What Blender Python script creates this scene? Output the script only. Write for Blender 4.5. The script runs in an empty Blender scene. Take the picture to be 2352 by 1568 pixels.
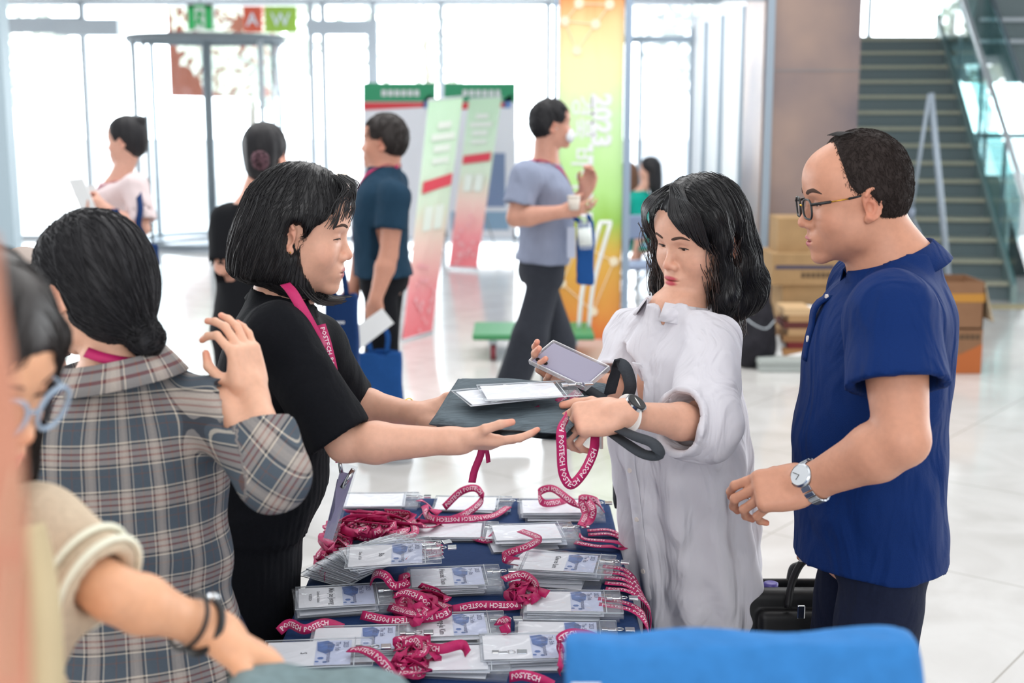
import bpy, math, random
import numpy as np
from math import sin, cos, pi, radians as R
random.seed(7); rng = np.random.default_rng(7)
SC = bpy.context.scene
COL = SC.collection
# ---------------------------------------------------------------- camera, sky, light, exposure
CH = 1.73; PITCH = R(10.05); FPX = 3070.0
cam_d = bpy.data.cameras.new('camera'); cam = bpy.data.objects.new('camera', cam_d); COL.objects.link(cam)
cam.location = (0, 0, CH); cam.rotation_euler = (pi/2 - PITCH, 0, 0)
cam_d.sensor_width = 36; cam_d.lens = FPX/2352*36; cam_d.clip_start = .05; cam_d.clip_end = 300
cam_d.dof.use_dof = True; cam_d.dof.focus_distance = 2.72; cam_d.dof.aperture_fstop = 3.2
SC.camera = cam
SC.view_settings.view_transform = 'Standard'; SC.view_settings.look = 'None'
SC.view_settings.gamma = 1; SC.view_settings.exposure = 0.12; SC.view_settings.use_curve_mapping = False
SC.cycles.max_bounces = 8; SC.cycles.transparent_max_bounces = 24; SC.cycles.diffuse_bounces = 3
SC.cycles.glossy_bounces = 3; SC.cycles.transmission_bounces = 6
wd = bpy.data.worlds.new('sky'); SC.world = wd; wd.use_nodes = True
def _world():
    nt = wd.node_tree; n = nt.nodes; n.clear(); L = nt.links.new
    out = n.new('ShaderNodeOutputWorld'); bg = n.new('ShaderNodeBackground'); tc = n.new('ShaderNodeTexCoord')
    sp = n.new('ShaderNodeSeparateXYZ'); L(tc.outputs['Generated'], sp.inputs[0])
    mr = n.new('ShaderNodeMapRange'); mr.inputs['From Min'].default_value = -.2; mr.inputs['From Max'].default_value = .95
    mr.interpolation_type = 'SMOOTHSTEP'
    mr.inputs['To Min'].default_value = SKY_FRONT; mr.inputs['To Max'].default_value = SKY_BACK
    L(sp.outputs['Y'], mr.inputs['Value']); bg.inputs['Color'].default_value = (.94, .975, 1, 1)
    L(mr.outputs[0], bg.inputs['Strength']); L(bg.outputs[0], out.inputs[0])
SKY_FRONT, SKY_BACK = .7, 8.5
_world()
def area(name, loc, rot, sx, sy, power, col=(1, 1, 1)):
    l = bpy.data.lights.new(name, 'AREA'); l.shape = 'RECTANGLE'; l.size = sx; l.size_y = sy; l.energy = power; l.color = col
    o = bpy.data.objects.new(name, l); o.location = loc; o.rotation_euler = rot; COL.objects.link(o); return o
area('lobby_ceiling_light', (-1.0, .3, 4.6), (R(-12), R(-8), 0), 5, 4.4, 55, (1, .97, .93))
area('lobby_ceiling_light', (2.6, 1.2, 4.6), (R(-8), R(12), 0), 4.4, 4.4, 38, (1, .97, .93))
area('lobby_ceiling_light', (0, 7.5, 5.2), (0, 0, 0), 8, 6, 400, (1, .99, .97))
area('front_fill_light', (.3, -4.2, 3.0), (R(68), 0, 0), 7, 2.6, 190, (1, .985, .97))  # added fill lamp behind the camera brightening people's fronts; no window is built there
# ---------------------------------------------------------------- helpers
def V3(*a): return np.array(a, float)
def W(px, py, Y):
    """world point on the plane y=Y seen at pixel px,py"""
    u = (px-1176)/FPX; v = -(py-784)/FPX
    d = V3(u, cos(PITCH)+v*sin(PITCH), -sin(PITCH)+v*cos(PITCH))
    return V3(0, 0, CH) + d*(Y/d[1])
def WZ(px, py, z):
    u = (px-1176)/FPX; v = -(py-784)/FPX
    d = V3(u, cos(PITCH)+v*sin(PITCH), -sin(PITCH)+v*cos(PITCH))
    return V3(0, 0, CH) + d*((z-CH)/d[2])
def nrm(v): v = np.asarray(v, float); return v/(np.linalg.norm(v)+1e-12)
def srgb(h):
    h = h.lstrip('#'); c = [int(h[i:i+2], 16)/255 for i in (0, 2, 4)]
    return tuple(x/12.92 if x < .04045 else ((x+.055)/1.055)**2.4 for x in c)
MATS = {}
def mat(name, col, rough=.6, metal=0., **k):
    """plain principled material with optional noise tint / bump"""
    if name in MATS: return MATS[name]
    if isinstance(col, str): col = srgb(col)
    m = bpy.data.materials.new(name); m.use_nodes = True; MATS[name] = m
    nt = m.node_tree; b = nt.nodes['Principled BSDF']; L = nt.links.new
    b.inputs['Base Color'].default_value = (*col, 1); b.inputs['Roughness'].default_value = rough
    b.inputs['Metallic'].default_value = metal
    for kk, v in k.items():
        if kk in ('noise', 'bump', 'scale', 'vcol', 'stretch', 'alpha_trans', 'wrk', 'wscale'): continue
        b.inputs[kk].default_value = v
    if rough >= .7 and not metal and 'Specular IOR Level' not in k: b.inputs['Specular IOR Level'].default_value = .18
    co = None
    if k.get('noise') or k.get('bump'):
        tc = nt.nodes.new('ShaderNodeTexCoord'); mp = nt.nodes.new('ShaderNodeMapping')
        mp.inputs['Scale'].default_value = k.get('stretch', (1, 1, 1)); L(tc.outputs['Object'], mp.inputs[0])
        nz = nt.nodes.new('ShaderNodeTexNoise'); nz.inputs['Scale'].default_value = k.get('scale', 60); nz.inputs['Detail'].default_value = 4
        L(mp.outputs[0], nz.inputs['Vector'])
        if k.get('noise'):
            mr = nt.nodes.new('ShaderNodeMapRange'); mr.inputs['From Min'].default_value = .3; mr.inputs['From Max'].default_value = .7
            mr.inputs['To Min'].default_value = 1-k['noise']; mr.inputs['To Max'].default_value = 1+k['noise']*.6
            L(nz.outputs[0], mr.inputs[0]); mx = nt.nodes.new('ShaderNodeVectorMath'); mx.operation = 'SCALE'
            mx.inputs[0].default_value = col; L(mr.outputs[0], mx.inputs['Scale']); L(mx.outputs[0], b.inputs['Base Color']); co = mx
        if k.get('bump'):
            bp = nt.nodes.new('ShaderNodeBump'); bp.inputs['Strength'].default_value = k['bump']; bp.inputs['Distance'].default_value = .002
            L(nz.outputs[0], bp.inputs['Height']); L(bp.outputs[0], b.inputs['Normal'])
            if k.get('wrk'):
                n2 = nt.nodes.new('ShaderNodeTexNoise'); n2.inputs['Scale'].default_value = k.get('wscale', 7); n2.inputs['Detail'].default_value = 2.5; n2.inputs['Distortion'].default_value = 1.2
                m2 = nt.nodes.new('ShaderNodeMapping'); m2.inputs['Scale'].default_value = (1.4, 1.4, .55); m2.inputs['Rotation'].default_value = (.3, .4, 0); L(tc.outputs['Object'], m2.inputs[0]); L(m2.outputs[0], n2.inputs['Vector'])
                b2 = nt.nodes.new('ShaderNodeBump'); b2.inputs['Strength'].default_value = k['wrk']; b2.inputs['Distance'].default_value = .03; L(n2.outputs[0], b2.inputs['Height']); L(bp.outputs[0], b2.inputs['Normal']); L(b2.outputs[0], b.inputs['Normal'])
    if k.get('vcol'):
        at = nt.nodes.new('ShaderNodeAttribute'); at.attribute_name = 'Col'
        if co is not None:
            mm = nt.nodes.new('ShaderNodeVectorMath'); mm.operation = 'MULTIPLY'
            L(at.outputs['Color'], mm.inputs[0]); L(co.outputs[0], mm.inputs[1]); L(mm.outputs[0], b.inputs['Base Color'])
        else: L(at.outputs['Color'], b.inputs['Base Color'])
    return m
def glassy(name, tint=(1, 1, 1), refl=.08, opacity=0., rough=.02, col=(1, 1, 1)):
    """thin clear sheet: sees through, with a fresnel sheen and a little body colour"""
    if name in MATS: return MATS[name]
    m = bpy.data.materials.new(name); m.use_nodes = True; MATS[name] = m
    nt = m.node_tree; n = nt.nodes; n.clear(); L = nt.links.new
    out = n.new('ShaderNodeOutputMaterial'); tr = n.new('ShaderNodeBsdfTransparent'); tr.inputs[0].default_value = (*tint, 1)
    gl = n.new('ShaderNodeBsdfGlossy'); gl.inputs['Roughness'].default_value = rough
    fr = n.new('ShaderNodeFresnel'); fr.inputs[0].default_value = 1.45
    ad = n.new('ShaderNodeMath'); ad.operation = 'ADD'; ad.inputs[1].default_value = refl; ad.use_clamp = True; L(fr.outputs[0], ad.inputs[0])
    if name == 'clear_vinyl': fk = n.new('ShaderNodeMath'); fk.operation = 'MULTIPLY'; fk.inputs[1].default_value = .6; L(fr.outputs[0], fk.inputs[0]); L(fk.outputs[0], ad.inputs[0])
    ge = n.new('ShaderNodeNewGeometry'); iv = n.new('ShaderNodeMath'); iv.operation = 'SUBTRACT'; iv.inputs[0].default_value = 1; L(ge.outputs['Backfacing'], iv.inputs[1]); ml = n.new('ShaderNodeMath'); ml.operation = 'MULTIPLY'; L(ad.outputs[0], ml.inputs[0]); L(iv.outputs[0], ml.inputs[1])
    df = n.new('ShaderNodeBsdfDiffuse'); df.inputs[0].default_value = (*col, 1)
    m1 = n.new('ShaderNodeMixShader'); m1.inputs[0].default_value = opacity; L(tr.outputs[0], m1.inputs[1]); L(df.outputs[0], m1.inputs[2])
    m2 = n.new('ShaderNodeMixShader'); L(ml.outputs[0], m2.inputs[0]); L(m1.outputs[0], m2.inputs[1]); L(gl.outputs[0], m2.inputs[2])
    L(m2.outputs[0], out.inputs[0]); return m
# ---- object linking
ORG = {}
def root(name, loc, label, cat, group=None, kind=None):
    o = bpy.data.objects.new(name, None); o.location = tuple(float(v) for v in loc); o.empty_display_size = .1; COL.objects.link(o)
    tag(o, label, cat, group, kind); return o
def tag(o, label=None, cat=None, group=None, kind=None):
    if label: o['label'] = label
    if cat: o['category'] = cat
    if group: o['group'] = group
    if kind: o['kind'] = kind
    return o
def rel(parent):
    """world offset of a parent chain (parents are never rotated unless said)"""
    p = np.zeros(3)
    while parent is not None: p += np.array(parent.location); parent = parent.parent
    return p
def mesh_obj(name, verts, faces, m=None, parent=None, smooth=True, origin=None, local=False):
    """one mesh object; verts are world coordinates unless local"""
    verts = np.asarray(verts, float).reshape(-1, 3)
    me = bpy.data.meshes.new(name)
    if origin is None: origin = np.zeros(3)
    base = np.zeros(3) if local else (rel(parent) if parent is not None else np.asarray(origin, float))
    v = verts - base
    if isinstance(faces, np.ndarray) and faces.ndim == 2:
        nf, kf = faces.shape
        me.vertices.add(len(v)); me.vertices.foreach_set('co', v.astype(np.float32).ravel())
        me.loops.add(nf*kf); me.loops.foreach_set('vertex_index', faces.astype(np.int32).ravel())
        me.polygons.add(nf); me.polygons.foreach_set('loop_start', np.arange(0, nf*kf, kf, dtype=np.int32))
        me.update(calc_edges=True)
    else:
        me.from_pydata([tuple(x) for x in v], [], [tuple(int(i) for i in f) for f in faces])
    if smooth: me.polygons.foreach_set('use_smooth', np.ones(len(me.polygons), bool))
    if m is not None:
        for mm in (m if isinstance(m, (list, tuple)) else [m]): me.materials.append(mm)
    me.validate(); me.update()
    o = bpy.data.objects.new(name, me); COL.objects.link(o)
    if parent is not None: o.parent = parent
    elif not local: o.location = tuple(origin)
    return o
def vcol(o, cols):
    a = o.data.color_attributes.new('Col', 'FLOAT_COLOR', 'POINT')
    c = np.ones((len(o.data.vertices), 4), np.float32); c[:, :3] = cols; a.data.foreach_set('color', c.ravel())
def setuv(o, uv):
    """per-vertex uv"""
    l = o.data.uv_layers.new(name='UVMap'); vi = np.empty(len(o.data.loops), np.int32); o.data.loops.foreach_get('vertex_index', vi)
    l.data.foreach_set('uv', np.asarray(uv, np.float32)[vi].ravel())
def bevel(o, w, seg=2):
    b = o.modifiers.new('bevel', 'BEVEL'); b.width = w; b.segments = seg; b.limit_method = 'ANGLE'; b.angle_limit = R(40); return o
# ---- simple shape collector
class MB:
    def __init__(s): s.v = []; s.f = []; s.mi = []
    def add(s, v, f, mi=0):
        n = len(s.v); s.v += [tuple(x) for x in v]; s.f += [tuple(i+n for i in q) for q in f]; s.mi += [mi]*len(f); return s
    def box(s, lo, hi, mi=0, F=None):
        (a, b, c), (d, e, f) = lo, hi
        v = [(a, b, c), (d, b, c), (d, e, c), (a, e, c), (a, b, f), (d, b, f), (d, e, f), (a, e, f)]
        if F is not None: v = [tuple(F[:3, :3] @ np.array(p) + F[:3, 3]) for p in v]
        return s.add(v, [(3, 2, 1, 0), (4, 5, 6, 7), (0, 1, 5, 4), (1, 2, 6, 5), (2, 3, 7, 6), (3, 0, 4, 7)], mi)
    def tube(s, pts, r, n=8, mi=0, closed=False, cap=True):
        v, f = tube_geo(pts, r, n, closed, cap); return s.add(v, f, mi)
    def quad(s, a, b, c, d, mi=0): return s.add([a, b, c, d], [(0, 1, 2, 3)], mi)
    def build(s, name, m, parent=None, smooth=False, origin=None, local=False):
        o = mesh_obj(name, np.array(s.v), s.f, m, parent, smooth, origin, local)
        if any(s.mi): o.data.polygons.foreach_set('material_index', np.array(s.mi, np.int32))
        return o
def tube_geo(pts, r, n=8, closed=False, cap=True, flat=None, up=None):
    pts = np.asarray(pts, float); N = len(pts); rr = np.broadcast_to(np.asarray(r, float), (N,))
    if closed: t = np.roll(pts, -1, 0)-np.roll(pts, 1, 0)
    else: t = np.gradient(pts, axis=0)
    t = t/(np.linalg.norm(t, axis=1, keepdims=True)+1e-12)
    u = np.cross(t[0], [0, 0, 1.] if up is None else up)
    if np.linalg.norm(u) < 1e-3: u = np.cross(t[0], [1., 0, 0])
    u = nrm(u); V = []
    for i in range(N):
        u = nrm(u - t[i]*np.dot(u, t[i])); w = np.cross(t[i], u)
        for j in range(n):
            a = 2*pi*j/n; V.append(pts[i] + rr[i]*(cos(a)*u + sin(a)*w*(flat or 1)))
    F = []
    for i in range(N if closed else N-1):
        k = (i+1) % N
        for j in range(n): F.append((i*n+j, i*n+(j+1) % n, k*n+(j+1) % n, k*n+j))
    if cap and not closed: F.append(tuple(range(n-1, -1, -1))); F.append(tuple((N-1)*n+j for j in range(n)))
    return V, F
def spline(pts, n=8, closed=False):
    """catmull-rom resample"""
    p = np.asarray(pts, float); N = len(p)
    if closed: P = np.vstack([p[-1:], p, p[:2]])
    else: P = np.vstack([2*p[0]-p[1], p, 2*p[-1]-p[-2]])
    out = []
    for i in range(1, len(P)-2):
        t = np.linspace(0, 1, n, endpoint=False)[:, None]
        a, b, c, d = P[i-1], P[i], P[i+1], P[i+2]
        out.append(.5*((2*b)+(-a+c)*t+(2*a-5*b+4*c-d)*t**2+(-a+3*b-3*c+d)*t**3))
    if not closed: out.append(p[-1:])
    return np.vstack(out)
def ribbon_frames(pts, hint):
    """tangent, across, normal per point from normals hint (N,3) or single vector"""
    pts = np.asarray(pts, float); t = np.gradient(pts, axis=0); t /= np.linalg.norm(t, axis=1, keepdims=True)+1e-12
    h = np.broadcast_to(np.asarray(hint, float), pts.shape)
    n = h - t*(h*t).sum(1, keepdims=True); ln = np.linalg.norm(n, axis=1, keepdims=True)
    n = np.where(ln < 1e-4, [[0, 0, 1.]], n/(ln+1e-12)); a = np.cross(n, t); return t, a, n
def ribbon_geo(pts, w, th, hint=(0, 0, 1)):
    t, a, n = ribbon_frames(pts, hint); V = []; F = []; N = len(pts)
    ww = np.broadcast_to(np.asarray(w, float), (N,))
    for i in range(N):
        for sa, sn in ((-1, -1), (1, -1), (1, 1), (-1, 1)): V.append(pts[i]+a[i]*sa*ww[i]/2+n[i]*sn*th/2)
    for i in range(N-1):
        for j in range(4): F.append((i*4+j, i*4+(j+1) % 4, i*4+4+(j+1) % 4, i*4+4+j))
    F += [(3, 2, 1, 0), tuple((N-1)*4+j for j in range(4))]
    return V, F
# ---- lettering
_TXT = {}
def text_geo(txt, bold=0., res=2):
    """(verts2d, faces) of a line of text, cap height about 0.7, starting at x=0"""
    key = (txt, bold, res)
    if key in _TXT: return _TXT[key]
    c = bpy.data.curves.new('t', 'FONT'); c.body = txt; c.resolution_u = res; c.offset = bold
    o = bpy.data.objects.new('t', c); COL.objects.link(o)
    dg = bpy.context.evaluated_depsgraph_get(); dg.update(); me = o.evaluated_get(dg).to_mesh()
    v = np.array([tuple(p.co) for p in me.vertices]).reshape(-1, 3)[:, :2]; f = [tuple(p.vertices) for p in me.polygons]
    o.evaluated_get(dg).to_mesh_clear(); bpy.data.objects.remove(o); bpy.data.curves.remove(c)
    _TXT[key] = (v, f); return v, f
def lettering(name, lines, F, m, parent, bold=0., off=.0004):
    """lines: (text, x, y, size, align) in the plane of frame F (x right, y up, z out)"""
    V = []; FF = []
    for (txt, x, y, sz, al) in lines:
        if not txt: continue
        v, f = text_geo(txt, bold)
        if len(v) == 0: continue
        v = v*sz; w = v[:, 0].max()-v[:, 0].min()
        if al == 'c': v = v - [w/2, 0]
        if al == 'r': v = v - [w, 0]
        n = len(V); P = np.c_[v[:, 0]+x, v[:, 1]+y, np.full(len(v), off)]
        V += [tuple(F[:3, :3] @ p + F[:3, 3]) for p in P]; FF += [tuple(i+n for i in q) for q in f]
    return mesh_obj(name, V, FF, m, parent, False)
def smudge(F, w, h, m, parent, n=1):
    """illegible print: short blocks in the plane of F"""
    for i in range(n): MB().box((i*w/n, 0, 0), ((i+.72 if n > 1 else 1)*w/n, h, .0012), F=F).build('print_block', m, parent)
def frame(o, x=None, y=None, z=None, s=1.):
    """4x4 from origin and two of three axes (the first given is kept)"""
    if x is not None and y is not None: x = nrm(x); z = nrm(np.cross(x, y)); y = np.cross(z, x)
    elif y is not None and z is not None: y = nrm(y); x = nrm(np.cross(y, z)); z = np.cross(x, y)
    else: x = nrm(x); y = nrm(np.cross(z, x)); z = np.cross(x, y)
    M = np.eye(4); M[:3, 0] = x*s; M[:3, 1] = y*s; M[:3, 2] = z*s; M[:3, 3] = o; return M
def rotm(ax, a):
    ax = nrm(ax); K = np.array([[0, -ax[2], ax[1]], [ax[2], 0, -ax[0]], [-ax[1], ax[0], 0]])
    return np.eye(3)+sin(a)*K+(1-cos(a))*K@K
def tp(F, p): return F[:3, :3] @ np.asarray(p, float) + F[:3, 3]
# ---------------------------------------------------------------- implicit surfaces
class Sdf:
    def __init__(s): s.ops = []; s.disp = []
    def _add(s, fn, lo, hi, k, sub, F):
        c = np.array([[x, y, z] for x in (lo[0], hi[0]) for y in (lo[1], hi[1]) for z in (lo[2], hi[2])])
        if F is not None:
            c = c @ F[:3, :3].T + F[:3, 3]; sc = np.linalg.norm(F[:3, 0]); Ri = (F[:3, :3]/sc).T/sc; o = F[:3, 3]
            g = (lambda P, fn=fn, Ri=Ri, o=o, sc=sc: fn((P-o) @ Ri.T)*sc); k = k*sc
        else: g = fn
        s.ops.append((g, c.min(0), c.max(0), k, sub)); return s
    def ell(s, c, r, rot=None, k=.01, sub=False, F=None):
        c = np.array(c, np.float32); r = np.array([r]*3 if np.isscalar(r) else r, np.float32); M = None
        if rot is not None: M = (rotm((0, 0, 1), rot[2]) @ rotm((0, 1, 0), rot[1]) @ rotm((1, 0, 0), rot[0])).astype(np.float32)
        def fn(P):
            q = P-c
            if M is not None: q = q @ M
            a = np.sqrt(((q/r)**2).sum(-1)); b = np.sqrt(((q/(r*r))**2).sum(-1))+1e-9
            return a*(a-1)/b
        e = r if M is None else np.full(3, r.max()); return s._add(fn, c-e, c+e, k, sub, F)
    def cone(s, a, b, r1, r2=None, k=.01, sub=False, F=None):
        a = np.array(a, np.float32); b = np.array(b, np.float32); r2 = r1 if r2 is None else r2; d = b-a; dd = float(d@d)+1e-12
        def fn(P):
            q = P-a; h = np.clip((q@d)/dd, 0, 1)[..., None]
            return np.sqrt(((q-h*d)**2).sum(-1)) - (r1+(r2-r1)*h[..., 0])
        m = max(r1, r2); return s._add(fn, np.minimum(a, b)-m, np.maximum(a, b)+m, k, sub, F)
    def path(s, pts, rs, k=.01, sub=False, F=None):
        for i in range(len(pts)-1): s.cone(pts[i], pts[i+1], rs[i], rs[i+1], k if i == 0 else min(k, .006+rs[i]*.25), sub, F)
        return s
    def box(s, c, h, r=.005, k=.005, sub=False, F=None):
        c = np.array(c, np.float32); h = np.array(h, np.float32)-r
        def fn(P):
            q = np.abs(P-c)-h; return np.sqrt((np.maximum(q, 0)**2).sum(-1)) + np.minimum(q.max(-1), 0) - r
        return s._add(fn, c-h-r, c+h+r, k, sub, F)
    def loft(s, sec, k=.01, F=None, sub=False, n=2., cap=.01):
        """sec rows (z, cx, cy, rx, ry); smooth along z"""
        sec = np.array(sec, float); sp = spline(sec, 8); z = sp[:, 0]; o = np.argsort(z); sp = sp[o].astype(np.float32); z = sp[:, 0]
        z0, z1 = float(sec[:, 0].min()), float(sec[:, 0].max())
        def fn(P):
            q = P[..., 2]; cx, cy, rx, ry = (np.interp(q, z, sp[:, i]).astype(np.float32) for i in (1, 2, 3, 4))
            x = np.abs(P[..., 0]-cx)/rx; y = np.abs(P[..., 1]-cy)/ry
            a = (x**n+y**n)**(1/n); gx = x**(n-1)/rx; gy = y**(n-1)/ry
            g = np.sqrt(gx*gx+gy*gy)/(np.maximum(a, 1e-4)**(n-1)); d = (a-1)/np.maximum(g, 1/np.maximum(rx, ry))
            e = np.maximum(q-z1, z0-q); h = np.clip(.5+.5*(d-e)/cap, 0, 1)
            return e*(1-h)+d*h+cap*h*(1-h)*1.0
        m = sec[:, 3].max()+abs(sec[:, 1]).max(); m2 = sec[:, 4].max()+abs(sec[:, 2]).max()
        return s._add(fn, np.array([-m, -m2, z0]), np.array([m, m2, z1]), k, sub, F)
    def cut(s, p, nml, k=.004, lo=None, hi=None):
        """remove the side the normal points to (optionally only within a box)"""
        p = np.array(p, np.float32); nm = np.array(nrm(nml), np.float32)
        lo = np.array([-9e3]*3 if lo is None else lo, float); hi = np.array([9e3]*3 if hi is None else hi, float)
        s.ops.append((lambda P: -((P-p)@nm), lo, hi, k, True)); return s
    @staticmethod
    def _mix(d, e, k, sub):
        if sub:
            e = -e; h = np.clip(.5+.5*(e-d)/k, 0, 1); return d*(1-h)+e*h+k*h*(1-h)
        h = np.clip(.5+.5*(d-e)/k, 0, 1); return d*(1-h)+e*h-k*h*(1-h)
    def eval(s, P):
        P = np.asarray(P, np.float32); d = np.full(P.shape[:-1], 1., np.float32)
        for g, lo, hi, k, sub in s.ops: d = s._mix(d, g(P).astype(np.float32), max(k, 1e-5), sub)
        for fn in s.disp: d = d+fn(P)
        return d
    def grad(s, P, e=.0015):
        g = np.stack([s.eval(P+np.array(v)*e)-s.eval(P-np.array(v)*e) for v in ((1, 0, 0), (0, 1, 0), (0, 0, 1))], -1)
        return g/(np.linalg.norm(g, axis=-1, keepdims=True)+1e-9)
    def mesh(s, h=.006, fine=(), lo=None, hi=None):
        A = [o for o in s.ops if not o[4]]
        L = np.min([o[1] for o in A], 0)-.012; H = np.max([o[2] for o in A], 0)+.012
        if lo is not None: L = np.maximum(L, lo)
        if hi is not None: H = np.minimum(H, hi)
        ax = []
        for i in range(3):
            x = L[i]; xs = [x]; fi = [f for f in fine if f[0] == i]
            while x < H[i]:
                st = h
                for _, a, b, hf in fi:
                    dist = max(a-x, x-b, 0); st = min(st, hf+dist*.25)
                x += st; xs.append(x)
            ax.append(np.array(xs, np.float32))
        xs, ys, zs = ax; d = np.full((len(xs), len(ys), len(zs)), .2, np.float32)
        for g, a, b, k, sub in s.ops:
            m = k*1.2+.022; I = []
            for i, c in enumerate(ax):
                i0 = max(0, int(np.searchsorted(c, a[i]-m))-1); i1 = min(len(c), int(np.searchsorted(c, b[i]+m))+1); I.append((i0, i1))
            if any(q[0] >= q[1] for q in I): continue
            (a0, a1), (b0, b1), (c0, c1) = I
            st = max(1, int(1.5e6/((b1-b0)*(c1-c0)+1)))
            for q in range(a0, a1, st):
                q1 = min(a1, q+st); blk = d[q:q1, b0:b1, c0:c1]
                near = np.ones(blk.shape, bool)
                X, Y, Z = np.meshgrid(xs[q:q1], ys[b0:b1], zs[c0:c1], indexing='ij')
                P = np.stack([X, Y, Z], -1); d[q:q1, b0:b1, c0:c1] = s._mix(blk, g(P).astype(np.float32), max(k, 1e-5), sub)
        if s.disp:
            I = np.nonzero(np.abs(d) < .03); P = np.stack([xs[I[0]], ys[I[1]], zs[I[2]]], -1); e = d[I]
            for fn in s.disp: e = e+fn(P)
            d[I] = e
        d[0] = d[-1] = .1; d[:, 0] = d[:, -1] = .1; d[:, :, 0] = d[:, :, -1] = .1
        return nets(d, xs, ys, zs)
def nets(d, xs, ys, zs):
    s = d < 0; nx, ny, nz = d.shape
    cnt = np.zeros((nx-1, ny-1, nz-1), np.uint8)
    for a in (0, 1):
        for b in (0, 1):
            for c in (0, 1): cnt += s[a:nx-1+a, b:ny-1+b, c:nz-1+c]
    I, J, K = np.nonzero((cnt > 0) & (cnt < 8)); del cnt; N = len(I)
    ids = np.full((nx-1, ny-1, nz-1), -1, np.int32); ids[I, J, K] = np.arange(N)
    cor = [(a, b, c) for a in (0, 1) for b in (0, 1) for c in (0, 1)]
    val = {q: d[I+q[0], J+q[1], K+q[2]] for q in cor}
    acc = np.zeros((N, 3)); num = np.zeros(N); X = [xs, ys, zs]; IJK = [I, J, K]
    for q in cor:
        for axi in range(3):
            if q[axi]: continue
            r = list(q); r[axi] = 1; r = tuple(r); v0, v1 = val[q], val[r]; m = (v0 < 0) != (v1 < 0)
            t = np.where(m, v0/np.where(m, v0-v1, 1), 0)
            for k in range(3):
                if k == axi: lo_ = X[k][IJK[k]]; p = lo_+(X[k][IJK[k]+1]-lo_)*t
                else: p = X[k][IJK[k]+q[k]]
                acc[:, k] += p*m
            num += m
    Vt = acc/num[:, None]; Q = []
    for axi in range(3):
        sl0 = [slice(None)]*3; sl1 = [slice(None)]*3; sl0[axi] = slice(0, -1); sl1[axi] = slice(1, None)
        df = s[tuple(sl0)] != s[tuple(sl1)]; E = list(np.nonzero(df)); u, w = [(1, 2), (2, 0), (0, 1)][axi]
        ok = (E[u] > 0) & (E[w] > 0) & (E[u] < d.shape[u]-1) & (E[w] < d.shape[w]-1); E = [e[ok] for e in E]
        ins = s[tuple(E)]
        def cell(du, dw):
            c = [e.copy() for e in E]; c[u] = c[u]+du; c[w] = c[w]+dw; return ids[tuple(c)]
        q = np.stack([cell(-1, -1), cell(0, -1), cell(0, 0), cell(-1, 0)], 1); q[~ins] = q[~ins][:, ::-1]; Q.append(q)
    Q = np.vstack(Q); Q = Q[(Q >= 0).all(1)]
    return Vt, Q
def sdf_obj(name, S, m, parent, h=.006, fine=(), paint=None, **k):
    Vt, Q = S.mesh(h, fine, **k); o = mesh_obj(name, Vt, Q, m, parent)
    if paint is not None: vcol(o, paint(Vt))
    return o, Vt
def hsh(P, f, seed=0.):
    """cheap smooth pseudo-noise from sines, about -1..1"""
    x, y, z = P[..., 0]*f, P[..., 1]*f, P[..., 2]*f
    return (np.sin(x*1.7+y*2.3+seed)*np.cos(z*1.9-x*1.1+seed*2)+np.sin(y*2.9-z*1.3+seed*3)*np.cos(x*2.1+z*.7+seed))*.5
def strands(name, S, roots, m, parent, flow, n=14, step=.008, r=.0006, lift=(0., .002), jit=.12, sides=3, settle=1., seed=3, clump=0):
    """thin tapered hairs that follow the surface of S along flow(P)->direction"""
    g = np.random.default_rng(seed); P = np.asarray(roots, float).copy(); M = len(P)
    lf = g.uniform(lift[0], lift[1], M); rnd = g.normal(0, jit, (M, 3)); path = [P.copy()]; stp = step*g.uniform(.6, 1.15, M)
    for i in range(n):
        G = S.grad(P); f = flow(P)+rnd; f = f-G*(f*G).sum(1, keepdims=True); f /= np.linalg.norm(f, axis=1, keepdims=True)+1e-9
        P = P+f*stp[:, None]; d = S.eval(P); P = P-G*((d-lf)*settle)[:, None]; path.append(P.copy())
    T = np.stack(path, 1); N = T.shape[1]; t = np.gradient(T, axis=1); t /= np.linalg.norm(t, axis=2, keepdims=True)+1e-9
    u = np.cross(t, g.normal(0, 1, (M, 1, 3))); u /= np.linalg.norm(u, axis=2, keepdims=True)+1e-9; w = np.cross(t, u)
    prof = np.sqrt(np.clip(1-np.linspace(0, 1, N)**3, .02, 1))*r*np.minimum(1, .4+np.linspace(0, 1, N)*6)
    rr = prof[None, :, None]*g.uniform(.6, 1.3, (M, 1, 1)); Vs = []
    for j in range(sides):
        a = 2*pi*j/sides; Vs.append(T+rr*(cos(a)*u+sin(a)*w))
    V = np.stack(Vs, 2).reshape(-1, 3)
    b = (np.arange(M)[:, None]*N+np.arange(N-1)[None])*sides; F = []
    for j in range(sides):
        k = (j+1) % sides; F.append(np.stack([b+j, b+k, b+sides+k, b+sides+j], -1).reshape(-1, 4))
    return mesh_obj(name, V, np.vstack(F), m, parent)
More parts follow.
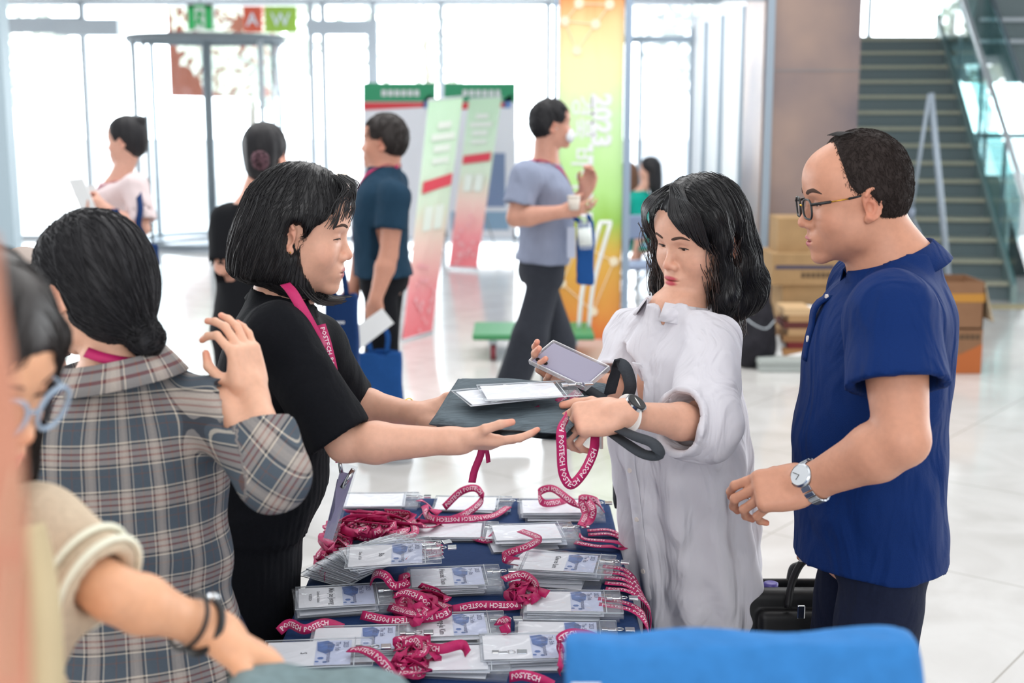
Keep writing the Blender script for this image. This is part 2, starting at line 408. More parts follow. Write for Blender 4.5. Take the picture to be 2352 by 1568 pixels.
# ---------------------------------------------------------------- people
def skin_mat(name, rough=.48):
    if name in MATS: return MATS[name]
    m = mat(name, (1, 1, 1), rough, vcol=True, noise=.06, scale=90, bump=.06)
    b = m.node_tree.nodes['Principled BSDF']; b.inputs['Subsurface Weight'].default_value = .12
    b.inputs['Subsurface Radius'].default_value = (.012, .005, .003); b.inputs['Subsurface Scale'].default_value = .6
    b.inputs['Specular IOR Level'].default_value = .45
    return m
SKIN = skin_mat('skin')
def hug(S, p, off=.004, n=6):
    p = np.array(p, float)[None]
    for _ in range(n): p = p-S.grad(p)*(S.eval(p)-off)[:, None]
    return p[0]
def hair_mat(name, col, rough=.36, spec=.6):
    if name in MATS: return MATS[name]
    m = mat(name, col, rough); b = m.node_tree.nodes['Principled BSDF']; b.inputs['Specular IOR Level'].default_value = spec; return m
HAIR_BLACK = hair_mat('black_hair', '#131216', .42, .5); HAIR_BROWN = hair_mat('brown_hair', '#2e1f1b', .42); HAIR_DARK = hair_mat('dark_hair', '#191718', .5, .4)
HAIR_SOFT = hair_mat('soft_black_hair', '#1b1a1e', .55, .35)
M_SCLERA = mat('eye_white', '#d8cfc9', .15); M_IRIS = mat('eye_iris', '#2a1a12', .1); M_LASH = mat('lash', '#1a1210', .6)
M_LASHSOFT = mat('brow_hair', '#4d3b34', .9)
def head_ops(S, F, o):
    """adult head in metres: origin between the ears, +y to the face, +z up"""
    w = o.get('w', 1.); jaw = o.get('jaw', 1.)
    S.ell((0, -.010, .045), (.074*w, .092, .084), k=.01, F=F)
    S.ell((0, .030, -.008), (.061*w, .053, .083), k=.03, F=F)
    S.ell((0, .048, .058), (.052*w, .036, .04), k=.03, F=F)
    S.ell((0, .030, -.056), (.048*w*jaw, .045, .040), k=.025, F=F)
    for s in (-1, 1):
        S.ell((s*.043*w*jaw, .004, -.045), (.014, .026, .03), k=.025, F=F)
        S.ell((s*.036*w, .054, -.024), (.023, .022, .024), k=.022, F=F)
        S.ell((s*.020, .0725, .032), (.022, .010, .009), k=.014, F=F)
    S.ell((0, .071, -.091), (.017*w, .0165, .015), k=.024, F=F)
    for s in (-1, 1): S.ell((s*.030, .093, .011), (.015, .014, .0105), k=.012, sub=True, F=F)
    nl = o.get('nose', .85)
    S.cone((0, .077, .014), (0, .078+.020*nl, -.020), .0062, .0085, k=.010, F=F)
    S.ell((0, .077+.0215*nl, -.0245), (.0105, .0095, .009), k=.007, F=F)
    for s in (-1, 1): S.ell((s*.0125, .088, -.0285), (.0075, .0095, .0075), k=.006, F=F)
    S.ell((0, .078, -.058), (.026, .014, .020), k=.016, F=F)     # muzzle
    for s in (-1, 1): S.ell((s*.030, .0655, .0125), (.0150, .0158, .0122), k=.003, F=F)  # lids
    up = o.get('lips', 1.); lw = o.get('lw', 1.)
    S.ell((0, .0865, -.0535), (.0200*lw, .0072*up, .0052), k=.005, F=F)
    S.ell((0, .0855, -.0640), (.0170*lw, .0076*up, .0060), k=.005, F=F)
    g = o.get('gape', .0012); S.ell((0, .0930, -.0585), (.0215*lw, .0085, g), k=.0025, sub=True, F=F)
    for s in (-1, 1): S.ell((s*.0055, .0945, -.0345), (.0032, .004, .003), k=.003, sub=True, F=F)
    op = o.get('eye', .003)
    for s in (-1, 1):
        zc = .0115-o.get('down', 0)*.003
        S.ell((s*.0305, .0820, zc), (.0145, .0085, op), k=.0015, sub=True, F=F)
    for s in (-1, 1):
        e = s*(.0655*w)
        S.ell((e+s*.006, -.012, .002), (.0065, .0165, .029), rot=(R(-14), s*R(18)*0, s*R(-16)), k=.007, F=F)
        ring = [(e+s*(.0105+.004*cos(a)*-1), -.014-.0165*cos(a)+.006*sin(a)*-.2, .004+.0285*sin(a)) for a in np.linspace(-2.1, 2.5, 11)]
        S.path(ring, [.0030]*5+[.0036]*6, k=.003, F=F)
        S.ell((e+s*.0145, -.008, -.003), (.0085, .0088, .0130), k=.0025, sub=True, F=F)
        S.ell((e+s*.0150, -.0135, .0135), (.0065, .0075, .0065), k=.002, sub=True, F=F)
        S.ell((e+s*.0080, -.004, -.0235), (.0045, .0080, .0085), k=.006, F=F)
def mixc(a, b, t): return a+(b-a)*np.clip(t, 0, 1)[:, None]
def head_paint(V, F, base, o):
    sc = np.linalg.norm(F[:3, 0]); q = (V-F[:3, 3]) @ (F[:3, :3]/sc)/sc; c = np.tile(np.array(base, float), (len(V), 1))
    def reg(cx, cy, cz, rx, ry, rz, soft):
        d = np.sqrt(((np.abs(q[:, 0])-cx)/rx)**2+((q[:, 1]-cy)/ry)**2+((q[:, 2]-cz)/rz)**2); return np.clip((1-d)/soft, 0, 1)
    b = np.array(base); red = b*[1.02, .72, .68]; lip = np.array(o.get('lipc', srgb('#b8555c')))
    c = mixc(c, red, reg(.042, .055, -.02, .03, .03, .03, .9)*.45); c = mixc(c, red, reg(0, .1, -.025, .02, .02, .014, .9)*.5)
    c = mixc(c, red, reg(.084, -.012, .0, .014, .03, .04, .5)*.65)
    c = mixc(c, lip, reg(0, .091, -.0532, .0195*o.get('lw', 1.), .013, .0056, .35)); c = mixc(c, lip, reg(0, .091, -.0640, .0175*o.get('lw', 1.), .012, .0064, .35))
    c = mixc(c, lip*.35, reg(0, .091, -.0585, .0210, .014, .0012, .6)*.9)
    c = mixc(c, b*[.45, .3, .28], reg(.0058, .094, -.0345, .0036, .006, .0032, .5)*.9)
    c = mixc(c, b*[.80, .68, .66], reg(.0305, .085, .0155, .017, .014, .008, .8)*.6)
    for (x, y, z, r) in o.get('moles', ()):
        d = np.sqrt(((q-[x, y, z])**2).sum(1))/r; c = mixc(c, b*[.35, .2, .18], (1.2-d)*2)
    if o.get('scalp') is not None:
        c = mixc(c, np.array(srgb('#3a302c')), o['scalp'](q))
    return c
def trace_face(S, F, xz, y0=.16):
    """drop points (x,z) of the head frame onto the skin, coming from the front"""
    xz = np.asarray(xz, float); sc = np.linalg.norm(F[:3, 0]); P = np.c_[xz[:, 0], np.full(len(xz), y0), xz[:, 1]] @ F[:3, :3].T+F[:3, 3]; dr = -F[:3, 1]/sc
    for _ in range(40):
        d = S.eval(P); P = P+dr*np.clip(d, -.01, .03)[:, None]*.7
    return P
def face_bits(S, F, o, parent, fine=True):
    sc = np.linalg.norm(F[:3, 0]); dn = o.get('down', 0)
    for s in (-1, 1):
        # eyeball with iris and pupil
        V = []; Fc = []; mi = []; n1, n2 = 14, 20; g = o.get('gaze', (0, -.25*dn))
        d = nrm(V3(g[0], 1, g[1]-.1*dn)); u = nrm(np.cross(d, (0, 0, 1))); w = np.cross(u, d); c = V3(s*.0305, .0655, .0120)
        for i in range(n1+1):
            a = pi*i/n1
            for j in range(n2):
                b = 2*pi*j/n2; V.append(tp(F, c+.0126*(cos(a)*d+sin(a)*(cos(b)*u+sin(b)*w))))
        for i in range(n1):
            for j in range(n2):
                Fc.append((i*n2+j, i*n2+(j+1) % n2, (i+1)*n2+(j+1) % n2, (i+1)*n2+j)); mi.append(1 if i < 2 else 0)
        e = mesh_obj('eye', V, Fc, [M_SCLERA, M_IRIS], parent); e.data.polygons.foreach_set('material_index', np.array(mi, np.int32))
        zl = .0115-dn*.003+o.get('eye', .003)*.75
        L = trace_face(S, F, [(s*x, z) for x, z in spline([(.0175, zl-.0022), (.024, zl+.0002), (.031, zl+.0008), (.038, zl+.0003), (.0455, zl-.0022)], 5)])
        L = L+F[:3, 1]/sc*.0006
        MB().tube(L, np.interp(np.linspace(0, 1, len(L)), [0, .2, .8, 1], [.0005, .0011, .0012, .0006])*sc, 6).build('eyelashes', M_LASH, parent, True)
        br = o.get('brow', 1.); bp = spline([(.013, .0325), (.022, .0355), (.034, .0375), (.044, .0355), (.051, .031)], 6)
        L = trace_face(S, F, [(s*x, z) for x, z in bp]); N = len(L)
        T, A, Nn = ribbon_frames(L, F[:3, 1]/sc); V = []; Fq = []
        ww = np.interp(np.linspace(0, 1, N), [0, .15, .6, 1], [.0022, .0036, .0032, .0008])*br*sc
        for i in range(N):
            for q in (-1, -.4, .4, 1): V.append(L[i]+A[i]*ww[i]*q+Nn[i]*(.0010 if abs(q) < .6 else -.0012))
        for i in range(N-1):
            for j in range(3): Fq.append((i*4+j, i*4+j+1, i*4+5+j, i*4+4+j))
        mesh_obj('eyebrow', V, Fq, M_LASHSOFT, parent)
RELAX = dict(curl=[(22, 30, 18), (26, 34, 20), (30, 36, 22), (34, 38, 22)], spread=(5, 1, -3, -8), thumb=((.62, .70, -.35), (.25, .9, -.38), (.1, .95, -.35)))
FLAT = dict(curl=[(8, 10, 6), (8, 12, 8), (10, 14, 8), (12, 16, 10)], spread=(5, 1, -3, -8), thumb=((.70, .62, -.30), (.45, .82, -.2), (.35, .9, -.1)))
FIST = dict(curl=[(55, 75, 45), (62, 80, 45), (66, 82, 45), (70, 82, 45)], spread=(3, 1, -2, -4), thumb=((.6, .68, -.45), (.05, .72, -.7), (-.35, .6, -.7)))
def hand_ops(S, F, sg, pose, sc=1., thin=1.):
    """F: origin wrist, +y to the fingers, +z back of the hand; sg=+1 left hand, -1 right"""
    F = F.copy(); F[:3, :3] *= sc; t = thin
    S.cone((0, -.01, 0), (0, .018, 0), .0235*t, .0245*t, k=.02, F=F)
    S.box((sg*.001, .052, -.001), (.0375*t, .042, .0130*t), r=.0125*t, k=.016, F=F)
    S.ell((sg*.022, .034, -.009), (.018*t, .032, .014*t), k=.014, F=F)
    S.ell((-sg*.026, .040, -.006), (.013*t, .032, .013*t), k=.012, F=F)
    bx = (.0275, .0095, -.0085, -.0255); by = (.088, .093, .089, .080); ln = ((.041, .024, .020), (.045, .028, .021), (.042, .026, .021), (.033, .020, .018))
    rr = ((.0088, .0080, .0072, .0062), (.0090, .0082, .0074, .0064), (.0086, .0078, .0070, .0060), (.0078, .0070, .0062, .0054)); tips = []
    for i in range(4):
        a = 0; p = V3(sg*bx[i]*t, by[i]-.012, .001); yaw = R(pose['spread'][i])*sg; dl = V3(sin(yaw), cos(yaw), 0); pts = [p]
        for j in range(3):
            a += R(pose['curl'][i][j]); d = dl*cos(a)+V3(0, 0, -sin(a)); p = p+d*(ln[i][j]+(.012 if j == 0 else 0)); pts.append(p)
        for j in range(3): S.cone(pts[j], pts[j+1], rr[i][j]*t, rr[i][j+1]*t, k=.0035 if j else .006, F=F)
        tips.append(tp(F, pts[3]))
    p = V3(sg*.018, .022, -.006); tl = (.043, .032, .025); tr = (.0135, .0105, .0092, .0072); pts = [p]
    for j in range(3): q = pose['thumb'][j]; p = p+nrm((sg*q[0], q[1], q[2]))*tl[j]; pts.append(p)
    for j in range(3): S.cone(pts[j], pts[j+1], tr[j]*t, tr[j+1]*t, k=.010 if j == 0 else .004, F=F)
    tips.append(tp(F, pts[3])); return tips
TORSO_F = [(.80, 0, 0, .150, .10), (.88, 0, -.012, .165, .115), (1.00, 0, -.002, .132, .094), (1.08, 0, .002, .125, .09), (1.20, 0, .016, .142, .106), (1.30, 0, .004, .150, .088), (1.37, 0, -.010, .100, .062), (1.42, 0, -.014, .052, .05)]
TORSO_M = [(.80, 0, 0, .150, .10), (.88, 0, -.008, .160, .112), (1.00, 0, .006, .150, .112), (1.08, 0, .008, .150, .112), (1.20, 0, .006, .165, .115), (1.30, 0, -.002, .172, .100), (1.37, 0, -.012, .110, .070), (1.42, 0, -.016, .060, .056)]
def ease(sec, e, ey=None): ey = e if ey is None else ey; return [(z, cx, cy, rx+e, ry+ey) for z, cx, cy, rx, ry in sec]
class Human:
    def __init__(s, label, pos, yaw, H=1.68, sex='F', lean=0., head=None, arms=None, build=1., skin='#d3a186', ho=None, group=None, feet=None, legs=True, shrink=.012, legw=.85):
        s.k = H/1.70; s.sex = sex; s.b = build; s.ho = ho or {}
        s.F0 = np.eye(4); y = R(yaw); s.F0[:3, :3] = np.array([[cos(y), -sin(y), 0], [sin(y), cos(y), 0], [0, 0, 1]]); s.F0[:3, 3] = (pos[0], pos[1], 0); s.F0[:3, :3] *= s.k
        piv = V3(0, 0, .92); Rl = np.eye(4); Rl[:3, :3] = rotm((1, 0, 0), -R(lean)); Rl[:3, 3] = piv-Rl[:3, :3] @ piv; s.T = s.F0 @ Rl
        s.root = root('person', (pos[0], pos[1], 0), label, 'person', group)
        s.S = Sdf(); S = s.S; s.sec = [(z, cx, cy, rx*build, ry*build) for z, cx, cy, rx, ry in (TORSO_F if sex == 'F' else TORSO_M)]
        sh = .158 if sex == 'F' else .185
        S.loft(ease(s.sec, -shrink), F=s.T, k=.02)
        hy, hp, hr = (head or {}).get('rot', (0, 0, 0)); hs = (head or {}).get('s', 1.)
        c = (head or {}).get('c'); c = tp(s.T, (0, .022, 1.545)) if c is None else np.array(c)
        a = y+R(hy); Rh = rotm((0, 0, 1), a) @ rotm((1, 0, 0), -R(hp)) @ rotm((0, 1, 0), R(hr)); s.HF = np.eye(4); s.HF[:3, :3] = Rh*hs; s.HF[:3, 3] = c
        nr = (.050 if sex == 'F' else .060)*hs*(head or {}).get('neck', 1.)
        s.nb = tp(s.T, (0, -.012, 1.38)); nt = tp(s.HF, (0, -.028, -.035))
        S.cone(s.nb, nt, nr*1.12, nr*.98, k=.03); S.cone(tp(s.T, (0, -.01, 1.34)), s.nb, .075*s.k, nr*1.1, k=.04)
        head_ops(S, s.HF, s.ho)
        s.J = {}; th = (1. if sex == 'F' else 1.25)*s.k*((head or {}).get('arm', 1.))
        for side, sg in (('L', -1), ('R', 1)):
            shp = tp(s.T, (sg*sh*build, -.012, 1.325)); A = (arms or {}).get(side)
            if A is None:
                el = shp+s.F0[:3, :3] @ V3(sg*.05, -.03, -.28); wr = el+s.F0[:3, :3] @ V3(-sg*.01, .05, -.24); fw = nrm(wr-el); A = dict(e=el, w=wr, f=fw, d=s.F0[:3, :3] @ V3(sg, .3, 0), pose=RELAX)
            if 's' in A: shp = np.array(A['s'], float)
            el, wr = np.array(A['e'], float), np.array(A['w'], float); m = el+(wr-el)*.28
            S.cone(tp(s.T, (sg*.09, -.012, 1.32)), shp, .055*s.k, .047*th, k=.04)
            S.cone(shp, el, .047*th, .0345*th, k=.02); S.cone(el, m, .0345*th, .0385*th, k=.015); S.cone(m, wr, .0385*th, .0235*th, k=.015)
            hf = frame(wr, y=A['f'], z=A['d']); tips = hand_ops(S, hf, -sg, A.get('pose', RELAX), A.get('hs', 1.)*(1. if sex == 'F' else 1.08), A.get('thin', 1.))
            s.J[side] = dict(s=shp, e=el, w=wr, hf=hf, th=th, tips=tips)
        s.legs = legs
        if legs:
            for side, sg in (('L', -1), ('R', 1)):
                hp_ = tp(s.F0, (sg*.085*build, -.005, .86)); ft = (feet or {}).get(side)
                ank = tp(s.F0, (sg*.095, 0, .08)) if ft is None else np.array(ft['a'], float); kn = (hp_+ank)/2+s.F0[:3, :3] @ V3(0, .02, .02) if ft is None or 'k' not in ft else np.array(ft['k'], float)
                S.cone(hp_, kn, .080*s.k*build*legw, .052*s.k*legw, k=.03); cm = kn+(ank-kn)*.3
                S.cone(kn, cm, .050*s.k, .053*s.k, k=.02); S.cone(cm, ank, .053*s.k, .034*s.k, k=.02)
                fy = R((ft or {}).get('yaw', 0))+y; fd = V3(-sin(fy), cos(fy), 0); S.cone(ank+V3(0, 0, -.03), ank+fd*.15+V3(0, 0, -.045), .036, .028, k=.02)
                s.J[side+'l'] = dict(h=hp_, k=kn, a=ank, fd=fd)
        s.skin = srgb(skin)
    def fine(s, hf, hands=None):
        c = s.HF[:3, 3]; r = .125*np.linalg.norm(s.HF[:3, 0]); f = [(i, c[i]-r, c[i]+r+(.02 if i == 2 else 0), hf) for i in range(3)]
        for side, hh in (hands or {}).items():
            w = s.J[side]['w']; P = np.array([w]+s.J[side]['tips']+[tp(s.J[side]['hf'], (0, .1, 0))]); lo, hi = P.min(0)-.015, P.max(0)+.015
            f += [(i, lo[i], hi[i], hh) for i in range(3)]
        return f
    def body(s, h=.007, hf=.003, hands=None, paint=None, bits=True):
        V, Q = s.S.mesh(h, s.fine(hf, hands)); s.body_o = mesh_obj('body', V, Q, SKIN, s.root); c = head_paint(V, s.HF, s.skin, s.ho)
        b = np.array(s.skin)
        for side in ('L', 'R'):
            for t in s.J[side]['tips']: c = mixc(c, b*[1.03, .75, .72], 1-np.linalg.norm(V-t, axis=1)/.022)
        if paint is not None: c = paint(V, c)
        vcol(s.body_o, c)
        if bits: face_bits(s.S, s.HF, s.ho, s.root)
        return s
    # ---- clothing
    def top(s, name, m, hem=.84, ez=.012, sleeve=.6, sl_r=.012, collar=True, h=.007, disp=None, neck=.0, flare=0., sections=None, cutneck=True, lower=None, tr=.105):
        C = Sdf(); sec = sections or [(z, cx, cy, rx, ry) for z, cx, cy, rx, ry in ease(s.sec, ez) if z > hem]
        if sections is None:
            z0 = np.array([q[0] for q in ease(s.sec, ez)]); vals = np.array(ease(s.sec, ez)); lowest = [hem]+[float(np.interp(hem, vals[:, 0], vals[:, i])) for i in (1, 2, 3, 4)]
            lowest[3] += flare; lowest[4] += flare; sec = [tuple(lowest)]+[q for q in sec if q[0] > hem+.03]
        C.loft(sec, F=s.T, k=.015, cap=.004)
        if lower: C.loft(lower, F=s.F0, k=.03, cap=.004)
        for side, sg in (('L', -1), ('R', 1)):
            j = s.J[side]; u = j['e']-j['s']; end = j['s']+u*min(sleeve, 1.); a = tp(s.T, (sg*.085, -.012, 1.325))
            C.cone(a, j['s'], .056*s.k+ez*.4, .046*j['th']+min(sl_r,.012), k=.03); 
            r1 = .037*j['th']+sl_r*1.15
            if sleeve <= 1.: C.cone(j['s'], end+nrm(u)*.03, .046*j['th']+min(sl_r,.014), r1+(.047-.036)*j['th']*(1-sleeve), k=.03)
            else:
                C.cone(j['s'], j['e'], .046*j['th']+min(sl_r,.016), r1, k=.03); f = j['w']-j['e']; end = j['e']+f*(sleeve-1); C.cone(j['e'], end+nrm(f)*.03, r1, r1*.95, k=.02); u = f
            n = nrm(u); bb = np.stack([end, end+n*.16]); s._trim(C, end, n, tr)
            C.cone(end-n*.045, end+n*.03, r1-.011, r1-.008, k=.003, sub=True)
        if cutneck:
            C.cone(s.nb-V3(0, 0, .0), s.nb+nrm(s.HF[:3, 3]-s.nb)*.12, (.058 if s.sex == 'F' else .066)*s.k+neck, .09*s.k+neck, k=.006, sub=True)
        base_h = tp(s.T, (0, 0, hem-.001)); up = nrm(s.T[:3, 2])
        C.disp.append(lambda P: (hsh(P, 14, 1.)*.0035+hsh(P, 34, 2.)*.0012-.003).astype(np.float32))
        if disp is not None: C.disp.append(disp)
        o, V = sdf_obj(name, C, m, s.root, h); s.topS = C; return o, V
    def _trim(s, C, p, n, R_):
        """remove a short cylinder beyond p"""
        p = np.array(p, np.float32); nm = np.array(n, np.float32); L_ = R_*1.5; c = p+nm*L_*.5
        def fn(P):
            q = P-p; a = q@nm; b = np.sqrt(np.maximum((q**2).sum(-1)-a*a, 0))-R_; return np.maximum(np.maximum(-a, b), a-L_)
        C.ops.append((fn, c-L_, c+L_, .003, True))
    def pants(s, m, top=.98, ez=.016, wide=.012, h=.008, hemz=.06, disp=None):
        C = Sdf(); vals = np.array(ease(s.sec, ez)); g = lambda z: tuple([z]+[float(np.interp(z, vals[:, 0], vals[:, i])) for i in (1, 2, 3, 4)])
        C.loft([g(.82)]+[g(z) for z in (.88, .94) if z < top-.02]+[g(top)], F=s.F0, k=.02, cap=.02)
        for side in ('L', 'R'):
            j = s.J[side+'l']; t = nrm(j['a']-j['k']); end = j['a']-t*(hemz-.06)
            C.cone(j['h'], j['k'], .078*s.k*s.b+ez*.5, .060*s.k+wide, k=.03); C.cone(j['k'], end, .062*s.k+wide, .050*s.k+wide, k=.02)
            s._trim(C, end, t, .12)
        C.disp.append(lambda P: (hsh(P*np.array([1, 1, .6], np.float32), 16, 5.)*.004).astype(np.float32))
        if disp: C.disp.append(disp)
        o, V = sdf_obj('trousers', C, m, s.root, h); return o
    def shoes(s, m, sole=None, h=.006):
        for side in ('L', 'R'):
            j = s.J[side+'l']; C = Sdf(); F = frame(V3(j['a'][0], j['a'][1], j['a'][2]-.08), y=j['fd'], z=(0, 0, 1))
            C.loft([(0.0, 0, .045, .047, .135), (.03, 0, .045, .046, .133), (.055, 0, .035, .040, .115), (.085, 0, -.01, .036, .06), (.10, 0, -.02, .034, .05)], F=F, n=2.4, cap=.01)
            o, _ = sdf_obj('shoe', C, m, s.root, h)
            D = Sdf(); D.loft([(0, 0, .045, .050, .140), (.022, 0, .045, .050, .140)], F=F, n=2.4, cap=.006); sdf_obj('shoe_sole', D, sole or m, o, .005) if sole else None
# ---------------------------------------------------------------- the setting
def struct(name, mb, m, parent=None, kind='structure'):
    o = mb.build(name, m, parent); o['kind'] = kind; return o
def floor_mat():
    m = mat('polished_cream_stone', '#dcd8d2', .12); nt = m.node_tree; n = nt.nodes; L = nt.links.new; b = n['Principled BSDF']
    tc = n.new('ShaderNodeTexCoord'); mp = n.new('ShaderNodeMapping'); mp.inputs['Rotation'].default_value = (0, 0, R(38)); L(tc.outputs['Object'], mp.inputs[0])
    br = n.new('ShaderNodeTexBrick'); br.offset = 0; br.inputs['Scale'].default_value = 1; br.inputs['Brick Width'].default_value = 1.2; br.inputs['Row Height'].default_value = 1.2
    br.inputs['Mortar Size'].default_value = .0035; L(mp.outputs[0], br.inputs['Vector'])
    nz = n.new('ShaderNodeTexNoise'); nz.inputs['Scale'].default_value = 1.6; nz.inputs['Detail'].default_value = 6; nz.inputs['Distortion'].default_value = 1.6; L(mp.outputs[0], nz.inputs['Vector'])
    cr = n.new('ShaderNodeValToRGB'); e = cr.color_ramp.elements; e[0].position = .3; e[0].color = (*srgb('#c6c3c0'), 1); e[1].position = .62; e[1].color = (*srgb('#d6d4d2'), 1); L(nz.outputs[0], cr.inputs[0])
    L(cr.outputs[0], br.inputs['Color1']); L(cr.outputs[0], br.inputs['Color2']); br.inputs['Mortar'].default_value = (*srgb('#a9a49e'), 1)
    L(br.outputs[0], b.inputs['Base Color']); b.inputs['Specular IOR Level'].default_value = .6
    return m
M_FLOOR = floor_mat(); M_WHITE = mat('white_paint', '#e9ebee', .5); M_STEEL = mat('brushed_steel', '#9aa3ad', .35, .8); M_GREY = mat('grey_frame', '#c2cad1', .4, .1)
M_DARKFRAME = mat('haze_paled_steel_frame', '#7d868c', .5, .0); M_GLASS = glassy('clear_glass', (.97, .99, 1), .02); M_TEALGLASS = glassy('teal_glass', (.62, .80, .80), .03)  # dark frame steel is lightened to carry the haze by the doors
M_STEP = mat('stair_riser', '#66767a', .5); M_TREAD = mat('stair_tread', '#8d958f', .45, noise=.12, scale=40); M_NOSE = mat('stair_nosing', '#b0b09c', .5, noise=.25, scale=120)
M_PALE = mat('pale_stone_paving', '#f2f4f5', .7); M_BRICKRED = mat('brick_red_cladding', '#9b5a48', .7)
floor = struct('floor', MB().box((-14, -6, -.12), (12, 18.2, 0)), M_FLOOR)
struct('trim_1', MB().box((-40, 18.2, -.2), (40, 70, -.03)), M_PALE)           # plaza outside
# entrance soffit far back, and the white ceiling of the low zone by the doors
struct('ceiling', MB().box((-14, 15.4, 3.02), (3.2, 18.3, 3.3)), M_WHITE)
# front glazing: mullions and transoms with panes
YF = 17.4
def vx(px, Y): return float(W(px, 300, Y)[0])
mull = [-9.8, -8.3, -6.6, -5.45, vx(720, YF), vx(748, YF), vx(862, YF), -.9, vx(1258, YF), vx(1276, YF), 1.3, 3.2]
fr = MB()
for x in mull: fr.box((x-.035, YF-.05, 0), (x+.035, YF+.05, 3.02))
fr.box((-9.8, YF-.05, 2.62), (-5.45, YF+.05, 2.82)); fr.box((vx(712, YF), YF-.1, 2.60), (vx(872, YF), YF+.06, 2.78)); fr.box((vx(848, YF), YF-.1, 0), (vx(872, YF), YF+.02, 2.6))
fr.box((-9.8, YF-.05, 0), (-6.0, YF+.05, .06)); fr.box((-2.6, YF-.05, 0), (3.2, YF+.05, .06)); fr.box((-9.8, YF-.04, 2.98), (3.2, YF+.04, 3.02))
w1 = struct('window_1', fr, M_GREY)
struct('window_2', MB().box((-9.8, YF-.008, .06), (3.2, YF+.008, 3.0)), M_GLASS)
struct('trim_2', MB().box((vx(158, YF), YF-.35, 2.58), (vx(300, YF), YF-.05, 2.78)), M_GREY)
struct('trim_3', MB().box((vx(-12, 12), 11.9, 0), (vx(26, 12), 12.1, 3.4)), mat('pale_blue_post', '#b9cdd8', .4))
# revolving door
rd = root('door_1', (vx(482, 16.9), 16.9, 0), None, None, kind='structure')
cx, cy = rd.location[0], rd.location[1]; RR = .93; Hd = 2.52
d = MB(); ringp = [(cx+RR*cos(a), cy+RR*sin(a), Hd) for a in np.linspace(0, 2*pi, 40, endpoint=False)]
d.tube(ringp, .05, 6, closed=True); d.tube([(x, y, .03) for x, y, z in ringp], .05, 6, closed=True); d.build('door_ring', M_DARKFRAME, rd, True)
MB().tube([(cx, cy, 0), (cx, cy, Hd)], .055, 12).build('door_shaft', M_DARKFRAME, rd, True)
for q in range(3):
    a = R(226+q*120); u = V3(cos(a), sin(a), 0); F = frame((cx, cy, 0), x=u, z=(0, 0, 1)); g = MB()
    for lo, hi in (((.04, -.015, .05), (.88, .015, .09)), ((.04, -.015, 2.44), (.88, .015, 2.50)), ((.86, -.015, .05), (.90, .015, 2.5))): g.box(lo, hi, F=F)
    wg = g.build('door_wing', M_DARKFRAME, rd); MB().box((.06, -.005, .12), (.85, .005, 2.4), F=F).build('door_glass', M_GLASS, wg)
for a0, a1 in ((150, 215), (-35, 30)):
    v = []; f = []; n = 12
    for i in range(n+1):
        a = R(a0+(a1-a0)*i/n)
        for r_ in (RR-.008, RR+.008):
            for z in (.05, Hd): v.append((cx+r_*cos(a), cy+r_*sin(a), z))
    for i in range(n): b = i*4; f += [(b, b+1, b+5, b+4), (b+2, b+6, b+7, b+3), (b+1, b+3, b+7, b+5), (b, b+4, b+6, b+2)]
    mesh_obj('door_drum_glass', v, f, M_GLASS, rd)
    for a in (a0, a1): MB().tube([(cx+RR*cos(R(a)), cy+RR*sin(R(a)), 0), (cx+RR*cos(R(a)), cy+RR*sin(R(a)), Hd)], .035, 8).build('door_post', M_GREY, rd, True)
MB().tube([(cx, cy, 0), (cx, cy, .035)], RR+.05, 40).build('door_base', M_STEEL, rd)
M_MUL = mat('blue_grey_mullion', '#93a2b0', .5)
# vestibule with receding white side wall, right of the tall banner
XV = 1.86; vb = MB()
vb.box((XV, 9.95, 0), (XV+.03, 14.2, 2.62)); wv = struct('wall_vestibule', vb, mat('frosted_white_panel', '#f1f5f8', .5))
vt = MB()
for y in (9.95, 10.9, 12.0, 13.0, 14.0): vt.box((XV-.035, y-.02, 0), (XV, y+.02, 2.5))
vt.box((XV-.02, 9.85, 0), (XV+.03, 9.97, 2.75)); struct('trim_4', vt, M_MUL)
vt = MB().box((.80, 9.9, 2.47), (XV, 10.0, 2.56)).box((.80, 13.95, 2.35), (XV, 14.05, 2.42)).box((1.30, 13.95, 0), (1.34, 14.05, 2.35)).box((.98, 13.95, 0), (1.02, 14.05, 2.35)); struct('trim_5', vt, M_MUL)
vt = MB().box((1.34, 14.0, 0), (XV, 14.02, 2.35)).box((.8, 14.0, 2.42), (XV, 14.02, 3.0)); struct('door_2', vt, glassy('frosted_glass', (.95, .97, 1), .04, .35, .2, (.9, .94, 1)))
# brown metal pillar
XP0, XP1 = vx(1748, 9.9), vx(1968, 9.9)
def copper():
    m = mat('brown_metal_cladding', '#8a7a78', .38, .55); nt = m.node_tree; n = nt.nodes; L = nt.links.new; b = n['Principled BSDF']
    tc = n.new('ShaderNodeTexCoord'); nz = n.new('ShaderNodeTexNoise'); nz.inputs['Scale'].default_value = 1.3; nz.inputs['Detail'].default_value = 3; L(tc.outputs['Object'], nz.inputs[0])
    cr = n.new('ShaderNodeValToRGB'); e = cr.color_ramp.elements; e[0].position = .35; e[0].color = (*srgb('#7a7074'), 1); e[1].position = .68; e[1].color = (*srgb('#a08a80'), 1); L(nz.outputs[0], cr.inputs[0]); L(cr.outputs[0], b.inputs['Base Color'])
    return m
p = MB().box((XP0, 9.9, 0), (XP1, 10.7, 5.5)); struct('wall_pillar', p, copper())
struct('trim_6', MB().box((XP0-.002, 9.894, 1.97), (XP1+.002, 9.90, 1.975)), M_DARKFRAME)
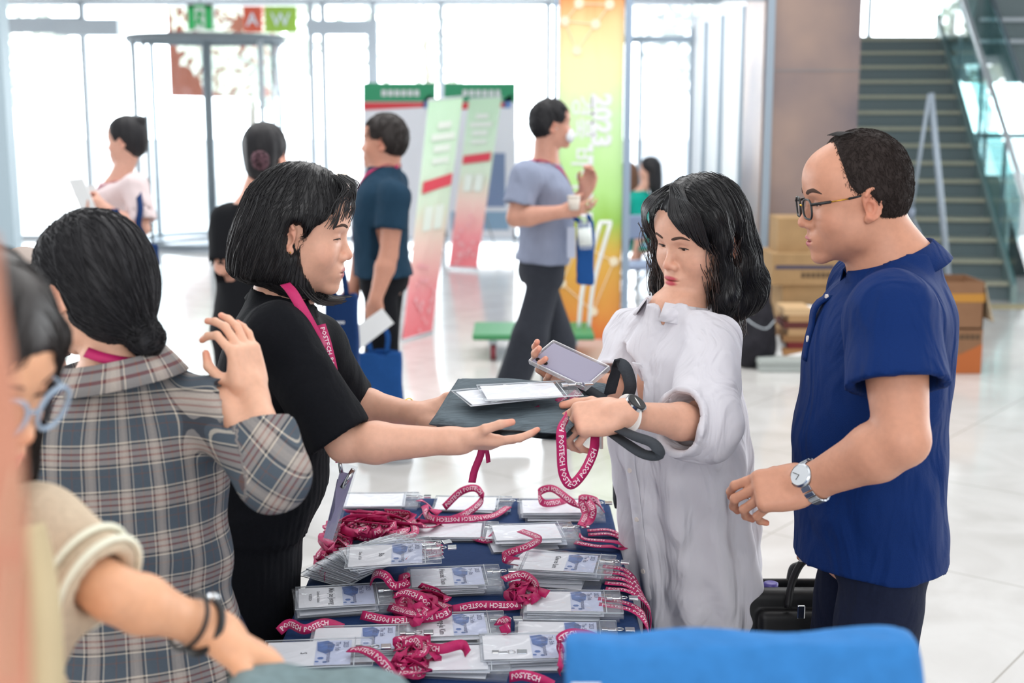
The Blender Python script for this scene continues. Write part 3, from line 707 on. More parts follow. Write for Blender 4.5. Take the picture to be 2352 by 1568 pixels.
# ---- stairs (run away from the viewer, turned a little)
ST = root('staircase', (0, 0, 0), None, None, kind='structure'); ST.name = 'trim_staircase'
p0 = WZ(2312, 690, 0); th = R(-7.4); Fs = frame((p0[0], p0[1], 0), x=(cos(th), sin(th), 0), z=(0, 0, 1))
NS, RI, TR, WS = 15, .166, .285, 2.35
rs, td, ns = MB(), MB(), MB()
for i in range(NS):
    y = i*TR; z = i*RI
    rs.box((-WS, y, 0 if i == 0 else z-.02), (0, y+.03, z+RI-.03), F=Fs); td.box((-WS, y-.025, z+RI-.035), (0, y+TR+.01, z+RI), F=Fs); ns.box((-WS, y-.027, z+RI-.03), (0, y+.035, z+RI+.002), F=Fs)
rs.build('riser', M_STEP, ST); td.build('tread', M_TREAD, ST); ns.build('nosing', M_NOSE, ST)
MB().box((-WS, NS*TR, NS*RI-.2), (3, NS*TR+3.5, NS*RI-.001), F=Fs).build('landing', M_STEP, ST)
def slope(x0, x1, lo, hi, y0=-.15, y1=NS*TR+.1):
    k = RI/TR; v = [(x, y, (y*k)+z) for x in (x0, x1) for y in (y0, y1) for z in (lo, hi)]; v = [tuple(tp(Fs, q)) for q in v]
    return MB().add(v, [(0, 1, 3, 2), (4, 6, 7, 5), (0, 4, 5, 1), (2, 3, 7, 6), (1, 5, 7, 3), (0, 2, 6, 4)])
slope(.0, .05, -.06, .24).build('stringer', mat('stringer_steel', '#8fa6a6', .4, .4), ST)
slope(.02, .032, .26, 1.0).build('balustrade_glass', M_TEALGLASS, ST)
hp = [tp(Fs, (.06, y, y*RI/TR+1.06)) for y in np.linspace(-.3, NS*TR, 6)]
MB().tube(hp, .028, 10).build('handrail', mat('polished_steel', '#dfe6ea', .25, .6), ST, True)
for y in (.6, 1.8, 3.0, 4.1): MB().box((.03, y, y*RI/TR), (.06, y+.04, y*RI/TR+1.05), F=Fs).build('baluster', M_STEEL, ST)
slope(.35, .40, -.3, .9, -.1, NS*TR).build('balustrade_glass', M_TEALGLASS, ST)
hp = [tp(Fs, (.42, y, y*RI/TR+.93)) for y in np.linspace(-.3, NS*TR, 6)]; MB().tube(hp, .02, 8).build('handrail', M_STEEL, ST, True)
# upper flight and landing slab, seen from below, at the top right
q = [W(2222, 95, 15.2), W(2300, 186, 15.2), W(2700, 186, 15.2), W(2700, -500, 15.2), W(2262, -60, 15.2)]; n = len(q); v = [tuple(a) for a in q]+[tuple(a+V3(.1, 1.6, 0)) for a in q]
struct('wall_upper_flight', MB().add(v, [tuple(range(n-1, -1, -1)), tuple(range(n, 2*n))]+[(i, (i+1) % n, n+(i+1) % n, n+i) for i in range(n)]), mat('upper_flight_grey', '#728083', .6))
for i, yy in enumerate((45, 95)):
    a, b = W(2250-i*5, yy, 15.15), W(2700, yy, 15.15); struct('trim_%d' % (7+i), MB().box((a[0], a[1]-.02, a[2]-.02), (b[0], b[1], b[2]+.02)), M_GREY)
# back glazing on the right (behind and beside the stairs)
YB = 19.0; g = MB(); 
for px in (1985, 2185, 2262, 2420): x = vx(px, YB); g.box((x-.03, YB-.05, 0), (x+.03, YB+.05, 5))
for z in (1.30, 2.62, 4.2): g.box((3.2, YB-.05, z-.04), (12, YB+.05, z+.04))
struct('window_3', g, M_GREY); struct('window_4', MB().box((3.2, YB-.006, 0), (12, YB+.006, 5)), M_GLASS)
struct('wall_right', MB().box((vx(2300, 14), 13.6, 0), (vx(2520, 14), 13.7, 1.05)), mat('dark_teal_panel', '#24393c', .3))
struct('trim_9', MB().box((vx(2240, 15), 15, 0), (vx(2420, 15), 15.1, .95)), mat('pale_plaster', '#b9bdb8', .7))
struct('trim_10', MB().box((vx(2275, 11.7), 11.35, 0), (7, 11.62, .004)), mat('tactile_strip', '#b5a680', .6, noise=.3, scale=60))
# ---- outside: a brick-red block, trees and two street banners
b = MB().box((vx(395, 30), 30, 1.9), (vx(568, 30), 34, 4.2)); o = b.build('building', M_BRICKRED); tag(o, 'brick-red cladding of a block outside above the revolving door', 'building')
def tree(x, y, h, r, label, seed):
    g = np.random.default_rng(seed); t = root('tree', (x, y, 0), label, 'tree', None)
    MB().tube([(x, y, 0), (x+.05, y, h*.4), (x-.05, y, h*.75)], [.10, .08, .04], 8).build('trunk', mat('pale_bark', '#b5aca2', .8), t, True)
    V = []; F = []
    n = 620; u = g.normal(0, 1, (n, 3)); u /= np.linalg.norm(u, axis=1, keepdims=True); c = V3(x, y, h*.68)+u*(g.uniform(.3, 1, (n, 1))**.5)*[r, r, h*.34]
    for i in range(n):
        a, b_ = g.normal(0, 1, (2, 3)); a = nrm(a)*.16; b_ = nrm(np.cross(a, b_))*.09; k = len(V); V += [c[i]-a, c[i]+b_, c[i]+a, c[i]-b_]; F.append((k, k+1, k+2, k+3))
    mesh_obj('foliage', V, F, mat('overexposed_leaf_paint', '#f3f8ea', .8), t, False)  # overexposure is put into the near-white leaf colour
tree(-9.6, 25, 4.4, 1.6, 'blown-out pale tree outside the glazing left of the revolving door', 1)
tree(-5.2, 27, 4.8, 1.5, 'blown-out pale tree outside behind the revolving door', 2)
tree(-1.9, 30, 5.5, 2.0, 'blown-out pale tree outside above the two poster boards', 3)
tree(4.3, 27, 4.6, 1.8, 'pale tree outside seen through the glass vestibule', 4)
t = 7.6
tree(9.9, 24.5, 5.6, 2.2, 'bright green tree outside behind the staircase handrail', 5)
tree(5.6, 31, 6.2, 1.6, 'bright tree outside above the top of the stairs', 6)
for px, c, txt, lab in ((580, '#e8542c', 'A', 'orange street banner hanging outside above the revolving door'), (645, '#a6c83a', 'W', 'lime green street banner hanging outside above the revolving door')):
    w = (22 if px < 600 else 38); a, b_ = W(px-w, 14, 17.9), W(px+w, 74, 17.9); r_ = root('banner', ((a[0]+b_[0])/2, 17.9, b_[2]), lab, 'banner')
    MB().box((a[0], 17.9, b_[2]), (b_[0], 17.92, a[2])).build('cloth', mat('banner_'+c, c, .6), r_)
    lettering('lettering', [(txt, 0, 0, .24, 'c')], frame(((a[0]+b_[0])/2, 17.895, b_[2]+.08), x=(1, 0, 0), y=(0, 0, 1)), M_WHITE, r_, .01)
a, b_ = W(428, 8, 16.2), W(492, 70, 16.2); ex = root('exit_sign', ((a[0]+b_[0])/2, 16.2, b_[2]), 'green and white running-man exit sign hanging before the revolving door', 'sign')
MB().box((a[0], 16.2, b_[2]), (b_[0], 16.26, a[2])).build('case', mat('sign_white', '#f4fff6', .5), ex)
m = MB(); zc = (a[2]+b_[2])/2; xc = (a[0]+b_[0])/2
m.box((xc-.14, 16.19, zc-.14), (xc-.07, 16.2, zc+.14)).box((xc+.06, 16.19, zc-.14), (xc+.14, 16.2, zc+.14)).box((xc-.14, 16.19, zc+.11), (xc+.14, 16.2, zc+.14)); 
m.tube([(xc+.0, 16.19, zc+.07), (xc-.02, 16.19, zc-.02), (xc+.03, 16.19, zc-.10)], .018, 6).tube([(xc-.02, 16.19, zc-.02), (xc-.055, 16.19, zc-.09)], .016, 6).tube([(xc-.05, 16.19, zc+.03), (xc, 16.19, zc+.05), (xc+.04, 16.19, zc+.01)], .013, 6)
m.build('pictogram', mat('exit_green', '#35c46a', .5), ex)
MB().box((xc-.01, 16.22, a[2]), (xc+.01, 16.24, 3.02)).build('hanger', M_STEEL, ex)

area('vestibule_fill_light', (1.3, 12, 2.4), (0, R(-35), 0), .8, 3.5, 14, (.95, .98, 1))  # added fill, not a known fitting, to whiten the vestibule wall
struct('trim_11', MB().box((-14, 2.2, 5.6), (12, 19.2, 5.9)), mat('ceiling_grey', '#b9bcc0', .7))
struct('wall_back', MB().box((-14, 17.45, 3.3), (3.2, 17.7, 5.6)).box((3.2, 18.85, 3.5), (12, 18.95, 5.6)).box((3.1, 17.45, 3.3), (3.2, 18.95, 5.6)), mat('ceiling_grey', '#b9bcc0', .7))
# ---------------------------------------------------------------- background things
def ramp_mat(name, stops, axis='Z', rough=.5, scale=1., off=0.):
    m = mat(name, (1, 1, 1), rough); nt = m.node_tree; n = nt.nodes; L = nt.links.new; b = n['Principled BSDF']
    uv = n.new('ShaderNodeUVMap'); sp = n.new('ShaderNodeSeparateXYZ'); L(uv.outputs[0], sp.inputs[0])
    nz = n.new('ShaderNodeTexNoise'); nz.inputs['Scale'].default_value = 2.2; nz.inputs['Distortion'].default_value = 2; L(uv.outputs[0], nz.inputs[0])
    ad = n.new('ShaderNodeMath'); ad.operation = 'MULTIPLY_ADD'; ad.inputs[1].default_value = .10; L(nz.outputs[0], ad.inputs[0]); L(sp.outputs['Y'], ad.inputs[2])
    sb = n.new('ShaderNodeMath'); sb.operation = 'SUBTRACT'; sb.inputs[1].default_value = .05; L(ad.outputs[0], sb.inputs[0])
    cr = n.new('ShaderNodeValToRGB'); e = cr.color_ramp.elements
    while len(e) < len(stops): e.new(.5)
    for q, (p, c) in zip(e, stops): q.position = p; q.color = (*srgb(c), 1)
    L(sb.outputs[0], cr.inputs[0]); L(cr.outputs[0], b.inputs['Base Color']); return m
def sheet(name, A, B, C_, D, th, m, parent):
    """thin panel: A bottom-left, B bottom-right, C top-right, D top-left"""
    A, B, C_, D = map(np.asarray, (A, B, C_, D)); n = nrm(np.cross(B-A, D-A))*th
    V = [A, B, C_, D, A-n, B-n, C_-n, D-n]; o = mesh_obj(name, V, [(0, 1, 2, 3), (7, 6, 5, 4), (0, 4, 5, 1), (1, 5, 6, 2), (2, 6, 7, 3), (3, 7, 4, 0)], m, parent, False)
    setuv(o, [(0, 0), (1, 0), (1, 1), (0, 1)]*2); return o
def bil(A, B, C_, D, u, v): return (A*(1-u)+B*u)*(1-v)+(D*(1-u)+C_*u)*v
# tall banner on the column
YB2 = 9.86; A, B = W(1281, 783, YB2), W(1424, 783, YB2); zt = 2.75
bn = root('column_banner', ((A[0]+B[0])/2, YB2, 0), 'tall orange, yellow and lime banner with vertical white 2023 lettering', 'banner')
C_, D = V3(B[0], YB2, zt), V3(A[0], YB2, zt)
m_bn = ramp_mat('banner_gradient', [(0, '#e06a35'), (.09, '#e59a45'), (.24, '#e2b34c'), (.33, '#9ccb5a'), (.40, '#b6e68c'), (.60, '#d3f5bb'), (.74, '#f8edb4'), (.83, '#fbd69a'), (.92, '#f39150')])
sheet('print', A, B, C_, D, .05, m_bn, bn)
def LP(px, py, off=.004): return W(px, py, YB2-off)
L1 = [('2023', 0, 0, .19, 'l')]; o_ = LP(1362, 216); lettering('lettering', L1, frame(o_, x=(0, 0, -1), y=(1, 0, 0)), M_WHITE, bn, .055)
o_ = LP(1318, 218); lettering('lettering', [('경북 바이오', 0, 0, .175, 'l')], frame(o_, x=(0, 0, -1), y=(1, 0, 0)), M_WHITE, bn, .012)
smudge(frame(LP(1352, 330), x=(0, 0, -1), y=(1, 0, 0)), .75, .035, M_WHITE, bn, 9)
g = MB(); nodes = [(1297, 48), (1368, 55), (1325, 116), (1400, 10), (1330, 8), (1290, 650), (1362, 715), (1330, 560), (1410, 600)]
for a_, b_ in ((0, 1), (1, 2), (0, 2), (1, 3), (0, 4), (4, 3), (5, 6), (5, 7), (6, 8), (7, 8)): MB().tube([LP(*nodes[a_]), LP(*nodes[b_])], .004, 4).build('printed_line', mat('banner_pale_print', '#f6e6c8', .6), bn)
for q in nodes: MB().tube([LP(*q), LP(*q)+V3(0, -.003, 0)], .035, 12).build('printed_dot', mat('banner_pale_print', '#f6e6c8', .6), bn)
MB().box((B[0]+.004, YB2-.05, 0), (B[0]+.055, YB2+.03, 2.9)).box((A[0]-.035, YB2-.03, 0), (A[0]-.015, YB2+.03, 2.9)).build('side_post', mat('blue_grey_post', '#8fa0b4', .35, .5), bn)
# poster boards
for i, (x0, x1, lab) in enumerate(((833, 1001, 'white poster board with green header, left of two, behind the leaning banners'), (1020, 1185, 'white poster board with green header, right of two, behind the walking man'))):
    YP = 15.9; A, B, C_, D = W(x0, 545, YP), W(x1, 545, YP), W(x1, 190, YP), W(x0, 190, YP)
    pb = root('poster_board', ((A[0]+B[0])/2, YP, 0), lab, 'poster board', 'green-headed poster boards')
    sheet('panel', A, B, C_, D, .03, mat('poster_white', '#f0f2fa', .5), pb)
    def P_(u, v): return bil(A, B, C_, D, u, v)+V3(0, -.006, 0)
    sheet('header', P_(0, .88), P_(1, .88), P_(1, 1), P_(0, 1), .003, mat('poster_green', '#2c9a6c', .5), pb)
    sheet('red_stripe', P_(0, .825), P_(.85, .845), P_(.85, .875), P_(0, .875), .003, mat('poster_red', '#dd3b45', .5), pb)
    sheet('blue_motif', P_(.82, .84), P_(.93, .84), P_(.95, .93), P_(.84, .90), .003, mat('poster_blue', '#6d8fd0', .5), pb)
    smudge(frame(P_(.26, .915)+V3(0, -.006, 0), x=(1, 0, 0), y=(0, 0, 1)), .46, .07, M_WHITE, pb, 6)
    if i == 1:
        for u, v, w_, h_, c in ((.35, .2, .5, .35, '#7f93b8'), (.1, .05, .8, .12, '#8fb0cc')): sheet('picture', P_(u, v), P_(u+w_, v), P_(u+w_, v+h_), P_(u, v+h_), .003, mat('poster_picture_'+c, c, .5), pb)
    MB().box((A[0], YP, 0), (A[0]+.03, YP+.03, A[2]+.1)).box((B[0]-.03, YP, 0), (B[0], YP+.03, A[2]+.1)).box((A[0], YP-.2, 0), (A[0]+.03, YP+.25, .03)).box((B[0]-.03, YP-.2, 0), (B[0], YP+.25, .03)).build('stand', M_STEEL, pb)
# leaning x-banners
def xbanner(c4, Y4, lab):
    A, B, C_, D = [W(px, py, y) for (px, py), y in zip(c4, Y4)]; r_ = root('x_banner', ((A[0]+B[0])/2, A[1], 0), lab, 'banner', 'leaning x-banners')
    m_ = ramp_mat('x_banner_gradient', [(0, '#f57f88'), (.18, '#f79aa0'), (.38, '#f9d6cb'), (.55, '#e0f0da'), (.75, '#dcf6dd'), (1, '#cdf0d1')])  # printed gradient, its colours paled to carry the background haze
    sheet('print', A, B, C_, D, .004, m_, r_)
    n_ = nrm(np.cross(B-A, D-A)); 
    if n_[1] > 0: n_ = -n_
    P = lambda u, v: bil(A, B, C_, D, u, v)+n_*.014; red = mat('x_banner_red', '#e4485a', .5); wh = M_WHITE
    sheet('red_label', P(.06, .60), P(.94, .62), P(.94, .67), P(.06, .65), .002, red, r_)
    for u, v, w_, h_ in ((.2, .44, .26, .10), (.54, .44, .26, .10), (.25, .77, .5, .03), (.15, .82, .7, .03), (.3, .87, .4, .03), (.25, .72, .5, .025)): sheet('text_block', P(u, v), P(u+w_, v), P(u+w_, v+h_), P(u, v+h_), .002, mat('x_banner_print', '#eef6ee', .6), r_)
    g_ = np.random.default_rng(int(c4[0][0])); d_ = MB()
    for _ in range(22):
        c = P(g_.uniform(.1, .9), g_.uniform(.02, .3)); MB().tube([c, c+n_*.002], .012*(1+g_.uniform()), 8).build('printed_dot', mat('x_banner_pink', '#f7b4bb', .6), r_)
    bk = -n_; cc = bil(A, B, C_, D, .5, .47)+bk*.06; m2 = MB()
    for q, s_ in ((A, 1), (B, 1), (C_, 1), (D, 1)): m2.tube([cc, q+bk*.012], .006, 6)
    m2.tube([cc, V3(cc[0]+bk[0]*.5, cc[1]+bk[1]*.5, .01)], .007, 6); m2.build('pole', M_DARKFRAME, r_, True)
    f_ = MB()
    for u, v in ((0, 0), (1, 0)): q = bil(A, B, C_, D, u, v); f_.tube([(q[0], q[1], .0), (q[0], q[1], max(q[2], .02))], .008, 6)
    f_.tube([A+bk*.004, B+bk*.004], .012, 6).build('bottom_rail', mat('rail_silver', '#d5dbe2', .4), r_, True); MB().tube([C_+bk*.004, D+bk*.004], .010, 6).build('top_rail', mat('rail_silver', '#d5dbe2', .4), r_, True)
xbanner([(925, 782), (992, 762), (1064, 222), (986, 230)], (9.75, 10.1, 10.75, 10.4), 'pale green to pink x-banner leaning beside the man in the teal T-shirt')
xbanner([(1030, 612), (1096, 617), (1152, 222), (1078, 226)], (14.2, 14.0, 14.7, 14.9), 'brighter green and pink x-banner standing behind the nearer leaning one')
# green platform trolley
ct = root('platform_trolley', tuple(W(1225, 800, 9.1)*[1, 1, 0]), 'green flat platform trolley with white handle and red castors', 'trolley')
xa, xb = W(1085, 782, 8.95)[0], W(1366, 782, 8.95)[0]; GR = mat('trolley_green', '#3f8a58', .5); bevel(MB().box((xa, 8.95, .15), (xb, 9.5, .19)).build('deck', GR, ct), .01)
for x, y in ((xa+.14, 9.03), (xa+.14, 9.42), (xb-.14, 9.03), (xb-.14, 9.42)):
    w_ = MB().tube([(x-.018, y, .062), (x+.018, y, .062)], .060, 18).build('castor', mat('castor_red', '#7a2430', .5), ct, False)
    MB().tube([(x-.022, y, .062), (x+.022, y, .062)], .032, 14).build('hub', mat('hub_white', '#c9ced0', .4), w_); MB().box((x-.03, y-.03, .11), (x+.03, y+.03, .15)).build('fork', M_GREY, w_)
h1, h2 = W(1352, 735, 9.25), W(1392, 512, 9.25); a = MB()
for dx in (-.035, .035): a.tube(spline([V3(xb-.06+dx, 9.25, .18), V3(h1[0]+dx, 9.27, .5), V3(h2[0]+dx, 9.3, h2[2])], 6), .014, 8)
a.tube([V3(h2[0]-.045, 9.3, h2[2]), V3(h2[0]+.045, 9.3, h2[2])], .014, 8); a.build('handle', mat('handle_white', '#e3e6e6', .4), ct, True)
# easel in front of the stairs
e0 = WZ(2176, 650, .45); Ye = 11.0; ez = root('display_easel', tuple(W(2135, 700, Ye)*[1, 1, 0]), 'white metal tripod easel standing empty before the staircase', 'easel')
def leg(px0, py0, px1, py1, r_, y0=Ye, y1=Ye, nm='leg'):
    a, b = W(px0, py0, y0), W(px1, py1, y1)
    if nm == 'leg': t_ = (a[2])/(a[2]-b[2]); b = a+(b-a)*t_
    MB().tube([a, b], r_, 8).build(nm, mat('easel_white', '#a9b7c4', .4, .3), ez, True)
leg(2138, 214, 2178, 640, .028, Ye+.05, Ye-.1); leg(2134, 218, 2092, 490, .016, Ye, Ye-.02, 'strut'); leg(2092, 490, 2062, 560, .010, Ye-.02, Ye-.05); leg(2092, 490, 2160, 648, .012, Ye-.02, Ye-.1); 
MB().tube([W(2094, 478, Ye-.02), W(2092, 500, Ye-.02)], .03, 8).build('clamp', mat('clamp_grey', '#9aa8bd', .4), ez, True)
# cardboard boxes
CB = mat('cardboard', '#a98a64', .8, noise=.08, scale=12); CB2 = mat('cardboard_brown', '#8e6a50', .8, noise=.06, scale=12); CBP = mat('cardboard_pale', '#b9a88e', .8); BL = mat('box_navy_stripe', '#3b3c56', .6); OR = mat('box_orange_print', '#b5622c', .6); TX = mat('box_print', '#5c4c3c', .7)
def cbox(lo, hi, m_, lab, grp=None, open_=False, stripe=None, name='cardboard_box'):
    r_ = root(name, ((lo[0]+hi[0])/2, (lo[1]+hi[1])/2, lo[2]), lab, 'box', grp); a = MB(); (x0, y0, z0), (x1, y1, z1) = lo, hi; t_ = .008
    if open_:
        a.box((x0, y0, z0), (x1, y1, z0+t_)).box((x0, y0, z0), (x1, y0+t_, z1)).box((x0, y1-t_, z0), (x1, y1, z1)).box((x0, y0, z0), (x0+t_, y1, z1)).box((x1-t_, y0, z0), (x1, y1, z1))
    else: a.box(lo, hi)
    o = a.build('carton', m_, r_)
    if not open_:
        MB().box((x0-.001, y0-.001, z1-.02), (x1+.001, y1, z1+.004)).build('lid', m_, r_)
    if stripe: MB().box((x0+.05*(x1-x0), y0-.003, stripe[0]), (x1-.05*(x1-x0), y0-.0005, stripe[1])).build('stripe', BL, r_)
    return r_
def bx(px0, px1, py0, py1, Y, dep): a, b = W(px0, py1, Y), W(px1, py0, Y); return [a[0], Y, max(a[2], 0)], [b[0], Y+dep, b[2]]
lo, hi = bx(1792, 1905, 655, 812, 9.05, .38); lo[2] = 0; r1 = cbox(lo, hi, CB, 'brown archive box with navy stripe standing on the floor below another box', stripe=(hi[2]-.16, hi[2]-.135)); z1 = hi[2]
lo2, hi2 = bx(1772, 1925, 584, 655, 9.03, .42); lo2[2] = z1+.005; r2 = cbox(lo2, hi2, CB, 'wide cardboard box with navy stripe stacked on the striped archive box', stripe=(hi2[2]-.10, hi2[2]-.075))
smudge(frame((lo2[0]+.2, 9.027, lo2[2]+.05), x=(1, 0, 0), y=(0, 0, 1)), .24, .035, TX, r2, 7)
lo3, hi3 = bx(1785, 1862, 502, 584, 9.12, .3); lo3[2] = hi2[2]+.005; cbox(lo3, hi3, CB, 'smaller plain cardboard box topping the stack beside the brown pillar')
lo4, hi4 = bx(2128, 2258, 758, 856, 8.55, .4); lo4[2] = 0; r4 = cbox(lo4, hi4, CB2, 'brown carton with orange swoosh on the floor right of the man in blue')
lo5, hi5 = bx(2118, 2264, 648, 756, 8.55, .4); lo5[2] = hi4[2]+.008; r5 = cbox(lo5, hi5, CB2, 'open brown carton with orange band stacked on the orange swoosh carton', open_=True)
MB().box((lo5[0]-.001, 8.547, hi5[2]-.13), (hi5[0]+.001, 8.5495, hi5[2]-.075)).build('orange_band', mat('box_amber_print', '#b98230', .6), r5)
fp = [W(2264, 648, 8.55), W(2272, 646, 8.45), W(2262, 756, 8.45), W(2258, 756, 8.55)]
sheet('flap', V3(hi5[0], 8.55, hi5[2]-.01), V3(hi5[0]+.05, 8.50, hi5[2]-.25), V3(hi5[0]+.05, 8.9, hi5[2]-.25), V3(hi5[0], 8.95, hi5[2]-.01), .006, CBP, r5)
mesh_obj('orange_swoosh', [(lo4[0]-.001, 8.547, 0.003), (hi4[0]+.001, 8.547, 0.003), (hi4[0]+.001, 8.547, .20), (hi4[0]-.12, 8.547, .14), (hi4[0]-.25, 8.547, .085), (lo4[0]-.001, 8.547, .06)], [(0, 1, 2, 3, 4, 5)], OR, r4, False)
smudge(frame((lo4[0]+.14, 8.548, hi4[2]-.06), x=(1, 0, 0), y=(0, 0, 1)), .2, .03, TX, r4, 6)
lo6, hi6 = bx(2060, 2130, 588, 660, 9.3, .3); lo6[2] = 0; cbox(lo6, hi6, mat('cardboard_orange', '#a4662c', .8), 'tall amber carton half hidden behind the shoulder of the man in blue')
# paper things at the foot of the stack
lo7, hi7 = bx(1745, 1872, 806, 840, 8.6, .42); lo7[2] = .02; pl = root('plastic_crate_lid', (lo7[0], 8.6, 0), 'flat grey plastic crate lying on the floor below loose papers', 'crate'); bevel(MB().box((lo7[0], 8.6, 0), (hi7[0], 9.02, .05)).box((lo7[0]-.01, 8.59, .05), (hi7[0], 9.03, .09)).build('tray', mat('crate_grey', '#aab1ae', .5), pl), .008)
cb = lo7; 
for i, (x, z, an, w_, h_, lab) in enumerate(((1830, 785, 22, .34, .24, 'largest white sheet sloping on the grey crate'), (1845, 742, 8, .24, .2, 'white paper with green edge lying above the sloping sheet'), (1850, 716, -6, .16, .14, 'small white paper topping the loose sheets by the boxes'))):
    c = W(x, z, 8.8+.05*i); a_ = R(an); ux = V3(cos(a_), .2*(1 if i == 0 else 0), sin(a_)*.9); uy = nrm(V3(-.1, .75, .55)); A = c-ux*w_/2-uy*h_/2; r_ = root('paper_sheet', (c[0], c[1], 0), lab, 'paper')
    sheet('page', A, A+ux*w_, A+ux*w_+uy*h_, A+uy*h_, .012, mat('paper_white', '#eff1f2', .6), r_)
    if i == 1: sheet('green_edge', A+V3(0, -.004, -.01), A+ux*.012+V3(0, -.004, -.01), A+ux*.012+uy*h_+V3(0, -.004, -.01), A+uy*h_+V3(0, -.004, -.01), .014, mat('paper_green', '#4f9a52', .6), r_)
pr = root('paper_stack', (W(1850, 790, 8.8)[0], 8.8, .09), 'stack of brown and maroon folders under the loose white papers', 'folders'); x0 = W(1800, 800, 8.7)[0]
for i, c in enumerate(('#a5784e', '#6e2a2c', '#8f6a48', '#b08e68', '#5d3230', '#a98660', '#c9a982')): MB().box((x0+.03*(i % 2), 8.72, .09+.045*i), (x0+.30-.02*i, 9.0, .135+.045*i)).build('folder', mat('folder_'+c, c, .7), pr)
# backpack
bp = Sdf(); c = W(1742, 730, 8.75); c[2] = .28; zt_ = W(1742, 652, 8.75)[2]
bp.loft([(.0, 0, 0, .125, .09), (.12, 0, -.01, .13, .105), (.30, 0, 0, .12, .09), (.44, 0, .02, .09, .06), (zt_, 0, .03, .045, .03)], F=frame((c[0], 8.8, 0), x=(1, 0, 0), z=(0, 0, 1)), n=2.8, cap=.04)
bp.ell((c[0]-.01, 8.71, .16), (.085, .05, .11), k=.02); bp.disp.append(lambda P: (hsh(P, 22, 3)*.008).astype(np.float32))
bk = root('backpack', (c[0], 8.8, 0), 'black backpack standing on the floor before the cardboard stack', 'backpack'); sdf_obj('bag_body', bp, mat('backpack_black', '#26252b', .75, noise=.2, scale=30), bk, .008)
MB().tube(spline([(c[0]-.03, 8.8, zt_-.02), (c[0], 8.8, zt_+.05), (c[0]+.04, 8.8, zt_-.02)], 6), .010, 8).build('grab_handle', mat('strap_black', '#1a1a1e', .8), bk, True)
MB().tube(spline([(c[0]-.09, 8.70, .34), (c[0]-.03, 8.665, .30), (c[0]+.04, 8.67, .28), (c[0]+.10, 8.70, .33)], 6), .004, 6).build('zip', M_GREY, bk, True)
# folding chairs and seated people by the vestibule
def folding_chair(x, y, yaw, lab):
    r_ = root('folding_chair', (x, y, 0), lab, 'chair', 'folding chairs by the vestibule'); a = R(yaw); F = frame((x, y, 0), x=(cos(a), sin(a), 0), z=(0, 0, 1)); ch = mat('chair_chrome', '#c3ccd6', .2, .8); seat = mat('chair_seat', '#8f9fc0', .5)
    for s_ in (-1, 1):
        MB().tube(spline([tp(F, (s_*.2, .24, .01)), tp(F, (s_*.2, 0, .42)), tp(F, (s_*.19, -.18, .84))], 5), .011, 8).build('leg', ch, r_, True)
        MB().tube(spline([tp(F, (s_*.18, -.22, .01)), tp(F, (s_*.18, 0, .3)), tp(F, (s_*.18, .16, .44))], 5), .011, 8).build('leg', ch, r_, True)
    S_ = Sdf(); S_.box((0, .0, .45), (.20, .20, .02), r=.018, F=F); sdf_obj('seat', S_, seat, r_, .01)
    S_ = Sdf(); S_.box((0, -.175, .76), (.19, .015, .10), r=.014, F=F @ frame((0, 0, 0), x=(1, 0, 0), z=(0, -.12, 1))); sdf_obj('backrest', S_, seat, r_, .01)
    MB().tube([tp(F, (-.2, .2, .12)), tp(F, (.2, .2, .12))], .008, 6).tube([tp(F, (-.18, -.18, .12)), tp(F, (.18, -.18, .12))], .008, 6).build('crossbar', ch, r_, True)
cA = WZ(1462, 735, 0); folding_chair(cA[0], cA[1], 200, 'chrome folding chair with blue back, nearest to the tall banner'); folding_chair(1.36, 12.45, 258, 'chrome folding chair under the woman in turquoise'); folding_chair(1.28, 13.45, 240, 'chrome folding chair half hidden by the banner post')
# ---------------------------------------------------------------- hair
def hair_obj(h, ops, m, flow=None, ns=0, h_=.004, disp=None, name='hair', root_fn=None, **kw):
    """ops(S,F) fills the hair volume in head space; optional strands flow over it"""
    S = Sdf(); ops(S, h.HF); sc = np.linalg.norm(h.HF[:3, 0]); Rm = h.HF[:3, :3]/sc; o = h.HF[:3, 3]
    loc = lambda P: (P-o) @ Rm/sc
    if disp is not None: S.disp.append(lambda P: disp(loc(P)).astype(np.float32))
    V, Q = S.mesh(h_); ob = mesh_obj(name, V, Q, m, h.root)
    if ns:
        idx = rng.choice(len(V), ns); P = V[idx]
        if root_fn is not None: P = P[root_fn(loc(P))]
        strands('hair_strands', S, P, m, ob, lambda P: flow(loc(P)) @ Rm.T, **kw)
    return ob, S
def flow_down(q, part=0., out=1.):
    d = np.stack([np.sign(q[:, 0]-part)*.6*np.clip(q[:, 2]*12, 0, 1), (q[:, 1]+.02)*5*np.clip(q[:, 2]*10, 0, 1), -np.ones(len(q))*.9], 1); return d*out
def flow_crown(q, c=(0, -.05, .13)):
    d = q-np.array(c); d[:, 2] -= .05; return d
def short_ops(back=-.05, fringe=.055, thick=1., side=.0):
    def f(S, F):
        S.ell((0, -.014, .050), (.083*thick, .103*thick, .094*thick), k=.01, F=F); S.ell((0, -.045, .010), (.076*thick, .066*thick, .075), k=.03, F=F)
        S.ell((0, .115, -.015), (.105, .075, .055+fringe*.5), k=.012, sub=True, F=F); S.box((0, .03, -.10), (.12, .15, .055+back*.2), k=.012, sub=True, F=F)
        for s_ in (-1, 1): S.ell((s_*.085, .010, -.008), (.034, .034, .034), k=.010, sub=True, F=F)
    return f
def hair_ridges(q, n=46, a=.0011):
    th_ = np.arctan2(q[:, 0], -(q[:, 1]+.02)); return np.sin(th_*n+hsh(q, 30)*2)*a+np.sin(th_*n*.37+1+q[:, 2]*12)*a*1.2
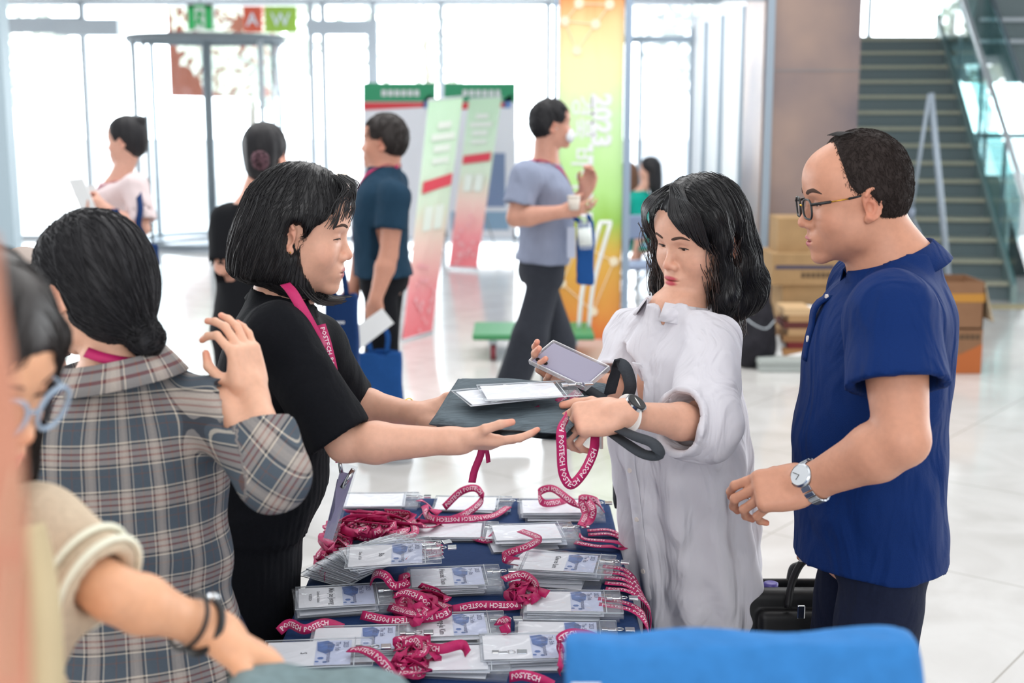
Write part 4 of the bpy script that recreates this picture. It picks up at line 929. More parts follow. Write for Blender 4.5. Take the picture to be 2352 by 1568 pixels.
# ---------------------------------------------------------------- fabrics
M_BLACKKNIT = mat('black_knit', '#0c0e14', .85, noise=.15, scale=200, bump=.3, wrk=.3); M_BLUEPOLO = mat('royal_blue_pique', '#03265e', .8, noise=.10, scale=500, bump=.35, wrk=.9)
M_WHITECOTTON = mat('white_cotton', '#d3d1d8', .85, noise=.02, scale=8, bump=.15, wrk=.8, wscale=8); M_NAVY = mat('navy_cotton', '#161d33', .85, noise=.12, scale=160, bump=.2, wrk=.5)
M_TEALTEE = mat('dark_teal_jersey', '#1f3b50', .85, noise=.08, scale=60, bump=.1, wrk=.5); M_BLACKTEE = mat('black_jersey', '#17181c', .85); M_GREYSHIRT = mat('blue_grey_shirt', '#8d95ab', .8, noise=.05, scale=20, bump=.1, wrk=.5)
M_DKGREY = mat('charcoal_trousers', '#34373f', .85, noise=.1, scale=60); M_PALEPINK = mat('pale_pink_blouse', '#e0cfd0', .75); M_TURQ = mat('turquoise_knit', '#12a090', .8)
M_MAG = mat('magenta_ribbon', '#b8175f', .6, noise=.10, scale=400); M_BLACKPL = mat('black_plastic', '#101013', .35); M_SHOE = mat('dark_shoe', '#23252b', .6); M_SOLE = mat('pale_sole', '#b9bcc0', .6)
M_BTN = mat('pearl_button', '#ddd3cc', .3); M_GOLD = mat('gold', '#c79a3c', .25, 1.); M_CHROME = mat('chrome', '#c9ccd0', .18, 1.); M_RBTXT = mat('ribbon_print', '#efd7e0', .6)
def plaid_mat():
    m = mat('plaid_flannel', (1, 1, 1), .85); nt = m.node_tree; n = nt.nodes; L = nt.links.new; b = n['Principled BSDF']; uv = n.new('ShaderNodeUVMap'); sp = n.new('ShaderNodeSeparateXYZ'); L(uv.outputs[0], sp.inputs[0])
    A, B_, W_, R_, K_ = '#4a535d', '#9d948e', '#cfc4b4', '#7a3e38', '#343238'
    def layer(sock, period, stops):
        d = n.new('ShaderNodeMath'); d.operation = 'DIVIDE'; d.inputs[1].default_value = period; L(sp.outputs[sock], d.inputs[0])
        f = n.new('ShaderNodeMath'); f.operation = 'FRACT'; L(d.outputs[0], f.inputs[0]); cr = n.new('ShaderNodeValToRGB'); cr.color_ramp.interpolation = 'CONSTANT'; e = cr.color_ramp.elements
        while len(e) < len(stops): e.new(.5)
        for q, (p, c) in zip(e, stops): q.position = p; q.color = (*srgb(c), 1)
        L(f.outputs[0], cr.inputs[0]); return cr
    cu = layer('X', .064, [(0, A), (.22, '#6b4a3e'), (.245, A), (.47, W_), (.50, A), (.53, K_), (.57, B_), (.66, '#a99f97'), (.78, B_), (.86, K_), (.90, A), (.93, W_), (.955, A)])
    cv = layer('Y', .072, [(0, A), (.20, '#6b4a3e'), (.22, A), (.38, W_), (.41, K_), (.46, B_), (.56, R_), (.60, B_), (.69, R_), (.73, B_), (.83, K_), (.87, W_), (.90, A)])
    mx = n.new('ShaderNodeMix'); mx.data_type = 'RGBA'; mx.inputs[0].default_value = .5; L(cu.outputs[0], mx.inputs[6]); L(cv.outputs[0], mx.inputs[7])
    nz = n.new('ShaderNodeTexNoise'); nz.inputs['Scale'].default_value = 900; tc = n.new('ShaderNodeTexCoord'); L(tc.outputs['Object'], nz.inputs[0]); mr = n.new('ShaderNodeMapRange'); mr.inputs['To Min'].default_value = .75; mr.inputs['To Max'].default_value = 1.35; L(nz.outputs[0], mr.inputs[0])
    sc = n.new('ShaderNodeVectorMath'); sc.operation = 'SCALE'; L(mx.outputs[2], sc.inputs[0]); L(mr.outputs[0], sc.inputs['Scale']); L(sc.outputs[0], b.inputs['Base Color']); return m
M_PLAID = plaid_mat()
def body_uv(h, V, arms=('L', 'R'), rad=.15):
    sc = np.linalg.norm(h.T[:3, 0]); q = (V-h.T[:3, 3]) @ (h.T[:3, :3]/sc); u = np.arctan2(q[:, 0], -q[:, 1])*rad; v = q[:, 2].copy(); dt = np.abs(q[:, 0])/sc-.150
    for a in arms:
        j = h.J[a]; best = None; off = 0
        for p0, p1 in ((j['s'], j['e']), (j['e'], j['w'])):
            d = p1-p0; Ln = np.linalg.norm(d); d = d/Ln; t = np.clip((V-p0) @ d, -.03, Ln); r = V-p0-t[:, None]*d; dist = np.linalg.norm(r, axis=1)
            X = nrm(np.cross(d, (.3, 1., .1))); Y_ = np.cross(d, X); ang = np.arctan2(r @ X, r @ Y_)*.058; cu_ = (dist, ang, -(t+off))
            if best is None: best = [c.copy() for c in cu_]
            else:
                w_ = cu_[0] < best[0]
                for i in range(3): best[i][w_] = cu_[i][w_]
            off += Ln
        ax2 = nrm((j['e']-j['s'])*[1, 0, 1]); pr = np.cross(ax2, (0, 1., 0)); best[1] = (V-j['s']) @ pr; best[2] = -((V-j['s']) @ ax2)-.02
        m_ = (best[0] < .085) & (dt > 0); u[m_] = best[1][m_]; v[m_] = best[2][m_]
    return np.stack([u, v], 1)
def collar_ring(h, m, r=.066, hgt=.03, th=.004, tilt=.35, flare=.012, name='collar', gap=.0, a0=None, n=28, zc=0.):
    """open standing/turned collar around the neck: a curved band with thickness"""
    ax = nrm(h.HF[:3, 3]-h.nb)*(1-tilt)+h.T[:3, 2]/np.linalg.norm(h.T[:3, 2])*tilt; ax = nrm(ax); F = frame(h.nb+ax*zc, y=nrm(h.F0[:3, 1]-ax*np.dot(h.F0[:3, 1], ax)), z=ax)
    V = []; Fq = []; A = np.linspace(pi/2+gap, pi/2+2*pi-gap, n)
    for a in A:
        for (rr, z) in ((r, 0), (r+flare*.2, hgt*.6), (r+flare*.4, hgt), (r+flare*.4+th, hgt), (r+flare+th, hgt*.5), (r+flare*1.6+th, -.004)):
            sq = 1+.10*abs(sin(a)); V.append(tp(F, (rr*cos(a), rr*sin(a)*sq, z)))
    for i in range(n-1):
        for j in range(5): Fq.append((i*6+j, i*6+j+1, i*6+7+j, i*6+6+j))
    o = mesh_obj(name, V, Fq, m, h.root); s_ = o.modifiers.new('thick', 'SOLIDIFY'); s_.thickness = .002; return o
# ribbons with lettering -------------------------------------------------
def ribbon(name, pts, w, m, parent, hint=(0, 0, 1), text=None, tscale=None, th=.0012, every=None, tside=1, n=6, res=True):
    P = spline(pts, n) if res else np.asarray(pts, float); H = hint
    if isinstance(hint, list): H = spline(hint, n) if res else np.asarray(hint)
    V, F = ribbon_geo(P, w, th, H); o = mesh_obj(name, V, F, m, parent, True)
    if text:
        t, a, nn = ribbon_frames(P, H); s_ = np.r_[0, np.cumsum(np.linalg.norm(np.diff(P, axis=0), axis=1))]; sz = tscale or w*.72; tv, tf = text_geo(text, .02, 1); wd_ = (tv[:, 0].max()+.45)*sz; VV = []; FF = []; x0 = w*.3
        while x0+wd_ < s_[-1]:
            u = tv[:, 0]*sz+x0; vv = (tv[:, 1]-.35)*sz; C3 = [np.stack([np.interp(u, s_, K[:, i]) for i in range(3)], 1) for K in (P, a, nn)]
            k = len(VV)*1; base = sum(len(x) for x in VV) if VV else 0
            VV.append(C3[0]-C3[1]*(vv*tside*-1)[:, None]*1+C3[2]*(th*.5+.0005)*tside); FF += [tuple(i+base for i in q) for q in tf]; x0 += wd_
        if VV: mesh_obj('lettering', np.vstack(VV), FF, M_RBTXT, o, False)
    return o
# ================================================================ foreground: woman with the bob
Y = 2.62
A_ = Human('person with a black bob in a black knit dress handing over a grey tote', (-.545, Y), -90, H=1.66, sex='F', lean=13,
    head=dict(c=W(692, 541, Y), rot=(-3, 9, 0), s=1.0, neck=.92), skin='#dba890', build=.98, legw=.75,
    ho=dict(down=1, eye=.0016, lips=.95, lipc=srgb('#b05a5c'), w=.99, nose=.85, brow=1.2),
    arms=dict(R=dict(s=W(640, 772, 2.46), e=W(792, 1018, 2.42), w=W(1046, 1012, 2.40), hs=.90, f=nrm((.95, .30, -.13)), d=nrm((.05, -.38, -.92)), pose=dict(curl=[(10, 12, 8), (12, 12, 8), (12, 10, 6), (12, 10, 6)], spread=(3, 0, -2, -5), thumb=((.75, .62, -.30), (.42, .88, -.30), (.30, .94, -.2)))),
              L=dict(s=W(720, 790, 2.80), e=W(800, 925, 2.90), w=W(962, 952, 2.82), f=nrm((1, -.15, -.16)), d=nrm((.05, .5, -.85)), pose=FLAT)))
A_.body(.007, .0021, dict(R=.0024, L=.004))
def bob(S, F):
    S.ell((0, -.010, .050), (.084, .103, .094), k=.01, F=F)
    S.loft([(-.100, 0, -.058, .078, .066), (-.085, 0, -.052, .095, .082), (-.04, 0, -.050, .099, .088), (.02, 0, -.036, .094, .094), (.08, 0, -.02, .080, .088)], k=.02, F=F, cap=.02)
    S.loft([(-.112, 0, .006, .070, .050), (-.09, 0, -.004, .080, .050), (-.03, 0, -.012, .082, .044), (.03, 0, .0, .080, .05)], k=.02, F=F, cap=.015)
    S.ell((0, .115, -.018), (.14, .116, .088), k=.010, sub=True, F=F); S.ell((0, .125, .035), (.062, .080, .058), k=.035, sub=True, F=F); S.ell((0, .11, -.06), (.052, .10, .08), k=.012, sub=True, F=F)
    for s_ in (-1, 1): S.ell((s_*.095, .006, .000), (.036, .024, .038), k=.008, sub=True, F=F)
hb, SB = hair_obj(A_, bob, HAIR_BLACK, lambda q: np.where((q[:, 2] > .055)[:, None], np.stack([np.sign(q[:, 0]+.0)*.7, np.clip(q[:, 1]-.01, -1, 1)*9, -np.ones(len(q))*.3], 1), np.stack([q[:, 0]*-2*(q[:, 2] < -.07), -.25+1.6*(q[:, 2] < -.085)+0*q[:, 0], -np.ones(len(q))], 1)), ns=5200, h_=.0045, disp=lambda q: hair_ridges(q, 60, .0006), n=13, step=.0085, r=.00055, lift=(-.0005, .0022), jit=.07)
def loose(h, roots, pathfn, m, name, r=.0005, n=12):
    mb_ = MB()
    for q0 in roots: mb_.tube(spline([tp(h.HF, p) for p in pathfn(q0)], 5), np.r_[np.full(1, r), np.full(1, r)] if False else r, 4, cap=False)
    return mb_.build(name, m, h.root, True)
g_ = np.random.default_rng(5)
br_ = [(g_.uniform(-.055, .055), g_.uniform(.055, .075)) for _ in range(80)]
def bang(q0):
    x, y0 = q0; k = g_.uniform(.7, 1.1); e = .050+.012*g_.uniform(-1, 1)-abs(x)*.20; yy = .086-abs(x)*.55; s_ = np.sign(x) if x else 1
    return [(x*.7, y0-.008, .128), (x*.9+s_*.004, y0+.018, .112), (x*1.1+s_*.006, yy+.010, .078), (x*1.25+s_*.010, yy+.008, e+.012), (x*1.3+s_*.014, yy+.002, e-.004)]
loose(A_, br_, bang, HAIR_BLACK, 'fringe', .00085)
tips = [(g_.uniform(-.07, .07), g_.uniform(0, 1)) for _ in range(60)]
loose(A_, tips, lambda t: [(t[0]*1.05, .02, -.085), (t[0]*1.0, .040+.01*t[1], -.108), (t[0]*.95, .062+.012*t[1], -.118), (t[0]*.9, .086+.025*t[1], -.119+.01*t[1])], HAIR_BLACK, 'hair_tips', .0007)
MB().tube([tp(A_.HF, (.0765, -.002, -.0255)), tp(A_.HF, (.0785, -.002, -.0255))], .0018, 8).build('ear_stud', M_GOLD, A_.root, True)
def rib(P): return (np.sin(P[:, 0]*420+P[:, 1]*60)*.0009).astype(np.float32) if P.ndim == 2 else 0
dsec = [(.93, 0, .0, .168, .128), (1.02, 0, .014, .160, .134), (1.12, 0, .012, .155, .122), (1.20, 0, .012, .162, .128), (1.30, 0, .0, .158, .104), (1.365, 0, -.010, .108, .074), (1.405, 0, -.016, .066, .062)]
o, V = A_.top('dress', M_BLACKKNIT, sections=dsec, lower=[(.12, 0, -.03, .20, .14), (.5, 0, -.03, .19, .13), (.75, 0, -.02, .178, .124), (.96, 0, -.004, .166, .128)], sleeve=.93, sl_r=.020, neck=-.002, h=.006, disp=lambda P: (np.sin((P[:, 0]+P[:, 1])*260)*.0012*(P[:, 2] < 1.1)).astype(np.float32))
# cardigan edge lines and collar of the dress
collar_ring(A_, M_BLACKKNIT, r=.056, hgt=.012, flare=.006, gap=0., th=.003, name='neckline')
A_.shoes(M_SHOE)
# ================================================================ woman in the white shirt dress
Y = 2.88
C_ = Human('person with wavy dark shoulder-length hair in a long white shirt dress', (W(1577, 1300, Y)[0], Y+.02), 128, H=1.575, sex='F', lean=8,
    head=dict(c=W(1606, 556, 2.90), rot=(-1, 12, -3), s=1.02, neck=.92), skin='#d9a68e', build=.98, legw=.7,
    ho=dict(down=.5, eye=.0036, lw=1.15, lips=1.25, lipc=srgb('#bb4a56'), w=1.16, jaw=1.05, nose=.85, brow=1.25),
    arms=dict(L=dict(s=W(1640, 785, 2.76), e=W(1612, 975, 2.60), w=W(1432, 948, 2.47), f=nrm((-1, -.10, -.12)), d=nrm((-.1, -.62, .78)), hs=1.02, pose=dict(curl=[(42, 34, 20), (52, 44, 25), (58, 50, 28), (60, 52, 28)], spread=(6, 1, -2, -6), thumb=((.72, .66, -.22), (.30, .92, -.25), (.12, .96, -.2)))),
              R=dict(s=W(1462, 775, 3.02), e=W(1415, 905, 2.92), w=W(1345, 878, 2.76), f=nrm((-.85, -.25, .22)), d=nrm((.05, .75, -.65)), pose=dict(curl=[(30, 30, 20), (34, 34, 24), (38, 36, 24), (42, 36, 24)], spread=(5, 1, -3, -8), thumb=((.72, .55, .42), (.30, .8, .52), (.05, .85, .5))))))
C_.body(.007, .0020, dict(L=.0024, R=.0026))
def wavy(S, F):
    S.ell((0, -.012, .050), (.094, .106, .095), k=.01, F=F)
    S.loft([(-.165, 0, -.045, .10, .075), (-.12, 0, -.048, .118, .088), (-.06, 0, -.045, .110, .088), (.0, 0, -.040, .098, .090), (.06, 0, -.02, .088, .094)], k=.02, F=F, cap=.02)
    for s_ in (-1, 1): S.path([(s_*.080, .026, .07), (s_*.092, .018, .02), (s_*.092, .018, -.04), (s_*.098, .026, -.10), (s_*.086, .040, -.155)], [.024, .022, .020, .024, .016], k=.02, F=F)
    S.ell((0, .118, -.050), (.100, .115, .114), k=.018, sub=True, F=F); S.ell((0, .125, .02), (.078, .10, .066), k=.03, sub=True, F=F)
    S.ell((-.098, .0, -.004), (.040, .028, .040), k=.008, sub=True, F=F)
def wave_flow(q): return np.stack([np.where(q[:, 2] > .06, np.sign(q[:, 0]-.012)*.8, 0)+np.sin(q[:, 2]*75+q[:, 1]*20)*.35*(q[:, 2] < 0), np.cos(q[:, 2]*70+q[:, 0]*30)*.35*(q[:, 2] < 0)+(q[:, 1])*4*(q[:, 2] > .08), -np.ones(len(q))*np.where(q[:, 2] > .09, .2, 1)], 1)
hb, SW = hair_obj(C_, wavy, HAIR_BLACK, wave_flow, ns=5000, h_=.0045, disp=lambda q: hair_ridges(q, 30, .0010)+np.sin(q[:, 2]*70+q[:, 1]*40+q[:, 0]*30)*.0035*np.clip(-q[:, 2]*12, 0, 1), n=14, step=.009, r=.00055, lift=(-.001, .003), jit=.10)
br_ = [(g_.uniform(-.066, .062), g_.uniform(.05, .07)) for _ in range(210)]
def bang2(q0):
    x, y0 = q0; s_ = 1 if x > .012 else -1; ax_ = abs(x-.012); e = .066-ax_*.62+.008*g_.uniform(-1, 1); 
    return [(.012+s_*ax_*.25, y0-.01, .137), (.012+s_*(.016+ax_*.6), .078-ax_*.10, .116), (.012+s_*(.030+ax_*.8), .099-ax_*.38, .088), (.012+s_*(.042+ax_*.75), .094-ax_*.46, e+.006), (.012+s_*(.054+ax_*.6), .078-ax_*.48, e-.020)]
loose(C_, br_, bang2, HAIR_BLACK, 'fringe', .0010)
cur = [(s_*g_.uniform(.055, .10), g_.uniform(-.02, .055), g_.uniform(0, 6.3)) for s_ in (-1, 1) for _ in range(110)]
loose(C_, cur, lambda t: [(t[0]+.008*sin(t[2]+z*60), t[1]+.012*cos(t[2]+z*45), z) for z in (.02, -.02, -.06, -.10, -.14, -.18, -.20)], HAIR_BROWN, 'curls', .0009)
cur = [(g_.uniform(.055, .11), g_.uniform(.0, .07), g_.uniform(0, 6.3)) for _ in range(90)]
loose(C_, cur, lambda t: [(t[0]+.010*sin(t[2]+z*50), t[1]+.012*cos(t[2]+z*40), z) for z in (.05, .01, -.04, -.09, -.13, -.17)], HAIR_BROWN, 'wispy_curls', .0007)
def folds(F, amp=.006, n=17, z0=1.15, ph=0.):
    sc = np.linalg.norm(F[:3, 0])
    def f(P):
        q = (P-F[:3, 3]) @ (F[:3, :3]/sc); a = np.arctan2(q[:, 0], q[:, 1]); return (np.sin(a*n+np.sin(q[:, 2]*5+ph)*1.2+ph)*amp*np.clip((z0-q[:, 2])*3+.15, .15, 1)+np.sin(a*n*.43+1.3*ph+q[:, 2]*3)*amp*.7).astype(np.float32)
    return f
wsec = [(.16, 0, .0, .185, .175), (.45, 0, .0, .178, .165), (.80, 0, .004, .168, .150), (1.00, 0, .010, .168, .145), (1.12, 0, .015, .175, .145), (1.22, 0, .016, .172, .132), (1.31, 0, .004, .165, .108), (1.37, 0, -.008, .112, .078), (1.415, 0, -.014, .070, .066)]
def wrinkle(P): return (np.sin(P[:, 2]*70+P[:, 0]*45+np.sin(P[:, 0]*20+P[:, 1]*17)*2)*.0018+hsh(P*np.array([1, 1, .5], np.float32), 24, 4.)*.003).astype(np.float32)
_fl = folds(C_.T, .009, 11)
o, V = C_.top('shirt_dress', M_WHITECOTTON, sections=wsec, sleeve=1.30, sl_r=.030, h=.006, neck=.006, disp=lambda P: _fl(P)+wrinkle(P))
collar_ring(C_, M_WHITECOTTON, r=.060, hgt=.036, flare=.016, gap=.42, th=.003, zc=-.006)
def plank(name, pts, w, th, m, parent, hint): V, F = ribbon_geo(spline(pts, 6), w, th, hint); return mesh_obj(name, V, F, m, parent)
def on_surf(S, p, d, n=60, off=.0):
    p = np.array(p, float)[None]; d = nrm(d)
    for _ in range(n): p = p+d*np.clip(S.eval(p), -.01, .03)[:, None]*.6
    return p[0]-d*off
fd = C_.F0[:3, 1]/C_.k; pl_ = [on_surf(C_.topS, tp(C_.T, (.0, .4, z)), -fd, off=.001) for z in (1.34, 1.26, 1.15, 1.02, .9, .75)]
plank('placket', pl_, .030, .004, M_WHITECOTTON, C_.root, fd)
for q in spline(pl_, 2)[1::2]: MB().tube([q+fd*.001, q+fd*.005], .0055, 10).build('button', M_BTN, C_.root)
# rolled cuffs
for side, t0 in (('L', .30), ('R', .30)):
    j = C_.J[side]; f = nrm(j['w']-j['e']); c = j['e']+(j['w']-j['e'])*t0; Sx = Sdf(); Sx.cone(c-f*.030, c+f*.004, .072, .070, k=.004); Sx.cone(c-f*.06, c+f*.05, .061, .059, k=.004, sub=True); C_._trim(Sx, c+f*.004, f, .1); C_._trim(Sx, c-f*.034, -f, .1); Sx.disp.append(lambda P: hsh(P, 30, 2).astype(np.float32)*.0025); sdf_obj('cuff', Sx, M_WHITECOTTON, C_.root, .0045)
# smart watch
j = C_.J['L']; F = frame(j['w']-nrm(j['w']-j['e'])*.012, y=nrm(j['w']-j['e']), z=j['hf'][:3, 2]); w_ = root('wrist_watch', j['w'], 'white-strapped watch with round black face on the left wrist of the white dress', 'watch')
MB().tube([tp(F, (.0300*cos(a), 0, .0245*sin(a)-.001)) for a in np.linspace(0, 2*pi, 30, endpoint=False)], .0030, 8, closed=True).build('strap', mat('white_strap', '#dcd9d6', .5), w_, True)
V_, Fq_ = tube_geo([tp(F, (.0305*cos(a), 0, .0248*sin(a)-.001)) for a in np.linspace(0, 2*pi, 36, endpoint=False)], .0105, 10, closed=True, flat=.22, up=F[:3, 1]); mesh_obj('band', V_, Fq_, mat('white_strap', '#dcd9d6', .5), w_)
MB().tube([tp(F, (0, 0, .022)), tp(F, (0, 0, .031))], .0215, 28).build('case', M_CHROME, w_); MB().tube([tp(F, (0, 0, .031)), tp(F, (0, 0, .0325))], .0190, 28).build('dial', M_BLACKPL, w_)
# ================================================================ man in the blue polo
Y = 2.53
D_ = Human('person in a royal blue polo shirt and navy trousers wearing black and gold glasses', (W(1994, 1350, Y)[0], Y), 90, H=1.74, sex='M', lean=-1,
    head=dict(c=W(1960, 468, Y), rot=(2, 7, 0), s=1.0, neck=1.12, arm=1.02), skin='#c48c72', build=.96, legw=.8,
    ho=dict(down=.6, eye=.0026, lips=1.2, lipc=srgb('#b5696a'), w=1.04, jaw=1.14, nose=.95, brow=1.6, gape=.0022, moles=[(-.058, .045, -.030, .0022), (-.05, .03, .03, .0012), (-.066, .01, -.052, .0012), (-.062, .028, -.065, .0013), (-.03, .065, -.075, .001)]),
    arms=dict(L=dict(s=W(2048, 728, 2.30), e=W(2072, 1010, 2.20), w=W(1862, 1108, 2.30), f=nrm((-1, .12, -.22)), d=nrm((-.15, -.72, .68)), pose=dict(curl=[(28, 38, 20), (36, 44, 24), (44, 48, 26), (50, 50, 26)], spread=(4, 1, -2, -5), thumb=((.55, .72, -.42), (.15, .9, -.42), (0, .92, -.38)))),
              R=dict(e=W(2000, 1000, 2.78), w=W(1915, 1170, 2.80), f=nrm((-.35, 0, -.95)), d=nrm((.2, .95, 0)), pose=FIST)))
def scalp(q):
    # hair-bearing skin: sides and back fading into stubble
    edge = .028-.9*np.clip(q[:, 2]-.02, -.1, .2)*.3; t = (edge+.03-q[:, 1])*45*(q[:, 2] > -.045)-np.clip((-.012-q[:, 2])*60, 0, 3)*(q[:, 1] > -.035)
    return np.clip(t, 0, 1)*.85*(np.clip((q[:, 2]+.06)*40, 0, 1))
D_.body(.007, .0022, dict(L=.003))
def crop(S, F):
    S.ell((0, -.018, .049), (.0815, .0935, .0885), k=.01, F=F); S.ell((0, -.040, .010), (.0710, .0640, .072), k=.03, F=F)
    S.ell((0, .092, .060), (.0660, .072, .090), k=.02, sub=True, F=F); S.ell((0, .105, -.02), (.12, .088, .105), k=.015, sub=True, F=F); S.box((0, .03, -.100), (.12, .16, .050), k=.02, sub=True, F=F)
    for s_ in (-1, 1): S.ell((s_*.082, .006, -.014), (.036, .032, .034), k=.010, sub=True, F=F)
hb, SC_ = hair_obj(D_, crop, mat('cropped_hair', '#2b2321', .7), lambda q: np.stack([q[:, 0]*3, q[:, 1]*2-.05+.3*(q[:, 2] > .1), -.6*np.ones(len(q))+.4*(q[:, 2] > .11)], 1), ns=7000, h_=.0035, n=4, step=.0030, r=.00045, lift=(.0003, .0022), jit=.35)
br_ = [(g_.uniform(-.04, .04), 0) for _ in range(60)]
loose(D_, br_, lambda t: [(t[0], .0, .135), (t[0], .012, .1355), (t[0]*1.05, .028, .131+.002*g_.uniform())], HAIR_DARK, 'thin_top_hair', .0004)
psec = [(.835, 0, -.004, .174, .140), (.89, 0, -.002, .174, .140), (.95, 0, .006, .174, .139), (1.05, 0, .016, .170, .139), (1.14, 0, .012, .172, .134), (1.24, 0, .008, .180, .132), (1.32, 0, -.002, .180, .116), (1.38, 0, -.014, .118, .082), (1.425, 0, -.02, .076, .070)]
def pfold(P): return (np.sin(P[:, 0]*38-P[:, 2]*26+np.sin(P[:, 2]*14)*1.5)*.0026*np.clip((1.30-P[:, 2])*4, 0, 1)).astype(np.float32)
o, V = D_.top('polo_shirt', M_BLUEPOLO, sections=psec, sleeve=.56, sl_r=.030, h=.006, neck=.004, disp=pfold)
collar_ring(D_, M_BLUEPOLO, r=.070, hgt=.040, flare=.018, gap=.22, th=.003)
fd = D_.F0[:3, 1]/D_.k; pl_ = [on_surf(D_.topS, tp(D_.T, (.0, .4, z)), -fd, off=.0015) for z in (1.375, 1.33, 1.27, 1.21)]; plank('placket', pl_, .034, .005, M_BLUEPOLO, D_.root, fd)
for q in (pl_[1], pl_[2]+(pl_[3]-pl_[2])*.3): MB().tube([q+V3(0, -.010, 0)+fd*.001, q+V3(0, -.010, 0)+fd*.006], .0062, 12).build('button', M_BTN, D_.root)
D_.pants(M_NAVY, top=.96, ez=.006, wide=.022, disp=lambda P: (np.sin(P[:, 2]*40+P[:, 0]*30)*.002).astype(np.float32)); D_.shoes(M_SHOE)
# glasses
gl = root('glasses', D_.HF[:3, 3], 'black and gold glasses on the face of the man in blue', 'glasses'); HF = D_.HF
for s_ in (-1, 1):
    rim = [tp(HF, (s_*(.033+.0225*np.sign(cos(a))*abs(cos(a))**.6), .098+.004*0-abs(.033+.0225*cos(a)-.01)*.10, .004+.0185*np.sign(sin(a))*abs(sin(a))**.7)) for a in np.linspace(0, 2*pi, 28, endpoint=False)]
    rm = MB().tube(rim, .0021, 8, closed=True).build('rim', M_BLACKPL, gl, True); MB().add(rim, [tuple(range(28))]).build('lens', glassy('lens', (.98, .98, .98), .0), rm)
    t1, t2, t3, t4, t5 = [tp(HF, p) for p in ((s_*.056, .095, .014), (s_*.068, .060, .016), (s_*.072, .028, .018), (s_*.074, -.004, .022), (s_*.073, -.022, .010))]
    tm = MB().tube([t1, t2], .0028, 8).tube([t3, t4, t5], .0022, 8).build('temple', M_BLACKPL, gl, True); MB().tube([t2, t3], .0013, 8).build('temple_wire', M_GOLD, tm, True)
MB().tube([tp(HF, (-.011, .0985, .009)), tp(HF, (0, .1005, .011)), tp(HF, (.011, .0985, .009))], .0016, 8).build('bridge', M_GOLD, gl, True)
# steel watch
j = D_.J['L']; dr = nrm(j['w']-j['e']); F = frame(j['w']-dr*.006, y=dr, z=j['hf'][:3, 2]); w_ = root('wrist_watch', j['w'], 'silver steel watch on the left wrist of the man in blue', 'watch'); STW = mat('watch_steel', '#b9bec4', .28, 1.)
for i, a in enumerate(np.linspace(0, 2*pi, 20, endpoint=False)):
    if abs(a-pi/2) < .45: continue
    c = (.0395*cos(a), 0, .0345*sin(a)-.001); G = frame(tp(F, c), y=dr, z=F[:3, :3] @ V3(cos(a), 0, sin(a))); bevel(MB().box((-.0048, -.0095, -.0022), (.0048, .0095, .0022), F=G).build('link', STW, w_), .001)
MB().tube([tp(F, (0, 0, .029)), tp(F, (0, 0, .039))], .0215, 28).build('case', STW, w_, True); MB().tube([tp(F, (0, 0, .039)), tp(F, (0, 0, .0405))], .0185, 28).build('dial', mat('dial_silver', '#cdd2d6', .3), w_)
for dx, ln_ in ((.010, 1), (-.006, .7)): MB().tube([tp(F, (0, 0, .0412)), tp(F, (dx, .012*ln_, .0412))], .0006, 4).build('hand', M_BLACKPL, w_)
MB().tube([tp(F, (0, .021, .032)), tp(F, (0, .026, .032))], .003, 8).build('crown', STW, w_)
# ================================================================ woman in the plaid shirt, seen from behind
Y = 2.08
P_ = Human('person in a grey plaid shirt seen from behind with a low hair bun', (W(305, 1400, Y)[0], Y), 24, H=1.60, sex='F', lean=2,
    head=dict(c=W(212, 672, Y+.01), rot=(30, 10, 0), s=.89, neck=1.0, arm=.9), skin='#e0ad92', build=1.12, ho=dict(eye=.003),
    arms=dict(R=dict(s=W(510, 950, 2.08), e=W(632, 1090, 1.97), w=W(582, 902, 2.08), hs=.86, f=nrm((-.20, .15, .95)), d=nrm((.80, -.58, .2)), pose=dict(curl=[(38, 46, 20), (30, 30, 18), (22, 26, 14), (18, 24, 12)], spread=(3, 0, -3, -7), thumb=((.55, .45, -.75), (.05, .75, -.62), (-.2, .95, -.2)))),
              L=dict(s=W(185, 940, 2.20), e=W(190, 1230, 2.32), w=W(230, 1400, 2.5), f=nrm((.2, .6, -.7)), d=nrm((-1, 0, 0)), pose=RELAX)))
P_.body(.007, .003, dict(R=.0026))
def upd(S, F):
    S.ell((0, -.016, .048), (.094, .112, .098), k=.01, F=F); S.ell((0, -.060, -.010), (.080, .066, .085), k=.04, F=F)
    S.ell((0, .120, -.025), (.13, .105, .105), k=.015, sub=True, F=F)
    for s_ in (-1, 1): S.ell((s_*.094, .012, -.016), (.038, .046, .052), k=.012, sub=True, F=F)
    S.ell((.018, -.105, -.092), (.034, .028, .032), k=.02, F=F)
hair_obj(P_, upd, HAIR_SOFT, lambda q: (np.array([.03, -.10, -.09])-q)*np.array([6, 9, 7]), ns=2400, h_=.005, disp=lambda q: hair_ridges(q, 34, .0008), n=10, step=.012, r=.0009, lift=(-.001, .002), jit=.05)
secp = [(.70, 0, -.005, .205, .165), (.86, 0, -.010, .195, .155), (1.0, 0, -.004, .172, .130), (1.10, 0, .0, .168, .124), (1.20, 0, .006, .176, .126), (1.30, 0, .0, .172, .108), (1.365, 0, -.012, .115, .076), (1.41, 0, -.016, .068, .062)]
def pl_f(P):
    q = P; return (np.sin(q[:, 2]*46+np.sin(q[:, 0]*13)*1.6+q[:, 0]*9)*.0060*np.exp(-((q[:, 2]-.97)/.09)**2)+np.sin(q[:, 0]*46+q[:, 2]*10)*.0028*np.clip((1.05-q[:, 2])*3, 0, 1)).astype(np.float32)
